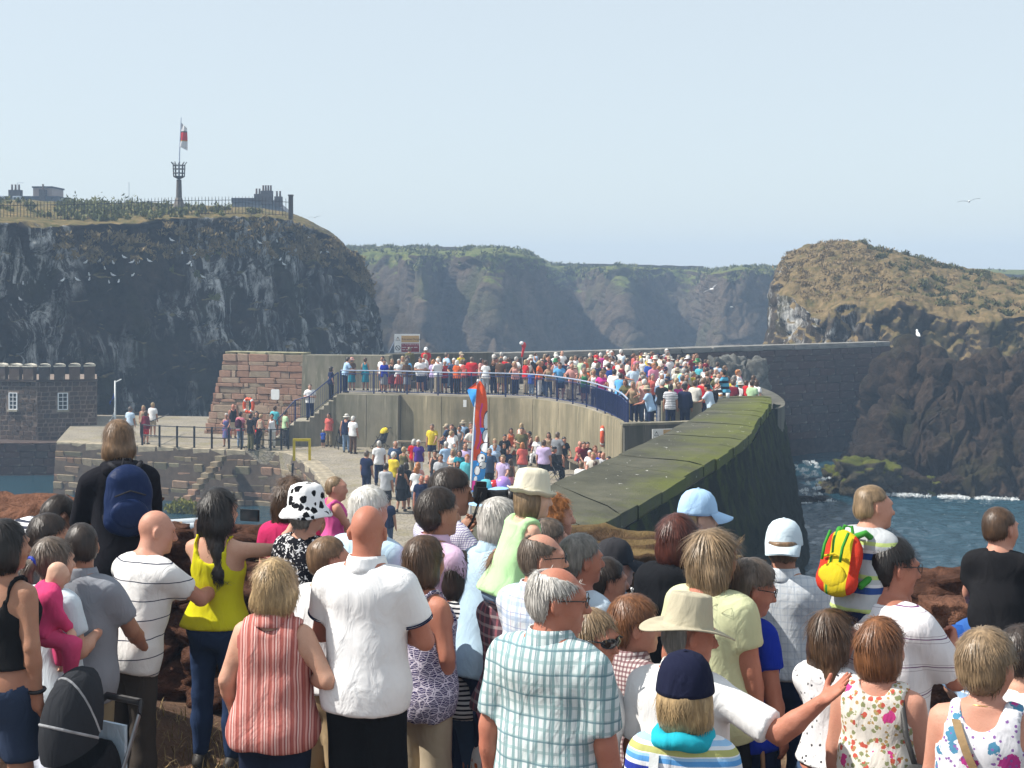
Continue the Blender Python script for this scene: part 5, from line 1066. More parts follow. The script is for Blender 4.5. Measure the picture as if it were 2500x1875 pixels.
# rubble wall behind the front row
MAT_BANK = rock_mat('bank_rock', (.045, .022, .016), (.24, .115, .075), None, sc=4)
def bank():
    r = empty('rubble_wall', (0, 0, 0)); tag(r, 'rough rubble wall of dark red stones behind the spectators', 'wall'); rr = random.Random(4); P = []
    for row in range(5):
        x = -5.4+rr.uniform(-.3, 0)
        while x < 5.2:
            w_ = rr.uniform(.35, .75)
            if row < (5 if x < -1.2 else 1.6 if x < 2.55 or x > 3.5 else 3.2): P.append((x+w_/2, row, w_))
            x += w_*.93
    ms = []
    for i in range(7):
        o = rock('stone', (0, 0, 0), (1, 1, 1), 30+i, MAT_BANK, None, n=14, rough=.2, box=.75); ms.append(o.data); bpy.data.objects.remove(o)
    for x, row, w_ in P:
        o = bpy.data.objects.new('stone', rr.choice(ms)); COL.objects.link(o); o.parent = r; hh = .27
        o.location = (x, 9.95+.12*row+rr.uniform(-.1, .1)+(.1 if x > 0 else .35), GZ(x, 10)+.05+row*.22); o.scale = (w_*1.1, rr.uniform(.6, .8), rr.uniform(.27, .4)); o.rotation_euler = (rr.uniform(-.1, .1), rr.uniform(-.08, .08), rr.uniform(-.3, .3))
bank()
p = at(2310, 1500, 9.6); rock('squared_stone', (p.x, p.y, p.z-.02), (.30, .34, .24), 17, MAT_REDROCK, 'squared reddish stone block topping the rubble behind the boy', 'stone', n=16, rough=.1, box=.9)
def dry_grass():
    r = np.random.default_rng(3); n = 2600; x = r.uniform(-3.6, -1.2, n); y = r.uniform(7.2, 9.4, n); z = np.array([GZ(a, b) for a, b in zip(x, y)]); L = r.uniform(.06, .22, n); a = r.uniform(0, 6.28, n); b = r.uniform(.3, 1.2, n)
    p = np.stack([x, y, z-.01], -1); d = np.stack([np.cos(a)*b, np.sin(a)*b, 1+0*a], -1); d /= np.linalg.norm(d, axis=1)[:,None]; s = np.stack([-np.sin(a), np.cos(a), 0*a], -1)*.0035
    q = p+d*(L*.6)[:,None]; t = p+d*L[:,None]-np.array([0, 0, 1])*(L*.2)[:,None]
    V = np.stack([p-s, p+s, q+s*.7, q-s*.7, t], 1).reshape(-1, 3); k = np.arange(n)[:,None]*5
    o = link('dry_grass', mesh_np('dry_grass', V, [np.c_[k, k+1, k+2, k+3], np.c_[k+3, k+2, k+4]], False), None, simple('straw', (.36, .26, .12), .8, .4, 2, 0)); tag(o, 'tufts of dry straw-coloured grass at the feet of the crowd', 'grass', kind='stuff')
dry_grass()
# ------------------------------------------------------------------ people on the quay and the platform: one figure of each pose, copied
POSES = dict(
    stand_m=dict(h=1.76, arms=('down', 'down')), stand_f=dict(h=1.64, sex='f', arms=('down', 'downb')), rail_m=dict(h=1.76, lean=14, arms=('railw', 'rail')), rail_f=dict(h=1.62, sex='f', lean=12, arms=('railw', 'railw')),
    fold_m=dict(h=1.78, build=1.12, arms=('fold', 'fold')), fold_f=dict(h=1.64, sex='f', build=1.15, arms=('fold', 'fold')), walk_m=dict(h=1.76, legs='walk', arms=('down', 'front')), walk_f=dict(h=1.64, sex='f', legs='walk', arms=('front', 'down')),
    hips_m=dict(h=1.78, build=1.08, arms=('hips', 'down')), hips_f=dict(h=1.63, sex='f', build=1.1, arms=('hips', 'front')), big_m=dict(h=1.8, build=1.25, arms=('down', 'downb')), child=dict(h=1.2, head=1.04, arms=('down', 'front')), tot=dict(h=.85, arms=('down', 'down')),
    sit_m=dict(h=1.74, legs='sit', lean=8, arms=('knees', 'knees')), sit_f=dict(h=1.62, sex='f', legs='sit', lean=4, arms=('knees', 'front')), ride=dict(h=1.0, legs='straddle', head=1.03, arms=('front', 'front')))
FIGS = {k: Fig(**v) for k, v in POSES.items()}
LIB = {}
def lib(pose, item, style=None):
    key = (pose, item, style)
    if key not in LIB:
        f = FIGS[pose]
        if item == 'body': m = f.body(.034, .02, None, True, True)
        elif item == 'top': m = f.top(style, h=.034, fold=.008, hem=-.08, loose=.015, ease=.018)
        elif item == 'bottom': m = f.bottom(style, h=.036, fold=.006)
        elif item == 'hair': m = f.hair(style, h=.02, strands=0, vol=1.2)
        elif item == 'shoe': m = f.shoe(style, .03)
        m.materials.clear(); m.materials.append(None); LIB[key] = m
    return LIB[key]
def child_of(name, me, par, mat, mw=None):
    o = bpy.data.objects.new(name, me); COL.objects.link(o); o.parent = par
    if not me.materials: me.materials.append(None)
    o.material_slots[0].link = 'OBJECT'; o.material_slots[0].material = mat
    if mw is not None: o.matrix_local = mw
    return o
TOPN = dict(tee='t-shirt', polo='polo shirt', shirt='shirt', long='long-sleeved top', vest='vest', sleeveless='sleeveless top', dress='dress')
BOTN = dict(trousers='trousers', jeans='jeans', shorts='shorts', skirt='skirt', capri='cropped trousers', long_shorts='long shorts')
HAIRN = dict(lightbrown='light brown', darkblond='dark blond', greybrown='greying', auburn='auburn', red='dark red')
HATN = dict(cap='cap', sun='sun hat', brim='brimmed hat', bucket='bucket hat', flat='flat cap', straw='straw hat')
def crowd(loc, yaw, pose, top, bot, hair, where, group, sk='fair', hat=None, label=None, sc=1.0, pat=None):
    """top/bot = (colour, style), hair = (colour, style), hat = (colour, kind)"""
    f = FIGS[pose]; o = child_of('person', lib(pose, 'body'), None, skn(sk)); o.location = loc; o.rotation_euler = (0, 0, -math.radians(yaw)); o.scale = (sc,)*3
    tm = pat or cl(top[0]); ts = top[1]
    child_of('dress' if ts == 'dress' else {'tee': 't_shirt', 'shirt': 'shirt', 'long': 'long_sleeved_top', 'vest': 'vest', 'polo': 'polo_shirt', 'sleeveless': 'sleeveless_top'}[ts], lib(pose, 'top', 'vest' if ts == 'dress' else ts), o, tm)
    bs = 'skirt' if ts == 'dress' else bot[1]; child_of(bs, lib(pose, 'bottom', bs), o, tm if ts == 'dress' else cl(bot[0]))
    for sd in 'RL':
        if pose != 'ride': child_of('shoe', lib(pose, 'shoe', sd), o, MAT_SHOE)
    if hair: child_of('hair', lib(pose, 'hair', hair[1]), o, hr(hair[0]))
    if hat: child_of('hat', hat_of(hat[1]), o, cl(hat[0]), f.headmat())
    if not label:
        who = 'child' if pose in ('child', 'tot', 'ride') else 'person'; hn = f"in {cname(hat[0])} {HATN[hat[1]]} and" if hat else (f"with {HAIRN.get(hair[0], hair[0])} hair in" if hair else 'with bald head in')
        bt = '' if ts == 'dress' else f" and {cname(bot[0])} {BOTN[bs]}"; label = f"{who} {hn} {cname(top[0])} {TOPN[ts]}{bt} {where}"
        if len(label.split()) > 16: label = f"{who} {hn} {cname(top[0])} {TOPN[ts]}{bt.replace(' and', ',', 1) if 0 else bt} {where.replace('in the platform crowd', 'on platform').replace('in the crowd by the back wall', 'by back wall').replace('seated on a concrete bench', 'on bench').replace('behind the blue railing', 'behind railing')}"
        if len(label.split()) > 16: label = f"{who} {hn} {cname(top[0])} {TOPN[ts]} {where}"
    tag(o, label, 'person', group); return o
def toph(pose, hat=None, sc=1.0):
    f = FIGS[pose]; return (f.hc+f.H@(np.array([0, 0, .13+(.025 if hat else 0)])*f.hk))[2]*sc
def on_level(px, py, z, pose, hat=None, sc=1.0):
    d = (CZ-z-toph(pose, hat, sc))*F/(py-HOR); return Vector((X(px, d), d, z))
QG = 'people strolling and sitting on the quay'; LG = 'people by the sandstone wall'; PG = 'spectators crowded on the viewing platform'
def q(px, py, yaw, pose, top, bot, hair, where='on the cobbled quay', sk='tan', hat=None, z=QUAY, group=QG, sc=1.0, label=None, pat=None):
    p = on_level(px, py, z, pose, hat, sc); return crowd(p, yaw, pose, top, bot, hair, where, group, sk, hat, label, sc, pat)
T_, S_ = 'tee', 'shirt'
FLORAL_RB = C1('floral_red_blue', (.10, .13, .28), 'floral', f=[(16, .35, (.5, .06, .14))], sel=.4); RED_STRIPE = C1('red_white_stripe', (.42, .05, .09), 'hstripe', s=[(.07, .35, (.6, .35, .38), 0)])
BLUE_PRINT = C1('blue_print', (.30, .42, .60), 'floral', f=[(20, .33, (.66, .7, .72))], sel=.4); DARK_FLORAL = C1('dark_floral', (.012, .010, .014), 'floral', f=[(26, .18, (.4, .25, .28))], sel=.5)
for a in (
    (895, 1100, 25, 'stand_m', ('navy', T_), ('navy', 'trousers'), ('greybrown', 'short')), (942, 1131, 15, 'walk_m', ('lightgrey', S_), ('charcoal', 'shorts'), ('dark', 'short')), (966, 1076, 175, 'big_m', ('denim', T_), ('khaki', 'shorts'), ('silver', 'balding')),
    (986, 1091, 20, 'hips_f', ('olive', 'vest'), ('black', 'trousers'), ('blond', 'short')), (1022, 1074, 180, 'stand_f', ('purple', T_), ('white', 'trousers'), ('white', 'short')), (1055, 1035, 190, 'walk_m', ('yellow', T_), ('navy', 'shorts'), ('greybrown', 'short')),
    (1122, 1039, 200, 'hips_f', ('grey', 'dress'), None, ('dark', 'short')), (1131, 1025, 10, 'stand_m', ('lightblue', S_), ('charcoal', 'trousers'), ('grey', 'short'), 'against the concrete wall', 'tan', ('beige', 'sun')),
    (1062, 1099, 185, 'walk_f', ('charcoal', 'vest'), ('navy', 'shorts'), ('dark', 'pony')), (1076, 1109, 178, 'walk_m', ('lightgrey', S_), ('navy', 'jeans'), ('brown', 'short')), (1106, 1096, 200, 'fold_f', ('offwhite', 'vest'), ('white', 'shorts'), ('blond', 'long')),
    (1122, 1099, 185, 'walk_f', ('teal', T_), ('black', 'trousers'), ('dark', 'bob')), (1136, 1082, 180, 'big_m', ('lilac', T_), ('red', 'shorts'), ('greybrown', 'balding')), (1195, 1094, 175, 'walk_m', ('denim', S_), ('black', 'trousers'), ('grey', 'short')),
    (1208, 1071, 180, 'stand_f', ('lightblue', T_), ('white', 'capri'), ('blond', 'short')), (1188, 1066, 200, 'stand_f', ('black', 'vest'), ('burgundy', 'skirt'), ('auburn', 'bob')), (1017, 1138, 10, 'stand_f', ('white', T_), ('lightdenim', 'shorts'), ('ginger', 'bob')),
    (980, 1135, 15, 'walk_f', ('black', 'dress'), None, ('black', 'longer')), (991, 1129, 12, 'stand_f', ('black', T_), ('black', 'skirt'), ('dark', 'bob')), (1043, 1159, 178, 'walk_m', ('white', 'vest'), ('lightblue', 'shorts'), None, 'with a small number on the chest', 'burnt'),
    (1029, 1160, 175, 'stand_m', ('navy', T_), ('navy', 'trousers'), ('grey', 'balding'), 'on the cobbled quay', 'burnt'), (946, 1208, 20, 'stand_m', ('navy', T_), ('denim', 'jeans'), ('dark', 'short'), 'on the cobbled quay', 'tan', ('charcoal', 'cap')), (1118, 1126, 182, 'child', ('black', T_), ('red', 'shorts'), ('dark', 'bob')),
    (1328, 1074, 20, 'big_m', ('lilac', S_), ('black', 'shorts'), ('brown', 'short')), (1361, 1055, 30, 'hips_m', ('grey', S_), ('charcoal', 'trousers'), ('greybrown', 'short')), (1231, 1082, 160, 'child', ('black', T_), ('navy', 'shorts'), ('brown', 'short')), (1240, 1096, 190, 'child', ('navy', T_), ('denim', 'jeans'), ('brown', 'short')),
    (1246, 1121, 10, 'child', ('brown', 'vest'), ('pink', 'skirt'), ('brown', 'longer')), (1105, 1048, 185, 'stand_f', ('white', T_), ('black', 'trousers'), ('dark', 'bob'))): q(*a)
q(1208, 1083, 182, 'stand_f', ('sky', T_), ('white', 'capri'), ('darkblond', 'short'), label='woman in pale blue printed blouse and white cropped trousers on the quay', pat=BLUE_PRINT)
# seated groups and the benches under them
SEATS = {}
def sit(bench, px, py, yaw, pose, top, bot, hair, **k):
    p = on_level(px, py, QUAY, pose, k.get('hat')); SEATS.setdefault(bench, []).append((p.x, p.y, yaw)); return crowd(p, yaw, pose, top, bot, hair, k.pop('where', 'seated on a concrete bench'), QG, k.get('sk', 'tan'), k.get('hat'))
sit('c1', 1095, 1034, -70, 'sit_m', ('denim', S_), ('navy', 'shorts'), ('grey', 'short'), hat=('beige', 'cap'), where='seated on a folding chair'); sit('c2', 1111, 1042, -75, 'sit_f', ('red', 'vest'), ('brown', 'shorts'), ('dark', 'bob'), where='seated on a folding chair')
sit('b1', 1247, 1045, 170, 'sit_f', ('orange', 'dress'), None, ('dark', 'bob')); sit('b1', 1232, 1060, 175, 'sit_m', ('black', T_), ('black', 'trousers'), ('dark', 'short'))
sit('b2', 1295, 1053, -110, 'sit_f', ('burgundy', 'vest'), ('brown', 'shorts'), ('black', 'short')); sit('b2', 1312, 1064, 200, 'sit_f', ('white', T_), ('white', 'trousers'), ('blond', 'long')); sit('b2', 1340, 1055, 190, 'sit_f', ('tan', 'vest'), ('white', 'shorts'), ('dark', 'long')); sit('b2', 1375, 1066, 160, 'sit_m', ('black', T_), ('brown', 'shorts'), ('dark', 'short'))
sit('c3', 1347, 1089, 75, 'sit_m', ('black', 'long'), ('black', 'trousers'), ('grey', 'short'), hat=('charcoal', 'flat'), where='seated on a folding chair', sk='burnt')
for i, (px, py, c, hc, hs) in enumerate(((1414, 1076, 'coral', None, None), (1423, 1078, 'burgundy', 'brown', 'short'), (1434, 1079, 'black', 'dark', 'short'), (1452, 1087, 'salmon', 'auburn', 'bob'), (1440, 1099, 'white', 'white', 'short'), (1449, 1104, 'offwhite', 'blond', 'bob'), (1466, 1101, 'royal', 'dark', 'short'), (1476, 1103, 'lightgrey', None, None), (1488, 1114, 'brown', 'dark', 'short'))):
    sit('b3' if i < 4 else 'b4', px, py, 150+i*9, 'sit_m' if i % 2 else 'sit_f', (c, T_), ('beige' if i % 3 else 'navy', 'shorts'), (hc, hs) if hc else None, sk='pink')
sit('b5', 1417, 1128, 20, 'sit_m', ('white', T_), ('navy', 'shorts'), ('lightbrown', 'short')); sit('b5', 1452, 1127, 20, 'sit_m', ('brown', T_), ('navy', 'shorts'), ('brown', 'short'))
for a in (
    (569, 986, 160, 'stand_m', ('black', 'vest'), ('beige', 'shorts'), None, 'burnt'), (626, 1004, 170, 'stand_f', ('charcoal', 'long'), ('black', 'trousers'), ('black', 'bob'), 'fair'), (637, 1011, 20, 'stand_f', ('beige', 'vest'), ('khaki', 'trousers'), ('blond', 'short'), 'pink'),
    (664, 1010, 170, 'stand_f', ('white', 'vest'), ('offwhite', 'trousers'), ('dark', 'pony'), 'tan'), (671, 991, 20, 'stand_m', ('aqua', T_), ('brown', 'shorts'), ('brown', 'short'), 'tan'), (697, 1002, 60, 'stand_m', ('palegreen', T_), ('charcoal', 'trousers'), ('dark', 'short'), 'tan'), (612, 1010, 40, 'stand_m', ('black', T_), ('olive', 'trousers'), ('dark', 'short'), 'tan')):
    q(*a[:7], 'beside the sandstone wall', a[7], group=LG)
q(553, 1009, 185, 'hips_f', ('navy', 'dress'), None, ('silver', 'short'), label='grey-haired person in red and blue flowered dress by the railing', pat=FLORAL_RB, group=LG)
REDMAN = q(587, 1005, 25, 'stand_m', ('red', T_), ('lightdenim', 'jeans'), ('dark', 'short'), label='person in red and white striped t-shirt with dark backpack', pat=RED_STRIPE, group=LG)
q(803, 1008, 200, 'stand_f', ('coral', S_), ('khaki', 'trousers'), ('dark', 'short'), 'below the platform stairs', group=LG); q(789, 1049, 10, 'tot', ('blue', T_), ('navy', 'shorts'), ('blond', 'short'), 'below the platform stairs', group=LG)
q(846, 1010, 15, 'big_m', ('navy', 'vest'), ('lightdenim', 'jeans'), ('grey', 'short'), 'against the concrete wall', hat=('offwhite', 'sun'), group=LG); q(862, 1016, 30, 'stand_m', ('white', T_), ('brown', 'trousers'), ('white', 'short'), 'against the concrete wall', group=LG)
# stairs
def on_stair(xw, yaw, *a, **k):
    z = [t for x1, x, t in STEPS if x1 <= xw <= x]; return crowd(Vector((xw, 71.7, z[0] if z else PLAT)), yaw, *a, 'on the platform stairs', LG, **k)
on_stair(-10.1, 175, 'fold_m', ('white', S_), ('navy', 'trousers'), ('greybrown', 'short')); on_stair(-9.05, 60, 'stand_f', ('navy', T_), ('black', 'trousers'), ('dark', 'bob')); on_stair(-8.35, 60, 'rail_m', ('lightblue', S_), ('navy', 'trousers'), ('dark', 'short'))
# by the lamp post on the far quay
for a in ((318, 993, 20, 'stand_m', ('paleblue', S_), ('khaki', 'trousers'), ('greybrown', 'short')), (350, 990, 170, 'stand_f', ('tan', 'vest'), ('black', 'trousers'), ('blond', 'bob')), (373, 983, 15, 'stand_m', ('white', S_), ('beige', 'shorts'), ('blond', 'short'))):
    q(*a, 'near the white mast', group=LG)
q(356, 1003, 20, 'stand_f', ('burgundy', 'long'), ('red', 'shorts'), ('brown', 'bob'), 'near the white mast', group=LG)
# the crowd on the platform
def platform_crowd():
    r = random.Random(12); pts = []
    def named(px, d, yaw, pose, top, bot, hair, where='in the platform crowd', sk='tan', hat=None, z=PLAT, sc=1.0, pat=None, label=None):
        x = X(px, d); pts.append((x, d)); return crowd(Vector((x, d, z)), yaw, pose, top, bot, hair, where, PG, sk, hat, label, sc, pat)
    RL = 'behind the blue railing'
    named(859, 73.2, 15, 'stand_f', ('brown', T_), ('teal', 'skirt'), ('grey', 'short'), 'beside the stair head', hat=('salmon', 'sun')); named(892, 73.2, 10, 'stand_f', ('teal', 'dress'), None, ('brown', 'short'), 'alone by the grey wall')
    for a in ((938, 71.5, 160, 'stand_f', ('royal', T_), ('grey', 'skirt'), ('black', 'short')), (934, 72.6, 200, 'stand_m', ('white', T_), ('denim', 'shorts'), ('dark', 'short')), (957, 72.0, 170, 'stand_f', ('charcoal', 'vest'), ('burgundy', 'skirt'), ('darkblond', 'long')), (974, 71.8, 175, 'fold_f', ('white', T_), ('coral', 'skirt'), ('silver', 'short')), (983, 72.6, 170, 'stand_m', ('beige', S_), ('khaki', 'trousers'), ('blond', 'short')),
              (993, 71.5, 15, 'stand_f', ('brown', 'long'), ('grey', 'skirt'), ('greybrown', 'bob')), (1026, 71.4, 170, 'fold_m', ('white', T_), ('navy', 'shorts'), ('dark', 'short')), (1034, 72.5, 190, 'stand_f', ('lightgrey', S_), ('navy', 'trousers'), ('silver', 'short')), (1058, 71.3, 15, 'stand_f', ('lilac', T_), ('grey', 'trousers'), ('ginger', 'bob')), (1085, 71.3, 170, 'rail_f', ('red', T_), ('navy', 'shorts'), ('white', 'short')),
              (1108, 71.0, 175, 'rail_m', ('denim', S_), ('navy', 'trousers'), ('white', 'short')), (1135, 71.2, 20, 'stand_f', ('coral', T_), ('grey', 'trousers'), ('brown', 'bob')), (1152, 71.0, 15, 'big_m', ('red', S_), ('charcoal', 'trousers'), ('greybrown', 'short')), (1186, 70.6, 15, 'stand_f', ('white', T_), ('lightgrey', 'trousers'), ('brown', 'short')), (1205, 71.2, 170, 'stand_f', ('black', T_), ('navy', 'trousers'), ('auburn', 'long')),
              (1222, 70.8, 20, 'stand_m', ('brown', T_), ('khaki', 'shorts'), ('greybrown', 'short')), (1243, 71.2, 15, 'stand_m', ('charcoal', T_), ('khaki', 'trousers'), ('brown', 'short')), (1258, 70.3, 190, 'rail_f', ('salmon', 'vest'), ('navy', 'trousers'), ('blond', 'long')), (1297, 69.6, 15, 'child', ('blue', T_), ('lightdenim', 'jeans'), ('brown', 'short')), (1340, 68.6, 185, 'rail_f', ('tan', 'vest'), ('denim', 'jeans'), ('brown', 'bob')),
              (1368, 67.4, 190, 'rail_m', ('sky', T_), ('navy', 'shorts'), ('dark', 'short')), (1398, 66.6, 190, 'rail_m', ('salmon', S_), ('beige', 'trousers'), None), (1428, 65.0, 195, 'rail_f', ('green', 'vest'), ('navy', 'shorts'), ('darkblond', 'bob')), (1470, 62.6, 200, 'rail_f', ('magenta', T_), ('denim', 'jeans'), ('auburn', 'short')), (1452, 64.0, 200, 'rail_f', ('white', 'vest'), ('navy', 'trousers'), ('blond', 'short')),
              (1500, 61.0, 30, 'big_m', ('white', T_), ('khaki', 'shorts'), ('dark', 'short')), (1513, 59.0, 20, 'rail_m', ('sky', T_), ('navy', 'shorts'), ('dark', 'short')), (1530, 57.6, 210, 'rail_f', ('olive', S_), ('khaki', 'trousers'), ('brown', 'bob')), (1548, 56.2, 205, 'rail_f', ('tan', 'vest'), ('navy', 'trousers'), ('darkblond', 'short'))):
        named(*a, RL)
    named(1590, 51.9, -70, 'rail_m', ('lightblue', T_), ('navy', 'trousers'), ('grey', 'short'), 'at the end of the railing', 'burnt', ('beige', 'sun')); named(1637, 52.6, 10, 'stand_m', ('white', T_), ('navy', 'trousers'), ('dark', 'short'), pat=C1('white_black_stripe', (.7, .7, .72), 'hstripe', s=[(.06, .35, (.06, .06, .09), 0)]), label='man in white t-shirt with black stripes above the dark end wall')
    named(1672, 52.7, 15, 'stand_m', ('navy', 'long'), ('navy', 'trousers'), ('dark', 'short'), 'above the dark end wall', hat=('charcoal', 'flat')); named(1570, 57.5, 12, 'big_m', ('beige', 'vest'), ('navy', 'jeans'), ('grey', 'balding'), 'with back to the sea'); named(1656, 55.3, 160, 'stand_f', ('magenta', T_), ('navy', 'trousers'), ('lightbrown', 'short')); named(1697, 54.6, 30, 'stand_m', ('offwhite', S_), ('blue', 'jeans'), ('brown', 'short'))
    named(1737, 52.6, -55, 'rail_m', ('paleblue', S_), ('navy', 'trousers'), ('dark', 'short'), 'leaning on the mossy wall', hat=('black', 'flat')); named(1672, 59.5, 15, 'stand_f', ('sky', T_), ('navy', 'trousers'), ('auburn', 'bob')); named(1616, 58.8, 170, 'stand_m', ('white', S_), ('grey', 'trousers'), ('white', 'short')); named(1612, 55.6, 20, 'rail_m', ('lightdenim', S_), ('denim', 'jeans'), ('auburn', 'short'))
    named(1772, 54.1, -60, 'sit_m', ('sky', 'shirt'), ('black', 'trousers'), ('black', 'short'), z=PLAT+.85, pat=C1('turquoise_stripe', (.09, .36, .52), 'hstripe', s=[(.22, .45, (.012, .02, .04), .1)]), label='person in turquoise and black striped top seated on the wall')
    named(1822, 55.0, 60, 'child', ('red', T_), ('white', 'shorts'), ('brown', 'short'), z=PLAT+.5); named(1836, 54.8, 40, 'stand_m', ('palegreen', T_), ('navy', 'trousers'), ('brown', 'short')); named(1808, 55.6, 40, 'stand_f', ('white', T_), ('navy', 'trousers'), ('blond', 'short'), hat=('offwhite', 'sun')); named(1848, 56.4, 50, 'stand_f', ('white', T_), ('navy', 'trousers'), ('brown', 'bob')); named(1840, 57.5, 50, 'stand_m', ('white', S_), ('navy', 'trousers'), ('brown', 'short'))
    for a in ((1000, 75.0, 15, 'stand_m', ('olive', 'long'), ('khaki', 'trousers'), ('beige', 'short')), (1040, 75.3, 190, 'stand_m', ('red', T_), ('navy', 'trousers'), ('grey', 'short'))):
        named(a[0], 74.6, a[2], a[3], a[4], a[5], ('greybrown', 'short'), 'against the dark wall', z=PLAT+.35, hat=('white', 'cap') if a[0] > 1010 else None)
    # step for the two raised ones
    m = MB(); m.prism([(-5.9, 74.3), (-4.0, 74.3), (-4.0, 75.3), (-5.9, 75.1)], PLAT+.002, PLAT+.35); o = m.build('stone_step', MAT_CONCD); fixn(o.data); tag(o, 'dark stone step at the foot of the platform wall', 'step')
    # everyone else
    FR = [(p[0], p[1]) for p in RC]
    poly = [(-6.3, 71.6), (-3.0, 70.4), (.9, 69.2), (2.6, 66.8), (3.9, 63.4), (4.5, 59.4), (4.75, 54.5), (6.6, 54.2), (8.2, 55.3), (9.3, 56.2), (10.0, 60), (10.0, 66), (9.6, 73), (9.2, 79.5), (5, 78.6), (0, 76.6), (-5.8, 74.2)]
    from mathutils.geometry import intersect_point_line
    def inside(x, y):
        c = False; n = len(poly)
        for i in range(n):
            (x0, y0), (x1, y1) = poly[i], poly[i-1]
            if (y0 > y) != (y1 > y) and x < (x1-x0)*(y-y0)/(y1-y0)+x0: c = not c
        return c
    tops = ['white']*7+['offwhite']*3+['lightgrey', 'lightblue', 'paleblue', 'sky', 'blue', 'navy', 'navy', 'black', 'black', 'red', 'red', 'coral', 'pink', 'magenta', 'lilac', 'yellow', 'palegreen', 'olive', 'beige', 'beige', 'salmon', 'grey', 'charcoal', 'orange', 'aqua', 'burgundy']
    bots = ['navy', 'denim', 'beige', 'khaki', 'black', 'grey', 'white', 'lightdenim']; hc = ['brown']*4+['dark']*4+['lightbrown']*3+['blond']*3+['darkblond']*3+['grey']*4+['silver']*3+['white']*3+['auburn', 'ginger', 'black', 'greybrown', 'greybrown']
    n = 0; tries = 0
    while n < 160 and tries < 9000:
        tries += 1; x, y = r.uniform(-6.3, 10.1), r.uniform(54, 79.6)
        if not inside(x, y) or any((x-a)**2+(y-b)**2 < .40**2 for a, b in pts): continue
        if y > 74 and r.random() < .45: continue
        pts.append((x, y)); n += 1; g = r.random(); fem = g < .52; kid = g > .93
        pose = 'child' if kid else (r.choice(['stand_f', 'stand_f', 'fold_f', 'hips_f', 'stand_f']) if fem else r.choice(['stand_m', 'stand_m', 'fold_m', 'big_m', 'hips_m']))
        hat = (r.choice(['offwhite', 'white', 'beige', 'beige', 'navy', 'khaki', 'yellow', 'green']), r.choice(['cap', 'sun', 'cap', 'brim', 'bucket'])) if r.random() < .17 else None
        hair = (r.choice(hc), r.choice(['bob', 'short', 'short', 'long', 'curly', 'pony']) if fem else r.choice(['short', 'short', 'short', 'balding']))
        yaw = r.choice([r.gauss(45, 25), r.gauss(60, 30), r.gauss(150, 50)]); ts = r.choice(['tee', 'tee', 'shirt', 'vest'] if fem else ['tee', 'shirt', 'tee', 'polo'])
        crowd(Vector((x, y, PLAT)), yaw, pose, (r.choice(tops), ts), (r.choice(bots), r.choice(['trousers', 'trousers', 'shorts'])), hair, 'in the platform crowd' if y < 72 else 'in the crowd by the back wall', PG, r.choice(['fair', 'tan', 'pink', 'burnt']), hat, sc=r.uniform(.95, 1.05))
    for _ in range(16):
        x, y = r.uniform(6.8, 10.2), r.uniform(54.9, 60); 
        if any((x-a)**2+(y-b)**2 < .36**2 for a, b in pts) or y < 54.6+.35*max(0, x-7.5) or y < 54.9: continue
        pts.append((x, y)); fem = r.random() < .5
        crowd(Vector((x, y, PLAT)), r.gauss(50, 25), r.choice(['stand_f', 'fold_f'] if fem else ['stand_m', 'hips_m']), (r.choice(tops), 'tee' if fem else 'shirt'), (r.choice(bots), 'trousers'), (r.choice(hc), 'bob' if fem else 'short'), 'at the outer end of the platform', PG, r.choice(['fair', 'tan', 'pink']))
    # a few more strolling below
    qp = []
    for _ in range(60):
        x, y = r.uniform(-5.5, 1.2), r.uniform(50, 66)
        if len(qp) >= 16 or any((x-a)**2+(y-b)**2 < .6 for a, b in qp) or x > .028*(y-36) or (y > 60 and x < -3.2): continue
        qp.append((x, y)); fem = r.random() < .5
        crowd(Vector((x, y, QUAY)), r.choice([r.gauss(10, 20), r.gauss(180, 25)]), r.choice(['walk_f', 'stand_f', 'fold_f'] if fem else ['walk_m', 'stand_m', 'hips_m']), (r.choice(tops), r.choice(['tee', 'vest'] if fem else ['tee', 'shirt'])), (r.choice(bots), r.choice(['trousers', 'shorts'])), (r.choice(hc), 'bob' if fem else 'short'), 'near the feather banner', QG, r.choice(['fair', 'tan', 'pink']))
    # children up on shoulders
    for px, d, c in ((1285, 72.5, 'lightblue'), (1690, 66.0, 'burgundy'), (1545, 72.0, 'paleblue'), (1455, 73.5, 'red')):
        x = X(px, d); p = min(pts, key=lambda t: (t[0]-x)**2+(t[1]-d)**2)
        crowd(Vector((p[0], p[1], PLAT+1.42)), 50, 'ride', (c, T_), ('navy', 'shorts'), ('brown', 'short'), 'riding on shoulders in the crowd', PG, 'fair')
platform_crowd()
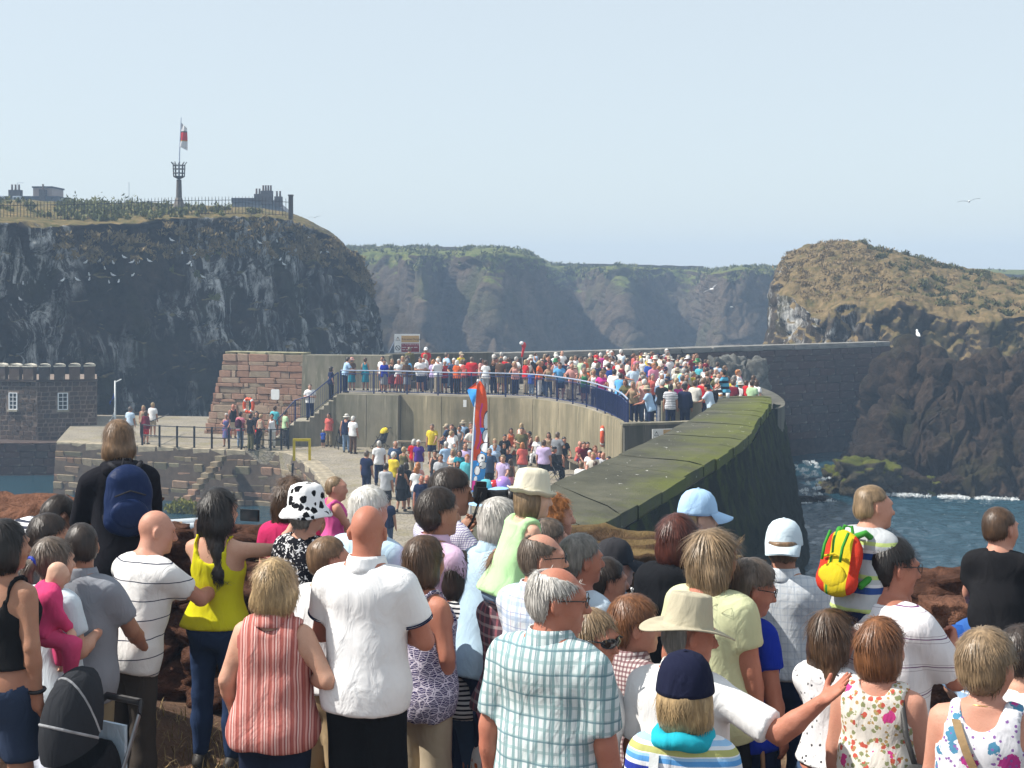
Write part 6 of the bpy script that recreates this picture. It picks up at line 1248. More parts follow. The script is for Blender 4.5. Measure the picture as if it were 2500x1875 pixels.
# ------------------------------------------------------------------ railings
MAT_BLUE = simple('blue_rail_paint', (.018, .035, .13), .45, .25, 5, .15, 40, .004); MAT_IRON = simple('black_iron', (.016, .017, .022), .5, .3, 6, .2, 40, .004); MAT_GALV = simple('pale_rail', (.30, .36, .48), .4, .15, 6, .1)
def railing():
    r = empty('blue_railing', (0, 0, 0)); tag(r, 'curved blue baluster railing along the edge of the viewing platform', 'railing')
    S = np.linspace(.05, PLEN-.15, 220); zr = np.where(S > 18, (S-18)*.02, 0)
    P = np.array([[*(PT(s)-PN(s)*.10), PLAT+z] for s, z in zip(S, zr)])
    up = lambda h: [tuple(p+np.array([0, 0, h])) for p in P[::2]]
    MB().tube(up(1.13), .032, 8).build('top_rail', MAT_GALV, r, True); MB().tube(up(.98), .018, 6).build('upper_rail', MAT_BLUE, r, True); MB().tube(up(.10), .018, 6).build('lower_rail', MAT_BLUE, r, True)
    for s in np.arange(.05, PLEN-.1, 1.72): p = PT(s)-PN(s)*.10; MB().box((p[0], p[1], PLAT+.56+(max(s-18, 0)*.02)), (.065, .065, 1.12)).build('post', MAT_BLUE, r)
    b = MB(); s = .1
    while s < PLEN-.2: p = PT(s)-PN(s)*.10; b.box((p[0], p[1], PLAT+.54+max(s-18, 0)*.02), (.021, .021, .88)); s += .1
    tag(b.build('balusters', MAT_BLUE, r), kind='stuff')
    r = empty('stair_railing', (0, 0, 0)); tag(r, 'dark blue sloping handrail with balusters beside the platform stairs', 'railing')
    path = [(-8.62, PLAT), (-10.05, STEPS[5][2]), (-10.75, STEPS[6][2]), (-11.75, QUAY+.1)]
    for h_, w_ in ((1.05, .03), (.12, .016)): MB().tube([(x, 71.06, z+h_) for x, z in path], w_, 6).build('hand_rail' if h_ > 1 else 'lower_rail', MAT_BLUE, r, True)
    for x, z in path: MB().box((x, 71.06, z+.52), (.06, .06, 1.06)).build('post', MAT_BLUE, r)
    b = MB(); xs = np.array([p[0] for p in path][::-1]); zs = np.array([p[1] for p in path][::-1])
    for x in np.arange(-11.7, -8.65, .11): b.box((x, 71.06, np.interp(x, xs, zs)+.58), (.014, .014, .92))
    tag(b.build('balusters', MAT_BLUE, r), kind='stuff')
    r = empty('quay_railing', (0, 0, 0)); tag(r, 'black two-bar iron railing along the harbour edge of the quay', 'railing')
    pts = [atz(px, py+2, QUAY) for px, py in ((346, 1086), (388, 1089), (431, 1091), (473, 1092), (516, 1094), (558, 1095), (588, 1097), (627, 1098), (660, 1100), (686, 1098), (703, 1096))]
    for p in pts: MB().box((p.x, p.y+.12, QUAY+.53), (.085, .085, 1.06)).build('post', MAT_IRON, r)
    for h_ in (1.02, .52): MB().tube([(p.x, p.y+.12, QUAY+h_) for p in pts], .028, 6).build('rail', MAT_IRON, r)
    p2 = pts[0]; MB().tube([(p2.x, p2.y+.12, QUAY+1.02), (p2.x-.1, p2.y+6, QUAY+1.02)], .028, 6).build('rail', MAT_IRON, r)
railing()
def ladder():
    y = simple('yellow_paint', (.55, .42, .01), .5, .15, 8, .1); r = empty('ladder_handrail', (0, 0, 0)); tag(r, 'yellow painted handrail hoop at the head of a harbour ladder', 'handrail')
    a, b = atz(718, 1124, QUAY), atz(756, 1124, QUAY); t = b-a
    for p in (a, b): MB().box((p.x, p.y, QUAY+.44), (.11, .11, .9)).build('upright', y, r)
    c = (a+b)/2; MB().box((c.x, c.y, QUAY+.93), (t.length+.11, .115, .11)).build('cross_bar', y, r)
    MB().tube([(a.x-.02, a.y-.25, QUAY-.1), (a.x-.12, a.y-.5, -.3)], .05, 8).build('ladder_stile', MAT_IRON, r)
    for i in range(6): MB().box((a.x+.12, a.y-.33-.03*i, QUAY-.35-.42*i), (.36, .04, .04)).build('rung', MAT_IRON, r)
ladder()
# ------------------------------------------------------------------ things on the walls
MAT_ORANGE = simple('life_ring_orange', (.62, .09, .03), .5, .15, 8, .15); MAT_SIGNW = simple('sign_white', (.72, .73, .73), .5, .06, 6, .05)
def life_ring(c, rz, label):
    r = empty('life_ring', c, rz); tag(r, label, 'life ring', 'orange life rings hung on the harbour walls')
    th = np.linspace(0, 2*np.pi, 33); m = MB(); m.tube([(.31*np.cos(t), 0, .36*np.sin(t)) for t in th], .085, 10, False); m.build('ring', MAT_ORANGE, r, True)
    for k in range(4):
        t = k*np.pi/2+.78; MB().tube([(.31*np.cos(a), 0, .36*np.sin(a)) for a in np.linspace(t-.14, t+.14, 5)], .0885, 10).build('band', MAT_SIGNW, r, True)
    MB().box((0, .13, 0), (.1, .1, .9)).build('bracket', simple('green_board', (.03, .10, .07), .7), r)
life_ring(at(607, 990, 75.0), -.55, 'orange life ring hung on the red sandstone wall'); p = at(1472, 1065, 58.9); life_ring((p.x-.02, p.y, p.z), math.radians(-96), 'orange life ring hung on the curved concrete wall')
def plate(name, c, w_, h_, rz, mat, label, cat, rad=.05):
    pts = []
    for cx, cz, a0 in ((w_/2-rad, h_/2-rad, 0), (-w_/2+rad, h_/2-rad, 90), (-w_/2+rad, -h_/2+rad, 180), (w_/2-rad, -h_/2+rad, 270)):
        for a in (0, 45, 90): t = math.radians(a0+a); pts.append((cx+rad*math.cos(t), cz+rad*math.sin(t)))
    n = len(pts); V = [(x, y, z) for y in (-.02, .02) for x, z in pts]; bm = bmesh.new(); vs_ = [bm.verts.new(v) for v in V]
    bm.faces.new(vs_[:n]); bm.faces.new(vs_[n:][::-1])
    for i in range(n): bm.faces.new((vs_[i], vs_[i+n], vs_[(i+1) % n+n], vs_[(i+1) % n]))
    me = bpy.data.meshes.new(name); bmesh.ops.recalc_face_normals(bm, faces=bm.faces); bm.to_mesh(me); bm.free(); o = link(name, me, None, mat); o.location = c; o.rotation_euler = (0, 0, rz)
    if label: tag(o, label, cat)
    return o
plate('wall_plate', at(672, 963, 74.95), .48, .54, -.32, MAT_SIGNW, 'blank white rounded plate fixed to the red sandstone wall', 'plate', .07)
plate('wall_notice', at(1135, 985, 69.05), .16, .34, -.25, MAT_SIGNW, 'small white notice high on the concrete platform wall', 'notice', .01)
def text(s_, parent, loc, size, mat, align='LEFT', rot=(math.pi/2, 0, 0)):
    cu = bpy.data.curves.new('lettering', 'FONT'); cu.body = s_; cu.size = size; cu.align_x = align; cu.extrude = .002; o = bpy.data.objects.new('lettering', cu); COL.objects.link(o)
    bpy.context.view_layer.update(); dg = bpy.context.evaluated_depsgraph_get(); me = bpy.data.meshes.new_from_object(o.evaluated_get(dg)); bpy.data.objects.remove(o); me.materials.clear()
    o = link('lettering', me, parent, mat); o.location = loc; o.rotation_euler = rot; return o
def danger_sign():
    c = at(994, 838, 77.5); r = empty('warning_sign', (c.x, c.y, BACKTOP), .0); tag(r, 'white warning board reading Extreme Danger on the parapet', 'sign')
    z0 = c.z-BACKTOP; tan = simple('sign_tan', (.52, .33, .14), .5, .06, 6, .05); red = simple('sign_red', (.22, .012, .03), .5, .06, 6, .05); ink = simple('sign_ink', (.03, .025, .025), .6, .1, 6, 0)
    MB().box((0, 0, z0), (1.38, .05, 1.0)).build('board', MAT_SIGNW, r); MB().box((.17, -.03, z0+.23), (.96, .012, .36)).build('header_panel', tan, r); MB().box((.17, -.03, z0-.24), (.96, .012, .46)).build('text_panel', red, r)
    text('Extreme Danger', r, (-.28, -.04, z0+.17), .155, ink); text('Do not go beyond this wall', r, (-.27, -.04, z0-.10), .085, MAT_SIGNW)
    for k, ws in enumerate(((.22, .16, .10, .2), (.17, .24))):
        x = -.27
        for w_ in ws: MB().box((x+w_/2, -.038, z0-.22-.13*k), (w_, .006, .05)).build('faint_word', simple('faint_ink', (.5, .4, .42), .6, .1), r); x += w_+.05
    def pict(z, tri):
        th = [math.pi/2+k*2*math.pi/3 for k in range(4)] if tri else list(np.linspace(0, 2*math.pi, 25)); MB().tube([(-.5+.125*math.cos(t), -.032, z+.125*math.sin(t)) for t in th], .018, 6).build('pictogram', ink, r)
        if tri: MB().tube([(-.5, -.032, z+.05), (-.49, -.032, z-.02)], .016, 6).build('pictogram', tan, r)
        else: MB().tube([(-.59, -.033, z+.09), (-.41, -.033, z-.09)], .016, 6).build('pictogram', ink, r)
    pict(z0+.22, True); pict(z0-.25, False)
    for x in (-.5, .5): MB().box((x, .06, z0-.3), (.06, .06, 1.1)).build('post', MAT_GALV, r)
    MB().tube([(-.65, .1, z0+.2), (-1.0, .12, 0.0)], .018, 6).build('stay', MAT_GALV, r)
    p = at(1622, 1063, 51.2); r = empty('wall_sign', (p.x, p.y-.05, p.z), .31); tag(r, 'white and orange warning sign on the dark end wall', 'sign'); MB().box((0, 0, 0), (.95, .03, .48)).build('board', MAT_SIGNW, r); MB().box((.2, -.02, .1), (.5, .01, .22)).build('header_panel', tan, r)
    MB().tube([(-.32+.09*math.cos(t), -.022, .06+.09*math.sin(t)) for t in [math.pi/2+k*2*math.pi/3 for k in range(4)]], .012, 6).build('pictogram', ink, r)
danger_sign()
# ------------------------------------------------------------------ castellated house across the inlet
def house():
    d = 81.0; base = CZ-(1074-HOR)/F*d; top = CZ-(930-HOR)/F*d; r = empty('castle_lodge', (0, 0, 0)); tag(r, 'small dark rubble-stone lodge with battlements and white sash windows', 'building')
    x0, x1, xe = X(-60, d), X(93, d), X(225, d-.4); A, B, E = (x0, d+.8), (x1, d-.2), (xe, d+.55)
    m = MB(); m.prism([A, B, E, (xe-1.6, d+6), (x0, d+6)], base-.2, top); fixn(m.build('wall', MAT_MORTARH, r).data)
    wins = []
    for px, (a, b) in ((30, (A, B)), (152, (B, E))):
        xw = X(px, d); u = (xw-a[0])/(b[0]-a[0]); yw = a[1]+(b[1]-a[1])*u; ang = math.atan2(b[1]-a[1], b[0]-a[0]); zc = CZ-(980-HOR)/F*d; wins.append((xw, zc))
        wn = empty('window', (xw, yw, zc), ang); wn.parent = r
        MB().box((0, .02, 0), (.50, .10, .92)).build('pane', simple('dark_pane', (.02, .025, .03), .12, .2, 4, 0, spec=.6), wn)
        fr = simple('white_frame', (.70, .72, .74), .5, .08)
        for xx, w_ in ((-.25, .06), (.25, .06), (0, .035)): MB().box((xx, -.045, 0), (w_, .06, .96)).build('frame_bar', fr, wn)
        for zz in (-.46, .46, 0, .23, -.23): MB().box((0, -.048, zz), (.5, .05, .05 if abs(zz) > .3 else .03)).build('frame_bar', fr, wn)
        MB().box((0, -.09, -.54), (.66, .16, .1)).build('sill', MAT_STEP, wn)
    sk = lambda x, y, z: any(abs(x-a) < .42 and abs(z-b) < .66 for a, b in wins)
    wall_blocks(r, [A, B], base, top-.05, (.2, .3), (.22, .5), MS_HOUSE, .16, 0, 3, skip=sk, jit=.05, name='stone', gap=.055); wall_blocks(r, [B, E], base, top-.05, (.2, .3), (.22, .5), MS_HOUSE, .16, 0, 4, skip=sk, jit=.05, name='stone', gap=.055)
    for (a, b) in ((A, B), (B, E)):
        t = Vector((b[0]-a[0], b[1]-a[1])); ang = math.atan2(t.y, t.x); c = ((a[0]+b[0])/2, (a[1]+b[1])/2)
        o = MB().box((0, 0, 0), (t.length+.1, .3, .1)).build('string_course', MAT_HBLOCK, r); o.location = (*c, top+.02); o.rotation_euler = (0, 0, ang)
        n = max(3, round(t.length/.86))
        for i in range(n):
            u = (i+.5)/n; p = (a[0]+t.x*u, a[1]+t.y*u); o = MB().box((0, 0, 0), (t.length/n*.7, .34, .75)).build('merlon', MAT_HBLOCK, r); o.location = (*p, top+.44); o.rotation_euler = (0, 0, ang)
            th = np.linspace(0, np.pi, 9); m = MB(); w_ = t.length/n*.39
            m.quadgrid(np.array([[[w_*np.cos(k), y, .13*np.sin(k)] for k in th] for y in (-.2, .2)])); m.box((0, 0, -.03), (2*w_, .4, .06)); m.add([[w_*np.cos(k), -.2, .13*np.sin(k)] for k in (0, .8, 1.57, 2.35, 3.14)][:4], [[0, 1, 2, 3]])
            o = m.build('cap_stone', simple('pale_cap', (.62, .57, .47), .9, .2), r); o.location = (*p, top+.86); o.rotation_euler = (0, 0, ang)
    # retaining wall and ground below the lodge
    m = MB(); m.prism([(x0-14, d-2), (xe+1.2, d-1.2), (xe+3.5, d+3), (xe+8, d+10), (x0-14, d+14)], -1, base-.02); o = m.build('lodge_terrace', MAT_MORTARD); fixn(o.data); tag(o, kind='structure')
    q_ = empty('terrace_wall', (0, 0, 0)); tag(q_, 'dark weedy stone wall below the castellated lodge', 'wall'); wall_blocks(q_, [(x0-8, d-2), (xe+1.2, d-1.2)], -.4, base, (.35, .5), (.6, 1.1), MS_DARK, .3, 0, 6, jit=.06)
house()
def mast():
    r = empty('white_mast', atz(281, 1086, QUAY)); tag(r, 'slim white mast with a short cross arm and small flags', 'mast'); wm = simple('mast_white', (.66, .67, .66), .5, .1)
    MB().tube([(0, 0, 0), (0, 0, 3.2)], [.055, .04], 8).build('pole', wm, r, True); MB().tube([(-.02, 0, 3.12), (.32, -.02, 3.28)], .03, 6).build('cross_arm', wm, r)
    for z, c, w_ in ((2.35, 'blue', .22), (1.4, 'white', .26)):
        g = np.array([[[-.05-w_*u, .05*np.sin(u*5+v*3), z+(.16-.28*u)*v*1.6-.2*u] for v in np.linspace(0, 1, 6)] for u in np.linspace(0, 1, 8)]); MB().quadgrid(g).build('pennant', cl(c), r, True)
mast()
# ------------------------------------------------------------------ on the headland
def top_z(px, d, off=0):
    """height of the headland top near this direction"""
    x = X(px, d); D = (HEADP[..., 0]-x)**2+(HEADP[..., 1]-d)**2; return float(HEADP[..., 2].ravel()[np.argmin(D)])
def beacon():
    d = 112; z = top_z(437, d); x = X(437, d); r = empty('beacon', (x, d, z-.2)); tag(r, 'iron fire-basket beacon on a tall post carrying a flag', 'beacon'); im = simple('beacon_iron', (.05, .045, .042), .6, .3, 6, .2)
    H_ = CZ-(432-HOR)/F*d-z+.2
    MB().lathe([(.75, 0), (.55, .35), (.30, 1.1), (.24, 1.25)], 8).build('base', simple('beacon_stone', (.16, .14, .12), .9, .3), r); MB().tube([(0, 0, 1.0), (0, 0, H_-.2)], [.24, .19], 10).build('post', simple('beacon_post', (.09, .08, .07), .8, .3), r)
    MB().lathe([(.01, -.2), (.15, -.15), (.44, 0), (.44, .06), (.01, .07)], 12, (0, 0, H_)).build('basket_floor', im, r)
    for k in range(10):
        t = k*.628; MB().tube([(.42*math.cos(t), .42*math.sin(t), H_), (.46*math.cos(t), .46*math.sin(t), H_+.6), (.47*math.cos(t), .47*math.sin(t), H_+.98), (.62*math.cos(t), .62*math.sin(t), H_+1.15)], .035, 5).build('basket_bar', im, r)
    for h_ in (.3, .62, .9): MB().tube([(.455*math.cos(t), .455*math.sin(t), H_+h_) for t in np.linspace(0, 6.2832, 17)], .03, 5, False).build('basket_hoop', im, r)
    zt = CZ-(287-HOR)/F*d-z+.2
    MB().tube([(0, 0, H_), (.05, 0, H_+2), (.17, 0, zt)], [.05, .045, .03], 6).build('flagpole', MAT_GALV, r)
    k = NT('flag_cloth', .8, .1); u, v, w_ = k.n('SeparateXYZ', {0: k.co.outputs['Generated']}).outputs
    c = k.ramp(w_, [(0, (.66, .66, .68)), (.33, (.66, .66, .68)), (.335, (.45, .3, .05)), (.36, (.5, .02, .03)), (.62, (.5, .02, .03)), (.64, (.05, .04, .05)), (.68, (.68, .68, .7)), (1, (.68, .68, .7))], 'CONSTANT'); c = k.mix(k.ramp(k.noise(5, detail=3), [(.66, 0.), (.68, 1.)]), c, (.45, .25, .04)); k.col(c)
    g = [[[.13-.03*a+ .62*b*(.75+.25*a), .12*math.sin(b*7+a*4), zt-.35-1.95*a-.45*b*(1-a*.3)] for a in np.linspace(0, 1, 16)] for b in np.linspace(0, 1, 10)]
    MB().quadgrid(np.array(g)).build('flag', k.m, r, True)
    a = MB(); dz = 150; zz = top_z(315, 125); a.tube([(X(315, 125), 125, zz-.2), (X(315, 125), 125, CZ-(445-HOR)/F*125)], .02, 5); tag(a.build('aerial_pole', MAT_GALV), 'thin bare aerial pole standing on the headland grass', 'pole')
beacon()
def fence():
    r = empty('headland_fence', (0, 0, 0)); tag(r, 'rusty iron bar fence along the headland edge', 'fence'); im = simple('fence_iron', (.028, .024, .022), .7, .3, 6, .2); me = MB().tube([(0, 0, 0), (0, 0, 1.42), (0, 0, 1.55)], [.022, .022, .006], 5).mesh('bar'); me.materials.append(im)
    pts = []
    for px in np.arange(-40, 708, 8.2):
        u = np.clip((px-200)/500, 0, 1); d = 99+12*np.clip(px/700, 0, 1); zb = CZ-(np.interp(px, [-40, 0, 200, 430, 600, 706], [546, 546, 542, 531, 528, 533])-HOR)/F*d; pts.append((X(px, d), d, zb))
    for i, p in enumerate(pts): o = bpy.data.objects.new('bar', me); COL.objects.link(o); o.parent = r; o.location = p
    for h_ in (1.25, .25): MB().tube([(x, y, z+h_) for x, y, z in pts], .022, 5).build('rail', im, r)
    p = pts[-1]; rr = random.Random(1)
    o = MB().box((p[0]+.12, p[1], p[2]+.7), (.32, .32, 2.1)).build('pillar', MAT_HBLOCK, r); MB().box((p[0]+.12, p[1], p[2]+1.79), (.4, .4, .08)).build('pillar_cap', MAT_HBLOCK, r)
fence()
def roofs():
    slate = simple('slate', (.06, .062, .07), .8, .25, 3, .3, 12, .03); grey = simple('house_grey', (.16, .16, .17), .9, .2, 2); pinkw = simple('pink_render', (.36, .29, .26), .9, .12, 2); stk = simple('chimney_brick', (.075, .06, .055), .9, .3, 4); wht = simple('dormer_white', (.62, .64, .66), .7, .1); pot = simple('chimney_pot', (.12, .08, .06), .9, .2)
    d = 160; Z = lambda y: CZ-(y-HOR)/F*d; x = lambda px: X(px, d); zb = Z(545)
    def chim(par, px, w_, y0, y1, n):
        MB().box((x(px), d, (Z(y0)+Z(y1))/2), (w_, .9, Z(y1)-Z(y0))).build('chimney', stk, par)
        for k in range(n): MB().lathe([(.12, 0), (.10, .55), (.13, .6), (.09, .62)], 8, (x(px)+(k-(n-1)/2)*w_/n*.9, d, Z(y1))).build('chimney_pot', pot, par)
    r = empty('headland_house', (0, 0, 0)); tag(r, 'grey slated house with white dormers and pink stair tower on the headland', 'building')
    MB().box(((x(-80)+x(145))/2, d+3, (zb+Z(483))/2), (x(145)-x(-80), 6, Z(483)-zb)).build('wall', grey, r); m = MB(); m.prism([(x(-80), d-.3), (x(143), d-.3), (x(143), d+6), (x(-80), d+6)], Z(484), Z(479)); fixn(m.build('roof', slate, r).data)
    for px in (3, 45):
        MB().box((x(px), d-.3, Z(491)), (.9, .6, 1.1)).build('dormer_frame', wht, r)
        for s_ in (-.2, .2): MB().box((x(px)+s_, d-.62, Z(491)), (.28, .05, .8)).build('pane', simple('dark_pane', (.02, .025, .03)), r)
    MB().box(((x(77)+x(124))/2, d+2.5, (zb+Z(457))/2), (x(124)-x(77), 4, Z(457)-zb)).build('stair_tower', pinkw, r); MB().box(((x(77)+x(124))/2, d+2.5, Z(456)), (x(126)-x(75), 4.3, .16)).build('tower_coping', slate, r)
    chim(r, 38, 1.3, 480, 464, 3); chim(r, 105, .65, 500, 463, 1); MB().tube([(x(42), d, Z(464)), (x(42), d, Z(446))], .02, 5).build('aerial', MAT_GALV, r); MB().tube([(x(42), d, Z(446.5)), (x(58), d, Z(446))], .02, 5).build('aerial', MAT_GALV, r)
    r = empty('gabled_house', (0, 0, 0)); tag(r, 'dark gabled house with three chimney stacks behind the headland fence', 'building')
    zb = Z(545); xl, xm, xr = x(566), x(650), x(712)
    MB().add([(xl, d, zb), (xr, d, zb), (xr, d, Z(528)), (xm+.4, d, Z(484)), (xl, d, Z(484)), (xl, d+6, zb), (xr, d+6, zb), (xr, d+6, Z(528)), (xm+.4, d+6, Z(484)), (xl, d+6, Z(484))], [[0, 1, 2, 3], [5, 8, 7, 6], [1, 6, 7, 2], [2, 7, 8, 3], [3, 8, 9, 4], [4, 9, 5, 0]]).add([(xl, d, zb), (xm+.4, d, Z(484)), (xl, d, Z(484))], [[0, 1, 2]]).build('wall', grey, r)
    m = MB(); m.box(((xl+xm)/2, d-.1, Z(489)), (xm-xl, .4, .5)); m.build('roof', slate, r)
    chim(r, 652, 1.25, 500, 466, 4); chim(r, 630, .75, 490, 474, 2); chim(r, 680, .8, 505, 480, 2)
roofs()
def leaves(name, pts, size, n, mat, label, cat, seed, tall=1.0, spread=.5, kind='stuff'):
    """many small leaf faces scattered about clump centres"""
    r = np.random.default_rng(seed); P = np.array(pts, float); i = r.integers(0, len(P), n); c = P[i, :3]+r.normal(size=(n, 3))*np.c_[P[i, 3], P[i, 3], P[i, 3]*tall]*spread; c[:, 2] = np.maximum(c[:, 2], P[i, 2]-P[i, 3]*.4)
    a = r.normal(size=(n, 3)); a /= np.linalg.norm(a, axis=1)[:,None]; a[:, 2] = np.abs(a[:, 2])+.3; b = np.cross(a, r.normal(size=(n, 3))); b /= np.linalg.norm(b, axis=1)[:,None]; s = size*r.uniform(.5, 1.4, n)[:,None]
    V = np.stack([c-a*s, c+b*s*.4, c+a*s, c-b*s*.4], 1).reshape(-1, 3); k = np.arange(n)[:,None]*4; o = link(name, mesh_np(name, V, np.c_[k, k+1, k+2, k+3], False), None, mat); tag(o, label, cat, kind=kind); return o
def leafm(name, c, c2):
    k = NT(name, .8, .2); k.col(k.ramp(k.noise(.7, detail=4), [(.35, c), (.65, c2)])); k.b.inputs['Transmission Weight'].default_value = 0; return k.m
def weeds():
    r = random.Random(5); A = []; G = []; Y = []
    for _ in range(230):
        px = r.choice([r.gauss(260, 70), r.gauss(430, 90), r.uniform(-20, 640), r.gauss(210, 40)]); px = max(-30, min(690, px)); d = r.uniform(101, 120); big = 150 < px < 340
        A.append((X(px, d), d, top_z(px, d)+.2, r.uniform(.15, .5)*(1.5 if big and d > 108 else .7)))
    for _ in range(500): px = r.uniform(-30, 900); u = r.random(); i = int((px+380)/1300*400); i = min(max(i, 0), 419); j = r.randint(140, 165); p = HEADP[i, j]; G.append((*p, .35))
    leaves('headland_weeds', A, .15, 9000, leafm('weed_leaf', (.075, .09, .03), (.17, .17, .06)), 'rank green weeds growing along the headland fence', 'weeds', 3, 1.1)
    leaves('headland_grass', G, .14, 18000, leafm('dry_blade', (.13, .10, .045), (.26, .19, .09)), 'dry tussocky grass on the headland lip', 'grass', 4, .6)
    B = []; T = []
    for _ in range(420):
        i = r.randint(60, 319); j = r.randint(84, 175); p = ISLEP[i, j]; (B if (p[0] > X(2150, 110) and r.random() < .75) else T).append((*p, .4))
    leaves('stack_bushes', B, .13, 15000, leafm('stack_leaf', (.05, .06, .02), (.11, .105, .04)), 'low green scrub spreading over the grassy stack', 'scrub', 5, .55); leaves('stack_tussocks', T, .11, 15000, leafm('tussock', (.16, .115, .05), (.26, .19, .10)), 'tawny grass tussocks on the stack', 'grass', 6, .4)
    C_ = []
    for _ in range(500): i = r.randint(0, 419); j = r.randint(78, 110); p = FARP[i, j]; C_.append((*p, .6))
    leaves('far_scrub', C_, .30, 12000, leafm('far_leaf', (.07, .085, .03), (.15, .15, .06)), 'scrub and long grass along the far cliff top', 'scrub', 7, .5)
weeds()
def far_tops():
    wm = simple('far_wall_stone', (.10, .085, .075), .95, .3, .8, .5, 3, .1)
    for pts, h_, lab in ((((860, 601, 231), (1040, 602, 228), (1195, 605, 226)), 1.3, 'long low stone wall along the nearer far cliff top'), (((1318, 643, 259), (1500, 645, 260), (1718, 650, 260)), 1.15, 'low dark wall along the receding far cliff top')):
        P = [at(*p) for p in pts]; m = MB(); r = random.Random(3); L = []
        for a, b in zip(P[:-1], P[1:]):
            for i in range(14): L.append(a.lerp(b, i/14))
        L.append(P[-1]); G = np.array([[[p.x, p.y+o, p.z-z] for p in L] for o, z in ((0, 3.0), (0, .0), (.5, 0), (.5, 3.0))]); G[1:3, :, 2] += np.array([r.uniform(-.08, .08) for _ in L])[None]
        m.quadgrid(G.transpose(1, 0, 2)); tag(m.build('cliff_top_wall', wm), lab, 'wall', 'walls on the far cliff top')
    r = random.Random(8); cols = ['red', 'sky', 'white', 'black', 'navy', 'lightgrey', 'lilac', 'charcoal']
    for i, (px, py) in enumerate(((907, 610), (917, 611), (922, 612), (1210, 614), (1218, 615), (1226, 615), (1233, 616), (1240, 617))):
        p = at(px, py, 215 if px > 1000 else 221); crowd(Vector((p.x, p.y, p.z-1.72)), r.uniform(0, 360), r.choice(['stand_m', 'stand_f']), (cols[i], 'tee'), ('navy', 'trousers'), ('brown', 'short'), 'on the far cliff top', 'walkers on the far cliff top')
far_tops()
def gulls():
    wht = simple('gull_white', (.72, .73, .74), .8, .06, 6, 0); gry = simple('gull_grey', (.30, .32, .35), .8, .1, 6, 0)
    f = Field(); f.ell((0, 0, .16), (.075, .17, .08), rotx(.35), .03); f.cone((0, .10, .21), (0, .15, .31), .05, .04, .03); f.ell((0, .165, .325), (.042, .052, .042), None, .02); f.cone((0, .20, .325), (0, .255, .315), .014, .006, .01); f.cone((0, -.12, .13), (0, -.27, .10), .04, .015, .03)
    for s_ in (1, -1): f.cone((.03*s_, .02, .1), (.03*s_, .02, .0), .01, .008, .01)
    v, fc = f.mesh(.022); perched = mesh_np('gull', v, fc); perched.materials.append(wht)
    wv = []; m = MB()
    for s_ in (1, -1):
        for u in np.linspace(0, 1, 9): wv.append([(s_*u*.62, .07-.10*abs(u-.45)-.05*u, .10*math.sin(u*2.3)), (s_*u*.62, -.10+.06*u-.10*abs(u-.45), .10*math.sin(u*2.3)-.01)])
    W = np.array(wv).reshape(2, 9, 2, 3); m.quadgrid(W[0]); m.quadgrid(W[1]); wing = m.mesh('wings', True); wing.materials.append(gry)
    f = Field(); f.ell((0, 0, 0), (.055, .17, .055), None, .03); f.ell((0, .18, .02), (.035, .05, .035), None, .03); f.cone((0, .22, .02), (0, .27, .01), .012, .006, .01); f.cone((0, -.13, 0), (0, -.27, 0), .035, .03, .03); v, fc = f.mesh(.02); bod = mesh_np('gull', v, fc); bod.materials.append(wht)
    r = random.Random(21); sp = [(190, 625), (212, 640), (250, 640), (280, 641), (305, 625), (330, 641), (341, 640), (220, 668), (262, 655), (282, 670), (287, 686), (197, 690), (217, 690), (272, 690), (328, 676), (425, 596), (371, 636), (448, 618), (423, 625), (476, 620), (455, 647), (465, 647), (474, 647), (638, 597), (684, 594), (672, 628), (691, 634), (700, 647), (757, 577), (778, 614), (794, 614), (158, 690), (58, 735), (60, 690), (495, 672)]
    fx = (HEADP[..., 0]/HEADP[..., 1])*F+1250; fy = HOR-(HEADP[..., 2]-CZ)/HEADP[..., 1]*F
    for px, py in sp:
        D = ((fx-px)**2+(fy-py)**2).ravel(); cand = np.where(D < max(60, np.sort(D)[2]))[0]; i = cand[np.argmin(HEADP[..., 1].ravel()[cand])]; p = HEADP.reshape(-1, 3)[i]
        o = bpy.data.objects.new('gull', perched); COL.objects.link(o); o.location = (p[0], p[1]-.12, p[2]-.03); o.rotation_euler = (0, 0, r.uniform(0, 6.28)); o.scale = (.85,)*3; tag(o, 'white gull perched on a ledge of the headland cliff', 'gull', 'gulls perched on the headland cliff')
    o = bpy.data.objects.new('gull', perched); COL.objects.link(o); p = at(2240, 854, 88); i = np.argmin(((CRAGP[..., 0]-p.x)**2+(CRAGP[..., 1]-88)**2).ravel()); o.location = CRAGP.reshape(-1, 3)[i]; o.scale = (1.6,)*3; tag(o, 'white gull standing on top of the dark crag', 'gull')
    for px, py, d, rx, rz, lab in ((1738, 706, 90, .5, .9, 'gull gliding steeply with raised wing in front of the far cliff'), (1787, 750, 95, 0, 0, 'gull flying level low in front of the far cliff'), (2366, 492, 80, .15, .3, 'gull flying high in the open sky'), (768, 531, 140, .1, .5, 'distant tiny gull in the sky beside the headland')):
        p = at(px, py, d); o = bpy.data.objects.new('gull', bod); COL.objects.link(o); o.location = p; o.rotation_euler = (0, rx, rz+2.6); tag(o, lab, 'gull'); w2 = bpy.data.objects.new('wings', wing); COL.objects.link(w2); w2.parent = o
gulls()
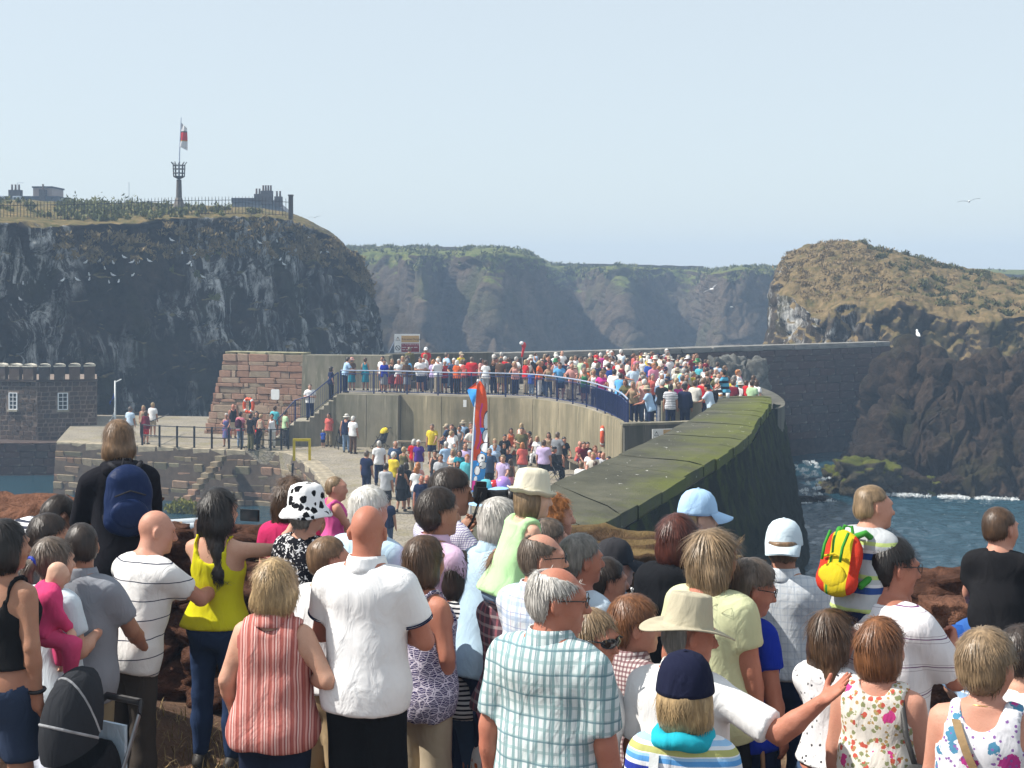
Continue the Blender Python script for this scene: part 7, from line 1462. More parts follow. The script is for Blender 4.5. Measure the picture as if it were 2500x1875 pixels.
# ------------------------------------------------------------------ shoreline
def shore():
    r = random.Random(9); wet = rock_mat('weed_rock', (.03, .028, .02), (.13, .11, .07), ((.04, .05, .01), (.08, .09, .014), (.11, .11, .03)), sc=1.5, gl=.62)
    for i, (px, py, s_, m) in enumerate(((2055, 1165, 1.9, wet), (2095, 1150, 2.2, wet), (2140, 1160, 2.0, wet), (2120, 1182, 1.6, wet), (2172, 1185, 1.4, MAT_DARKROCK), (2215, 1180, 1.8, MAT_DARKROCK), (2260, 1192, 1.5, wet), (2320, 1190, 2.2, MAT_DARKROCK), (2385, 1198, 1.7, MAT_DARKROCK), (2440, 1200, 1.9, wet), (2490, 1205, 1.8, MAT_DARKROCK), (2150, 1122, 2.4, MAT_DARKROCK))):
        p = at(px, py, 73.2 if py > 1140 else 75); rock('shore_boulder', (p.x, p.y, max(p.z-.2, .1)), (s_*r.uniform(.9, 1.2), s_, s_*.7), 60+i, m, 'weed-covered boulder at the foot of the dark crag' if m is wet else 'wet black boulder at the foot of the dark crag', group='boulders at the water edge', n=16, rough=.3)
    p = at(1975, 1228, 69.6); rock('sea_rock', (p.x, p.y, .0), (1.6, 1.0, .7), 90, MAT_DARKROCK, 'small wave-washed rock off the end of the sea wall', n=16)
    R = np.random.default_rng(4); A = []
    for _ in range(70): a = R.uniform(0, 6.28); A.append((p.x+math.cos(a)*R.uniform(.5, 1.3), p.y+math.sin(a)*.8, .06, .16))
    for _ in range(45): A.append((p.x+R.normal()*.35, p.y+R.normal()*.3, R.uniform(.2, 2.0), .10))
    for _ in range(170): px = R.choice([R.normal(2110, 18), R.normal(2200, 30), R.normal(2330, 16), R.normal(2440, 35)]); d = np.interp(px, [2040, 2100, 2300, 2500], [74.6, 73, 71.6, 70.6])-R.uniform(0, .5); A.append((X(px, d), d, .04, .14))
    o = leaves('sea_foam', A, .05, 9000, simple('foam', (.78, .8, .8), .6, .05, 5, 0), 'white foam and spray where the swell meets the rocks', 'foam', 8, .5)
    # seaweed where the steps meet the water
    p = at(425, 1240, 66.8); leaves('seaweed', [(p.x+.25*i, p.y-.05*i, .15+.1*math.sin(i), .35) for i in range(9)], .10, 3500, leafm('weed', (.12, .13, .015), (.24, .22, .03)), 'yellow-green seaweed clinging to the foot of the harbour wall', 'seaweed', 9, .8)
    for i, (px, py) in enumerate(((1780, 893), (1800, 897), (1822, 899), (1838, 902), (1815, 910))):
        q_ = at(px, py, 78); rock('lichen_rock', (q_.x, q_.y, q_.z-.9), (1.7, 1.5, 2.4), 120+i, rock_mat('lichen_grey', (.08, .08, .075), (.30, .30, .27), None, sc=2), 'grey lichened rock rising behind the platform crowd', group='lichened rocks behind the platform', n=16, rough=.3)
shore()
def dinghy():
    p = atz(448, 1292, .12); r = empty('dinghy', (p.x, p.y, .05), .25); tag(r, 'pale grey inflatable dinghy moored below the harbour wall', 'boat'); gm = simple('dinghy_grey', (.46, .50, .53), .5, .1)
    path = [(-1.5, -.6, .2), (-.5, -.65, .2), (.6, -.6, .24), (1.3, -.35, .34), (1.6, 0, .40), (1.3, .35, .34), (.6, .6, .24), (-.5, .65, .2), (-1.5, .6, .2)]; MB().tube([tuple(v) for v in catmull(path, 40)], .21, 10).build('tube', gm, r, True)
    MB().box((-.1, 0, .08), (2.6, 1.0, .06)).build('floor', simple('dinghy_floor', (.2, .22, .23), .7), r); MB().box((-1.35, 0, .22), (.06, 1.0, .4)).build('transom', simple('dinghy_floor', (.2, .22, .23)), r); MB().box((-.2, 0, .3), (.3, 1.1, .05)).build('thwart', simple('wood', (.22, .13, .07), .7), r); MB().box((-1.55, 0, .45), (.25, .22, .45)).build('outboard_motor', MAT_BLACK, r)
dinghy()
# ------------------------------------------------------------------ benches, chairs, prams, flags
WOOD = simple('bench_wood', (.16, .13, .09), .8, .3, 5, .3)
def benches():
    for k, S_l in SEATS.items():
        P = np.array([(a, b) for a, b, y in S_l]); c = P.mean(0)
        if k[0] == 'c':
            x, y, yaw = S_l[0]; r = empty('folding_chair', (x, y, QUAY), -math.radians(yaw)); tag(r, {'c1': 'folding chair under the man in a beige cap', 'c2': 'folding chair under the person in a red vest', 'c3': 'folding chair under the man in a flat cap'}[k], 'chair', 'folding chairs on the quay')
            MB().box((0, .05, .42), (.46, .44, .03)).build('seat', cl('navy'), r); MB().box((0, -.17, .72), (.46, .03, .34)).build('backrest', cl('navy'), r)
            for s_ in (-.23, .23):
                for q_ in (((s_, -.22, 0), (s_, .28, .43)), ((s_, .28, 0), (s_, -.18, .9))): MB().tube(q_, .014, 6).build('leg', MAT_METAL, r)
            continue
        if len(P) > 1:
            u, sv, vt = np.linalg.svd(P-c); ang = math.atan2(vt[0][1], vt[0][0]); L = 2*np.abs((P-c)@vt[0]).max()+.9; W_b = max(.5, 2*np.abs((P-c)@vt[1]).max()+.42)
        else: ang, L, W_b = 0, 1.2, .5
        r = empty('bench', (c[0], c[1], QUAY), ang); tag(r, {'b1': 'low concrete bench under the person in orange', 'b2': 'long concrete bench by the curved wall under four sitters', 'b3': 'concrete bench by the life ring under its rear sitters', 'b4': 'concrete bench under the person in royal blue', 'b5': 'concrete bench below the sea wall'}[k], 'bench', 'concrete benches on the quay')
        n = max(2, int(W_b/.17))
        for i in range(n): MB().box((0, -W_b/2+(i+.5)*W_b/n, .42), (L, W_b/n-.015, .06)).build('slat', WOOD, r)
        for s_ in (-L/2+.2, L/2-.2): MB().box((s_, 0, .195), (.22, W_b*.8, .39)).build('leg', MAT_STEP, r)
    r = empty('bench', (X(1012, 69.4), 69.0, QUAY), -.2); tag(r, 'empty low bench in front of the recess in the wall', 'bench')
    for i in range(3): MB().box((0, -.18+.18*i, .44), (1.7, .165, .06)).build('slat', WOOD, r)
    for s_ in (-.7, .7): MB().box((s_, 0, .205), (.2, .45, .41)).build('leg', MAT_STEP, r)
benches()
def pushchair(c, rz, hood, label):
    r = empty('pushchair', c, rz); tag(r, label, 'pushchair', 'pushchairs on the quay'); tub = lambda n_, p, m=MAT_BLACK, w_=.014: MB().tube(p, w_, 6).build(n_, m, r)
    for s_ in (-.22, .22): tub('frame', [(s_, .36, .10), (s_, .0, .55), (s_, -.28, .98), (s_, -.40, 1.06), (s_, -.46, 1.0)]); tub('frame', [(s_, -.26, .1), (s_, .06, .5), (s_, .14, .62)])
    for x, y in ((-.22, .38), (.22, .38), (-.22, -.27), (.22, -.27)):
        th = np.linspace(0, 2*np.pi, 17); w_ = MB().tube([(x, y+.075*np.cos(t), .088+.075*np.sin(t)) for t in th], .014, 6, False).build('wheel', MAT_BLACK, r, True); MB().tube([(x-.03, y, .088), (x+.03, y, .088)], .02, 6).build('hub', MAT_METAL, w_)
    f = Field(); f.cone((0, .14, .40), (0, -.10, .42), .16, .17, .03); f.cone((0, -.10, .42), (0, -.24, .80), .17, .16, .05); f.ell((0, .15, .62), (.15, .28, .24), None, .05, '-'); v, fc = f.mesh(.03); link('seat', mesh_np('seat', v, fc), r, cl('charcoal'))
    th = np.linspace(0, 1.75, 8); g = [[[.24*np.sin(ph-np.pi/2), -.2+.30*np.sin(t)*np.cos(ph-np.pi/2)*1.0-.08, .80+.24*np.cos(t)*np.cos(ph-np.pi/2)] for ph in np.linspace(.15, np.pi-.15, 9)] for t in th]; MB().quadgrid(np.array(g)).build('hood', hood, r, True)
    tub('handle', [(-.22, -.46, 1.0), (.22, -.46, 1.0)]); return r
p = atz(930, 1096, QUAY); pushchair(p, 2.2, cl('yellow'), 'pushchair with bright yellow hood standing by the concrete wall'); p = atz(833, 1096, QUAY); pushchair(p, .4, cl('charcoal'), 'dark grey pushchair beside the man in jeans'); p = atz(618, 1100, QUAY); pushchair((p.x, p.y+.5, QUAY), 1.2, cl('red'), 'pushchair with red hood among the people by the sandstone wall')
def pram():
    p = at(190, 1618, 7.1); z = GZ(p.x, 7.0); r = empty('pram', (p.x, 7.1, z), math.radians(150)); r.scale = (.6, .62, .98); tag(r, 'black pram with grey hood in front of the man in grey', 'pram'); S_ = 1.0; top = p.z-z
    blk = C1('pram_black', (.014, .014, .016)); gry = C1('pram_grey', (.028, .03, .035)); th = np.linspace(-.35, 1.9, 12)
    zc = top-.34; g = [[[.25*np.cos(ph)*(1+.05*np.sin(t)), -.02+.36*np.sin(t)*np.sin(ph), zc+.34*np.cos(t)*np.sin(ph)] for ph in np.linspace(.12, np.pi-.12, 14)] for t in th]; G = np.array(g); MB().quadgrid(G).build('hood', gry, r, True); MB().quadgrid((G-[0, 0, zc])*.97+[0, 0, zc]).build('hood_lining', blk, r, True)
    for i in (4, 8): MB().tube([tuple(v) for v in G[i]], .008, 6).build('hood_seam', simple('seam_grey', (.3, .31, .33), .6), r)
    f = Field(); f.cone((0, .25, zc-.30), (0, -.15, zc-.25), .21, .24, .05); f.ell((0, .1, zc-.02), (.2, .4, .24), None, .04, '-'); v, fc = f.mesh(.025); link('carrycot', mesh_np('carrycot', v, fc), r, blk)
    for s_ in (-.26, .26):
        MB().tube([(s_, -.42, zc+.05), (s_, -.2, zc-.25), (s_, .25, .12)], .016, 8).build('frame', MAT_METAL, r); MB().tube([(s_, .12, zc-.28), (s_, -.28, .14)], .016, 8).build('frame', MAT_METAL, r)
    for x, y in ((-.28, .27), (.28, .27), (-.28, -.3), (.28, -.3)): t = np.linspace(0, 2*np.pi, 21); w_ = MB().tube([(x, y+.12*np.cos(a), .145+.12*np.sin(a)) for a in t], .025, 8, False).build('wheel', MAT_BLACK, r, True); MB().tube([(x-.03, y, .145), (x+.03, y, .145)], .05, 8).build('hub', MAT_METAL, w_)
    MB().tube([(-.26, -.42, zc+.05), (-.2, -.5, zc+.1), (.2, -.5, zc+.1), (.26, -.42, zc+.05)], .02, 8).build('handle', MAT_BLACK, r); MB().box((.0, -.36, zc-.12), (.34, .03, .24)).build('paper', cl('paleblue'), r)
pram()
def feather_flag():
    d = 45.0; b = Vector((X(1146, d), d, QUAY)); r = empty('feather_flag', b); tag(r, 'tall feather banner in orange, blue and white standing on the quay', 'banner')
    Z = lambda y: CZ-(y-HOR)/F*d-QUAY; xx = lambda px: X(px, d)-b.x; wm = simple('flag_pole', (.62, .64, .68), .4, .1)
    line = [(1146, 1320), (1150, 1195), (1155, 1090), (1160, 1000), (1164, 945), (1168, 926)]; MB().tube([(xx(a), 0, Z(y)) for a, y in line], [.05, .048, .045, .04, .036, .04], 8).build('pole', wm, r, True)
    MS_ = [simple('b_orange', (.80, .09, .015), .7, .06, 5, .1), simple('b_blue', (.05, .34, .85), .7, .06, 5, .1), simple('b_white', (.75, .76, .78), .7, .04, 5, .1), simple('b_violet', (.22, .25, .65), .7, .06, 5, .1), simple('b_magenta', (.62, .03, .28), .7, .06, 5, .1), simple('b_ink', (.03, .025, .05), .7, .06, 5, .1)]
    ny, nx = 150, 30; ys = np.linspace(930, 1200, ny); P = []; cells = []
    for y in ys:
        x0 = np.interp(y, [926, 945, 1000, 1090, 1195], [1167, 1164.5, 1160.5, 1155.5, 1150.5]); x1 = np.interp(y, [930, 942, 960, 985, 1090, 1120, 1160, 1200], [1174, 1182, 1187, 1190, 1190, 1188, 1184, 1174]); u = np.linspace(0, 1, nx); P.append(np.stack([xx(x0+(x1-x0)*u), -.04+.07*np.sin(u*4+y*.035)*u, np.full(nx, Z(y))], -1))
    P = np.array(P); me = MB().quadgrid(P.transpose(1, 0, 2)).mesh('banner', True)
    for m in MS_: me.materials.append(m)
    ids = []
    for i in range(nx-1):
        for j in range(ny-1):
            u = (i+.5)/(nx-1); v = (j+.5)/(ny-1); c = 3 if .3 < v < .62 else 1
            oc = .62-.55*max(0, (v-.12))+.10*math.sin(v*16); ow = .95 if v < .27 else .58*(1.12-v)
            if abs(u-oc) < ow and v < .72: c = 0
            if c == 0 and .2 < v < .62 and abs(u-oc-.02*math.sin(v*60)) < .07: c = 4
            if v > .42 and u > .5+.35*math.sin(v*9+2.2): c = 1
            def blob(cu, cv, ru, rv):
                q_ = math.sqrt(((u-cu)/ru)**2+((v-cv)/rv)**2); return 2 if q_ < .86 else 5 if q_ < 1 else -1
            for bb in ((1.0, .37, .32, .10), (1.0, .50, .42, .07), (.95, .60, .5, .05), (.62, .70, .34, .05), (.78, .76, .32, .035), (.38, .81, .24, .045), (.3, .885, .16, .03)):
                k = blob(*bb)
                if k >= 0: c = k
            if abs(v-.695) < .008 and abs(u-.68) < .07 or abs(v-.77) < .006 and abs(u-.62) < .06: c = 5
            if v > .90 and u < .62-.25*abs(v-.95)*10: c = 4
            if v > .985: c = 1
            ids.append(c)
    me.polygons.foreach_set('material_index', np.array(ids, np.int32)); link('banner', me, r)
    g = np.array([[[xx(np.interp(t, [0, .35, 1], [1166, 1140, 1156])*(1-s_)+s_*np.interp(t, [0, 1], [1166, 1158])), -.06+.06*math.sin(t*5+s_*2), Z(930+t*62)] for s_ in np.linspace(0, 1, 6)] for t in np.linspace(0, 1, 14)]); me = MB().quadgrid(g).mesh('folded_edge', True)
    me.materials.append(MS_[0]); me.materials.append(MS_[1]); me.polygons.foreach_set('material_index', np.array([0 if i < 4 else 1 for i in range(13) for _ in range(5)], np.int32)); link('folded_edge', me, r)
feather_flag()
def stall():
    d = 40; p = Vector((X(1222, d), d, QUAY)); r = empty('parasol', p); tag(r, 'light blue parasol over a stall on the quay', 'parasol'); bm_ = C1('parasol_blue', (.30, .52, .80)); zt = CZ-(1188-HOR)/F*d-QUAY
    MB().tube([(0, 0, 0), (0, 0, zt)], .022, 8).build('pole', MAT_METAL, r); MB().lathe([(.22, 0), (.22, .06), (.03, .1)], 14).build('base', MAT_CONCD, r)
    for k in range(8):
        a0, a1 = k*math.pi/4, (k+1)*math.pi/4; G = [[[rr*math.cos(a)*(1-.03*math.sin((a-a0)/(a1-a0)*math.pi)), rr*math.sin(a)*(1-.03*math.sin((a-a0)/(a1-a0)*math.pi)), zt-.42*(rr/1.05)**1.6] for a in np.linspace(a0, a1, 6)] for rr in np.linspace(0.01, 1.05, 8)]; MB().quadgrid(np.array(G)).build('canopy_panel', bm_, r, True); MB().tube([(.02, 0, zt-.03), (1.04*math.cos(a0), 1.04*math.sin(a0), zt-.44)], .008, 5).build('rib', MAT_METAL, r)
    for px, py, rad, c, lab in ((1228, 1182, .23, 'lilac', 'lilac balloon tied above the blue parasol'), (1186, 1190, .24, 'aqua', 'turquoise balloon tied beside the feather banner'), (1207, 1186, .17, 'red', 'red balloon tied behind the lilac balloon')):
        q_ = at(px, py, 40.3); r = empty('balloon', q_); tag(r, lab, 'balloon', 'balloons at the stall'); bm2 = simple('balloon_'+c, CC[c] if c != 'lilac' else (.42, .25, .62), .25, .06, 4, 0, spec=.5)
        MB().lathe([(.01, rad), (.5*rad, rad*.88), (.87*rad, rad*.5), (rad, .0), (.88*rad, -rad*.5), (.5*rad, -rad*.98), (.10*rad, -rad*1.28), (.15*rad, -rad*1.4), (.01, -rad*1.36)], 20).build('skin', bm2, r, True); MB().tube([(0, 0, -rad*1.35), (p.x-q_.x, p.y-q_.y, p.z+1.2-q_.z)], .004, 5).build('string', MAT_SIGNW, r)
    q_ = at(1277, 848, 71); r = empty('balloon', q_); tag(r, 'long red and white balloon held up over the platform crowd', 'balloon'); rm = simple('balloon_red', CC['red'], .25, .06); f = Field(); f.ell((.03, 0, .12), (.13, .1, .14), None, .03); f.cone((.05, 0, .05), (-.05, 0, -.45), .08, .05, .05); v, fc = f.mesh(.03); link('skin', mesh_np('skin', v, fc), r, rm); f = Field(); f.ell((-.07, -.03, .2), (.11, .1, .10)); v, fc = f.mesh(.03); link('white_end', mesh_np('white_end', v, fc), r, MAT_SIGNW); MB().tube([(-.05, 0, -.45), (0, .1, -1.6)], .008, 5).build('string', MAT_SIGNW, r)
stall()
for px, c, lab in ((1759, 'amber', 'plastic cup of amber beer on the mossy wall'), (1777, 'clear', 'empty clear plastic cup on the mossy wall')):
    p = atz(px, 973, WALLTOP+.01); r = empty('plastic_cup', p); tag(r, lab, 'cup', 'plastic cups on the wall'); MB().lathe([(.01, .002), (.055, .002), (.075, .2), (.07, .2), (.05, .01)], 14).build('cup', simple('cup_clear', (.62, .64, .64), .25, .05, 5, 0), r, True)
    if c == 'amber': MB().lathe([(.01, .015), (.053, .015), (.0755, .16), (.01, .162)], 14).build('beer', simple('beer', (.45, .17, .01), .2, .1, 5, 0), r, True)
# ------------------------------------------------------------------ things carried in front
def backpack(key, w_, h_, dp, mat, label, off=(0, 0, 0), trim=None, strap=None):
    o, f, loc, yaw, R = FG[key]; k = f.k; c = np.array([0, -.125*k-dp*.55, .33*k])+np.array(off); M_ = np.eye(4); M_[:3, :3] = R@f.T; M_[:3, 3] = np.array(loc)+R@(f.hip+f.T@c)
    r = empty('backpack'); r.matrix_world = Matrix(M_.tolist()); tag(r, label, 'backpack'); F_ = Field(); F_.ell((0, 0, 0), (w_/2, dp*.62, h_/2), None, .02); F_.cone((-w_*.25, 0, -h_*.28), (w_*.25, 0, -h_*.28), dp*.55, dp*.55, .06); F_.cone((-w_*.16, .01, h_*.25), (w_*.16, .01, h_*.25), dp*.42, dp*.42, .06)
    n = cloth_noise(5, .011); v, fc = F_.mesh(.016, post=n); link('bag', mesh_np('bag', v, fc), r, mat)
    F_ = Field(); F_.ell((0, -dp*.55, -h_*.18), (w_*.36, dp*.28, h_*.2), None, .02); v, fc = F_.mesh(.014, post=n); link('front_pocket', mesh_np('front_pocket', v, fc), r, trim or mat); sm = strap or mat
    for s_ in (-1, 1): MB().tube([(s_*w_*.2, .02, h_*.42), (s_*w_*.3, dp*.5+.02, h_*.5), (s_*w_*.38, dp+.10, h_*.36), (s_*w_*.42, dp+.12, h_*.05), (s_*w_*.42, dp*.4, -h_*.3)], .016, 8).build('shoulder_strap', sm, r, True)
    MB().tube([(-.03, .02, h_*.46), (-.02, .02, h_*.56), (.02, .02, h_*.56), (.03, .02, h_*.46)], .008, 6).build('grab_loop', sm, r); MB().tube([(-w_*.3, -dp*.62, h_*.05), (0, -dp*.72, h_*.12), (w_*.3, -dp*.62, h_*.05)], .006, 6).build('zip', trim or sm, r); return r
NAVYBAG = C1('navy_nylon', (.012, .024, .075)); NAVYBAG.node_tree.nodes['Principled BSDF'].inputs['Roughness'].default_value = .45
backpack('E', .32, .46, .13, NAVYBAG, 'navy nylon backpack worn over a black hoodie', (.02, -.0, .03), strap=cl('charcoal'))
b_ = backpack('AO', .24, .31, .075, C1('bag_yellow', (.55, .43, .02), 'vstripe', s=[(.40, .16, (.50, .04, .02), .30), (.40, .16, (.50, .04, .02), .85), (.40, .03, (.05, .26, .04), .12)]), 'yellow, red and green child backpack', (-.02, -.05, -.02), C1('bag_pocket', (.52, .40, .02)), C1('bag_green', (.05, .26, .04)))
for x_ in (-.05, .05): MB().tube([(x_, -.045, .14), (x_, -.075, .07), (x_, -.08, .0)], .007, 6).build('webbing', C1('bag_green', (.05, .26, .04)), b_, True)
p = REDMAN.location; o = empty('rucksack', (p.x-.05, p.y-.27, p.z+1.2)); tag(o, 'dark maroon rucksack on the back of the striped-shirt man', 'rucksack'); F_ = Field(); F_.ell((0, 0, 0), (.18, .12, .25)); F_.ell((0, -.1, -.08), (.13, .06, .12), None, .03); v, fc = F_.mesh(.03); link('bag', mesh_np('bag', v, fc), o, C1('maroon_bag', (.05, .015, .03)))
def held():
    o, f, loc, yaw, R = FG['H']; W1, W2 = (np.array(wpt('H', f.arm[s_][2]+f.arm[s_][4]*.09)) for s_ in 'RL'); c = (W1+W2)/2; r = empty('phone', c, -math.radians(yaw)); tag(r, 'black mobile phone held up in both hands', 'phone'); L = max(.13, np.linalg.norm(W1-W2)*.9)
    MB().box((0, .01, .0), (.13, .011, .075)).build('case', MAT_BLACK, r); MB().box((0, .003, 0), (.118, .003, .066)).build('screen', simple('phone_screen', (.02, .03, .04), .1, .1, 5, 0), r)
    o, f, loc, yaw, R = FG['P']; e = f.hc+f.H@(np.array([.01, .155, .005])*f.hk); M_ = np.eye(4); M_[:3, :3] = R@f.H; M_[:3, 3] = np.array(loc)+R@e; r = empty('camera'); r.matrix_world = Matrix(M_.tolist()); tag(r, 'black camera with lens held to the eye', 'camera')
    MB().box((0, 0, 0), (.14, .06, .095)).build('camera_body', MAT_BLACK, r); m = MB(); m.tube([(0, .02, -.005), (0, .09, -.005), (0, .16, -.005)], [.038, .038, .045], 16); m.build('lens', MAT_BLACK, r, True); m = MB(); m.tube([(0, .16, -.005), (0, .20, -.005)], [.048, .054], 16); m.build('lens_hood', MAT_BLACK, r, True); MB().box((0, 0, .06), (.05, .06, .035)).build('prism_hump', MAT_BLACK, r); MB().tube([(.07, 0, .02), (.09, -.05, -.15), (.05, -.12, -.28), (0, -.2, -.22)], .008, 6).build('strap', MAT_BLACK, r)
    # shoulder bag of the auburn-haired woman
    o, f, loc, yaw, R = FG['AQ']; S_, k = f.sh['R'], f.k; r = empty('shoulder_bag', loc, -math.radians(yaw)); tag(r, 'dark grey leather shoulder bag on the floral-blouse woman', 'handbag'); lm = simple('bag_leather', (.045, .045, .045), .5, .25, 12, .4); hipz = f.hip[2]
    a = S_+np.array([-.055, 0, .045]); MB().tube([(a[0], .09, a[2]-.12), (a[0], .04, a[2]+.012), (a[0]+.005, -.05, a[2]+.005), (a[0]+.05, -.13, a[2]-.15), (a[0]+.10, -.17, hipz+.22)], [.012, .014, .014, .013, .012], 8).build('strap', lm, r, True)
    F_ = Field(); F_.ell((a[0]+.10, -.18, hipz+.10), (.075, .14, .14), None, .03); v, fc = F_.mesh(.016, post=cloth_noise(3, .006)); link('bag', mesh_np('bag', v, fc), r, lm)
    # strap across the rose-print top
    for key, sd, mat, lab, nm in (('AR', -1, simple('tan_strap', (.30, .20, .10), .6), 'tan cross-body bag strap over the rose-patterned top', 'bag_strap'), ('AK', -1, simple('white_strap', (.62, .64, .64), .6), 'white shoulder strap over the bright striped top', 'bag_strap')):
        o, f, loc, yaw, R = FG[key]; q_ = f.prof; z1 = f.sh['L'][2]-f.hip[2]+.03; pts = []
        for t in np.linspace(0, 1, 12):
            z = z1*(1-t)+.05*t; x = -.10*f.k*(1-t)+(.10 if key == 'AR' else -.10)*f.k*t; wx = np.interp(z, q_[:, 0], q_[:, 1])+.024; wy = np.interp(z, q_[:, 0], q_[:, 2])+.03; sy = np.interp(z, q_[:, 0], q_[:, 3]); pts.append(f.hip+np.array([x, sy-wy*max(1-abs(x/wx)**2.4, .05)**(1/2.4), z]))
        P = np.array(pts); G = np.stack([P-[.017, 0, 0], P+[.017, 0, 0]]); r = MB().quadgrid(G).build(nm, mat, None, True, loc=loc, rz=-math.radians(yaw)); r.data.transform(Matrix.Identity(4)); tag(r, lab, 'strap')
    # paper carrier bag, walking stick
    o, f, loc, yaw, R = FG['S']; p = wpt('S', f.arm['R'][2]); r = empty('carrier_bag', (p.x+.03, p.y-.12, p.z-.12), -.6); tag(r, 'white carrier bag printed with small orange leaves', 'bag'); bm_ = C1('leaf_print', (.72, .70, .68), 'floral', f=[(17, .28, (.5, .13, .03))], sel=.5); F_ = Field(); F_.cone((0, 0, -.06), (0, 0, -.36), .07, .10, .03); F_.ell((0, 0, -.24), (.15, .07, .22), None, .06); v, fc = F_.mesh(.016, post=cloth_noise(6, .01)); link('bag', mesh_np('bag', v, fc), r, bm_)
    for s_ in (-.04, .04): MB().tube([(s_, 0, -.06), (s_*.6, 0, .04), (0, 0, .1)], .006, 6).build('handle', bm_, r)
    o, f, loc, yaw, R = FG['AH']; p = wpt('AH', f.arm['R'][2]+f.arm['R'][4]*.09); r = MB().tube([(p.x-.06, p.y, p.z+.01), (p.x+.06, p.y, p.z+.01)], .014, 8).tube([(p.x, p.y, p.z), (p.x+.03, p.y-.02, loc[2])], .011, 8).build('walking_stick', simple('stick_wood', (.22, .11, .05), .5), None, True); tag(r, 'wooden walking stick held by the woman in pale yellow', 'walking stick')
held()
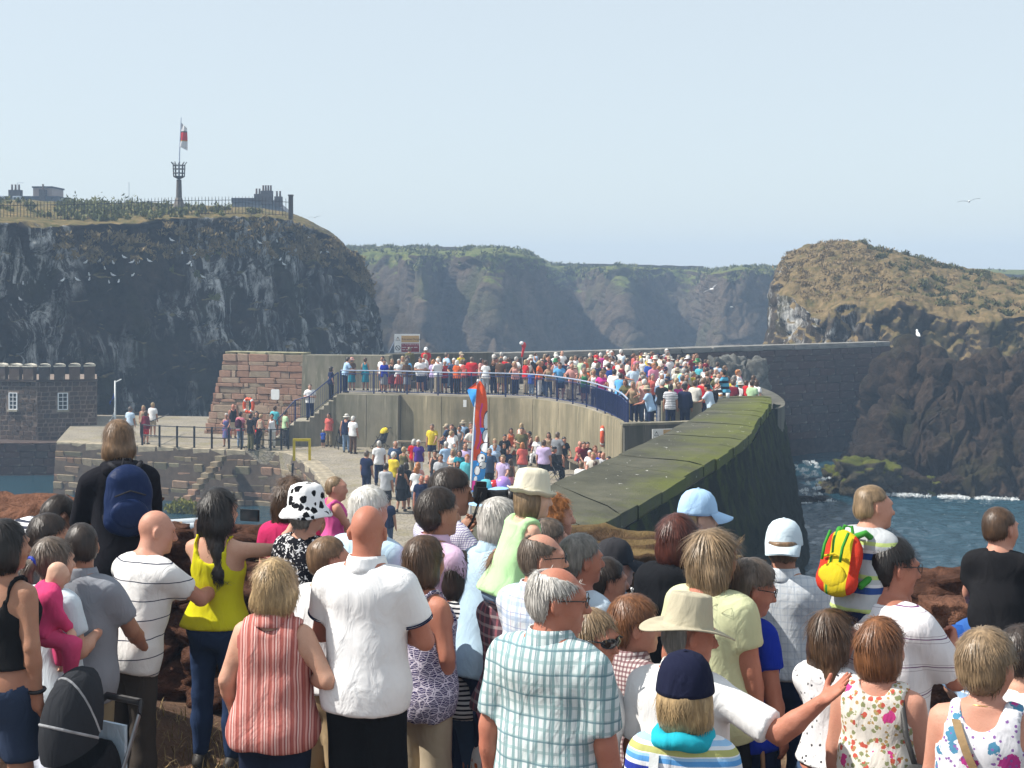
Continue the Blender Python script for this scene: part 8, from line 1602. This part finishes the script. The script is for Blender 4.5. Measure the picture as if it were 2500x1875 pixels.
# small clothing details, children of their wearer
def details():
    def tor(key, name, p0, n, r0, r1, mat, tw=.006):
        o, f, loc, yaw, R = FG[key]; n = unit(n); a = unit(np.cross(n, [.3, .2, 1])); b = np.cross(n, a); th = np.linspace(0, 2*np.pi, 25); MB().tube([tuple(np.array(p0)+a*r0*np.cos(t)+b*r1*np.sin(t)) for t in th], tw, 6, False).build(name, mat, o, True)
    navy = cl('navy'); o, f, loc, yaw, R = FG['J']
    for sd in 'RL':
        S, E, W, u, fd = f.arm[sd]; q_ = f.k*f.build**.7
        for t in (.63, .60): tor('J', 'sleeve_trim', S+(E-S)*t, E-S, .0715*q_, .0715*q_, navy, .0035)
    n1 = f.neck+f.T@np.array([0, .004, .035])*f.k
    for dz in (-.004, -.014): tor('J', 'collar_trim', n1+np.array([0, 0, dz]), f.neck*0+np.array([0, .1, 1]), .0745*f.k, .0745*f.k, navy, .0025)
    A_ = FG['A'][1]; W = A_.arm['R'][2]; tor('A', 'wrist_watch', W, A_.arm['R'][4], .036, .036, MAT_BLACK, .010); Rf = FG['R'][1]; tor('R', 'bracelet', Rf.arm['R'][2]-Rf.arm['R'][4]*.02, Rf.arm['R'][4], .033, .033, MAT_BLACK, .006); I_ = FG['I'][1]; tor('I', 'bangle', I_.arm['R'][2]-I_.arm['R'][4]*.02, I_.arm['R'][4], .034, .034, simple('red_bangle', (.45, .06, .03), .4), .006)
    K_ = FG['AK'][1]; o = FG['AK'][0]; F_ = Field()
    for t in np.linspace(0, 2*np.pi, 13)[:-1]: F_.ell(K_.neck+K_.T@np.array([.085*np.cos(t), .085*np.sin(t)-.005, .02+.012*np.sin(3*t)]), (.034, .034, .028), None, .03)
    F_.cone(K_.neck-[0, 0, .02], K_.neck+[0, .01, .12], .052, .05, .01, '-'); v, fc = F_.mesh(.011, post=cloth_noise(4, .005, 1.5)); link('scarf', mesh_np('scarf', v, fc), o, C1('turquoise_scarf', (.02, .36, .46)))
    C_ = FG['C'][1]; tor('C', 'hair_tie', C_.hc+C_.H@(np.array([0, -.118, .02])*C_.hk), C_.H@np.array([0, -1, -.5]), .03, .03, simple('hair_tie_blue', (.02, .05, .4), .6), .010)
    R_ = FG['AR'][1]; tor('AR', 'necklace', R_.neck+[0, .0, .0], np.array([0, .45, 1]), .078, .074, simple('gold_chain', (.6, .42, .15), .3, .1, 5, 0, metal=.8), .0022)
    G_ = FG['AG'][1]; o = FG['AG'][0]; S, E, W, u, fd = G_.arm['L']
    for k in range(3):
        c = S+(E-S)*(.25+.12*k)+np.array([-.062, -.03, 0]); MB().tube([tuple(c+[0, -.035, .02]), tuple(c+[-.012, 0, -.005]), tuple(c+[0, .035, .02])], .007, 6).build('sleeve_chevron', MAT_SIGNW, o, True)
    o, f, loc, yaw, R = FG['H']; S, E = f.sh['R'], f.arm['R'][1]
    o, f, loc, yaw, R = FG['AF']; t = text('epic', o, (0, 0, 0), .035, MAT_SIGNW); t.matrix_local = f.headmat()@Matrix.Translation((-.03, .098, .075))@Matrix.Rotation(math.pi, 4, 'Z')@Matrix.Rotation(math.radians(70), 4, 'X')@Matrix.Translation((-.03, 0, 0))
    o, f, loc, yaw, R = FG['E']; F_ = Field(); F_.ell(f.neck+f.T@np.array([0, -.085, -.01]), (.125, .06, .07), f.T, .03); F_.cone(f.neck+f.T@np.array([-.09, -.02, .01]), f.neck+f.T@np.array([.09, -.02, .01]), .05, .05, .04); v, fc = F_.mesh(.016, post=cloth_noise(11, .007)); link('hood', mesh_np('hood', v, fc), o, C1('black_hoodie', (.012, .012, .016)))
    for o in [x for x in bpy.data.objects if 'small number on the chest' in str(x.get('label', ''))]:
        t = text('22', o, (.12, .158, 1.30), .10, cl('navy'), rot=(math.pi/2, 0, math.pi))
    # jumper
    o, f, loc, yaw, R = FG['AT']; F_ = Field(); F_.cone(f.neck+f.T@np.array([-.2, -.06, .0]), f.neck+f.T@np.array([.2, -.06, .0]), .07, .07, .05); v, fc = F_.mesh(.016, post=cloth_noise(9, .008)); link('jumper', mesh_np('jumper', v, fc), o, C1('blue_jumper', (.02, .08, .30)))
details()
def haze():
    m = MB(); m.prism([(-260, -14), (300, -14), (300, 570), (-260, 570)], -2.2, 25.5)
    mt = bpy.data.materials.new('haze'); mt.use_nodes = True; t = mt.node_tree; t.nodes.clear()
    o = t.nodes.new('ShaderNodeOutputMaterial'); v = t.nodes.new('ShaderNodeVolumePrincipled')
    v.inputs['Color'].default_value = (.52, .72, 1.0, 1); v.inputs['Density'].default_value = .0014; v.inputs['Anisotropy'].default_value = .0
    t.links.new(v.outputs[0], o.inputs['Volume'])
    ob = m.build('haze', mt); fixn(ob.data); tag(ob, kind='stuff')
haze()
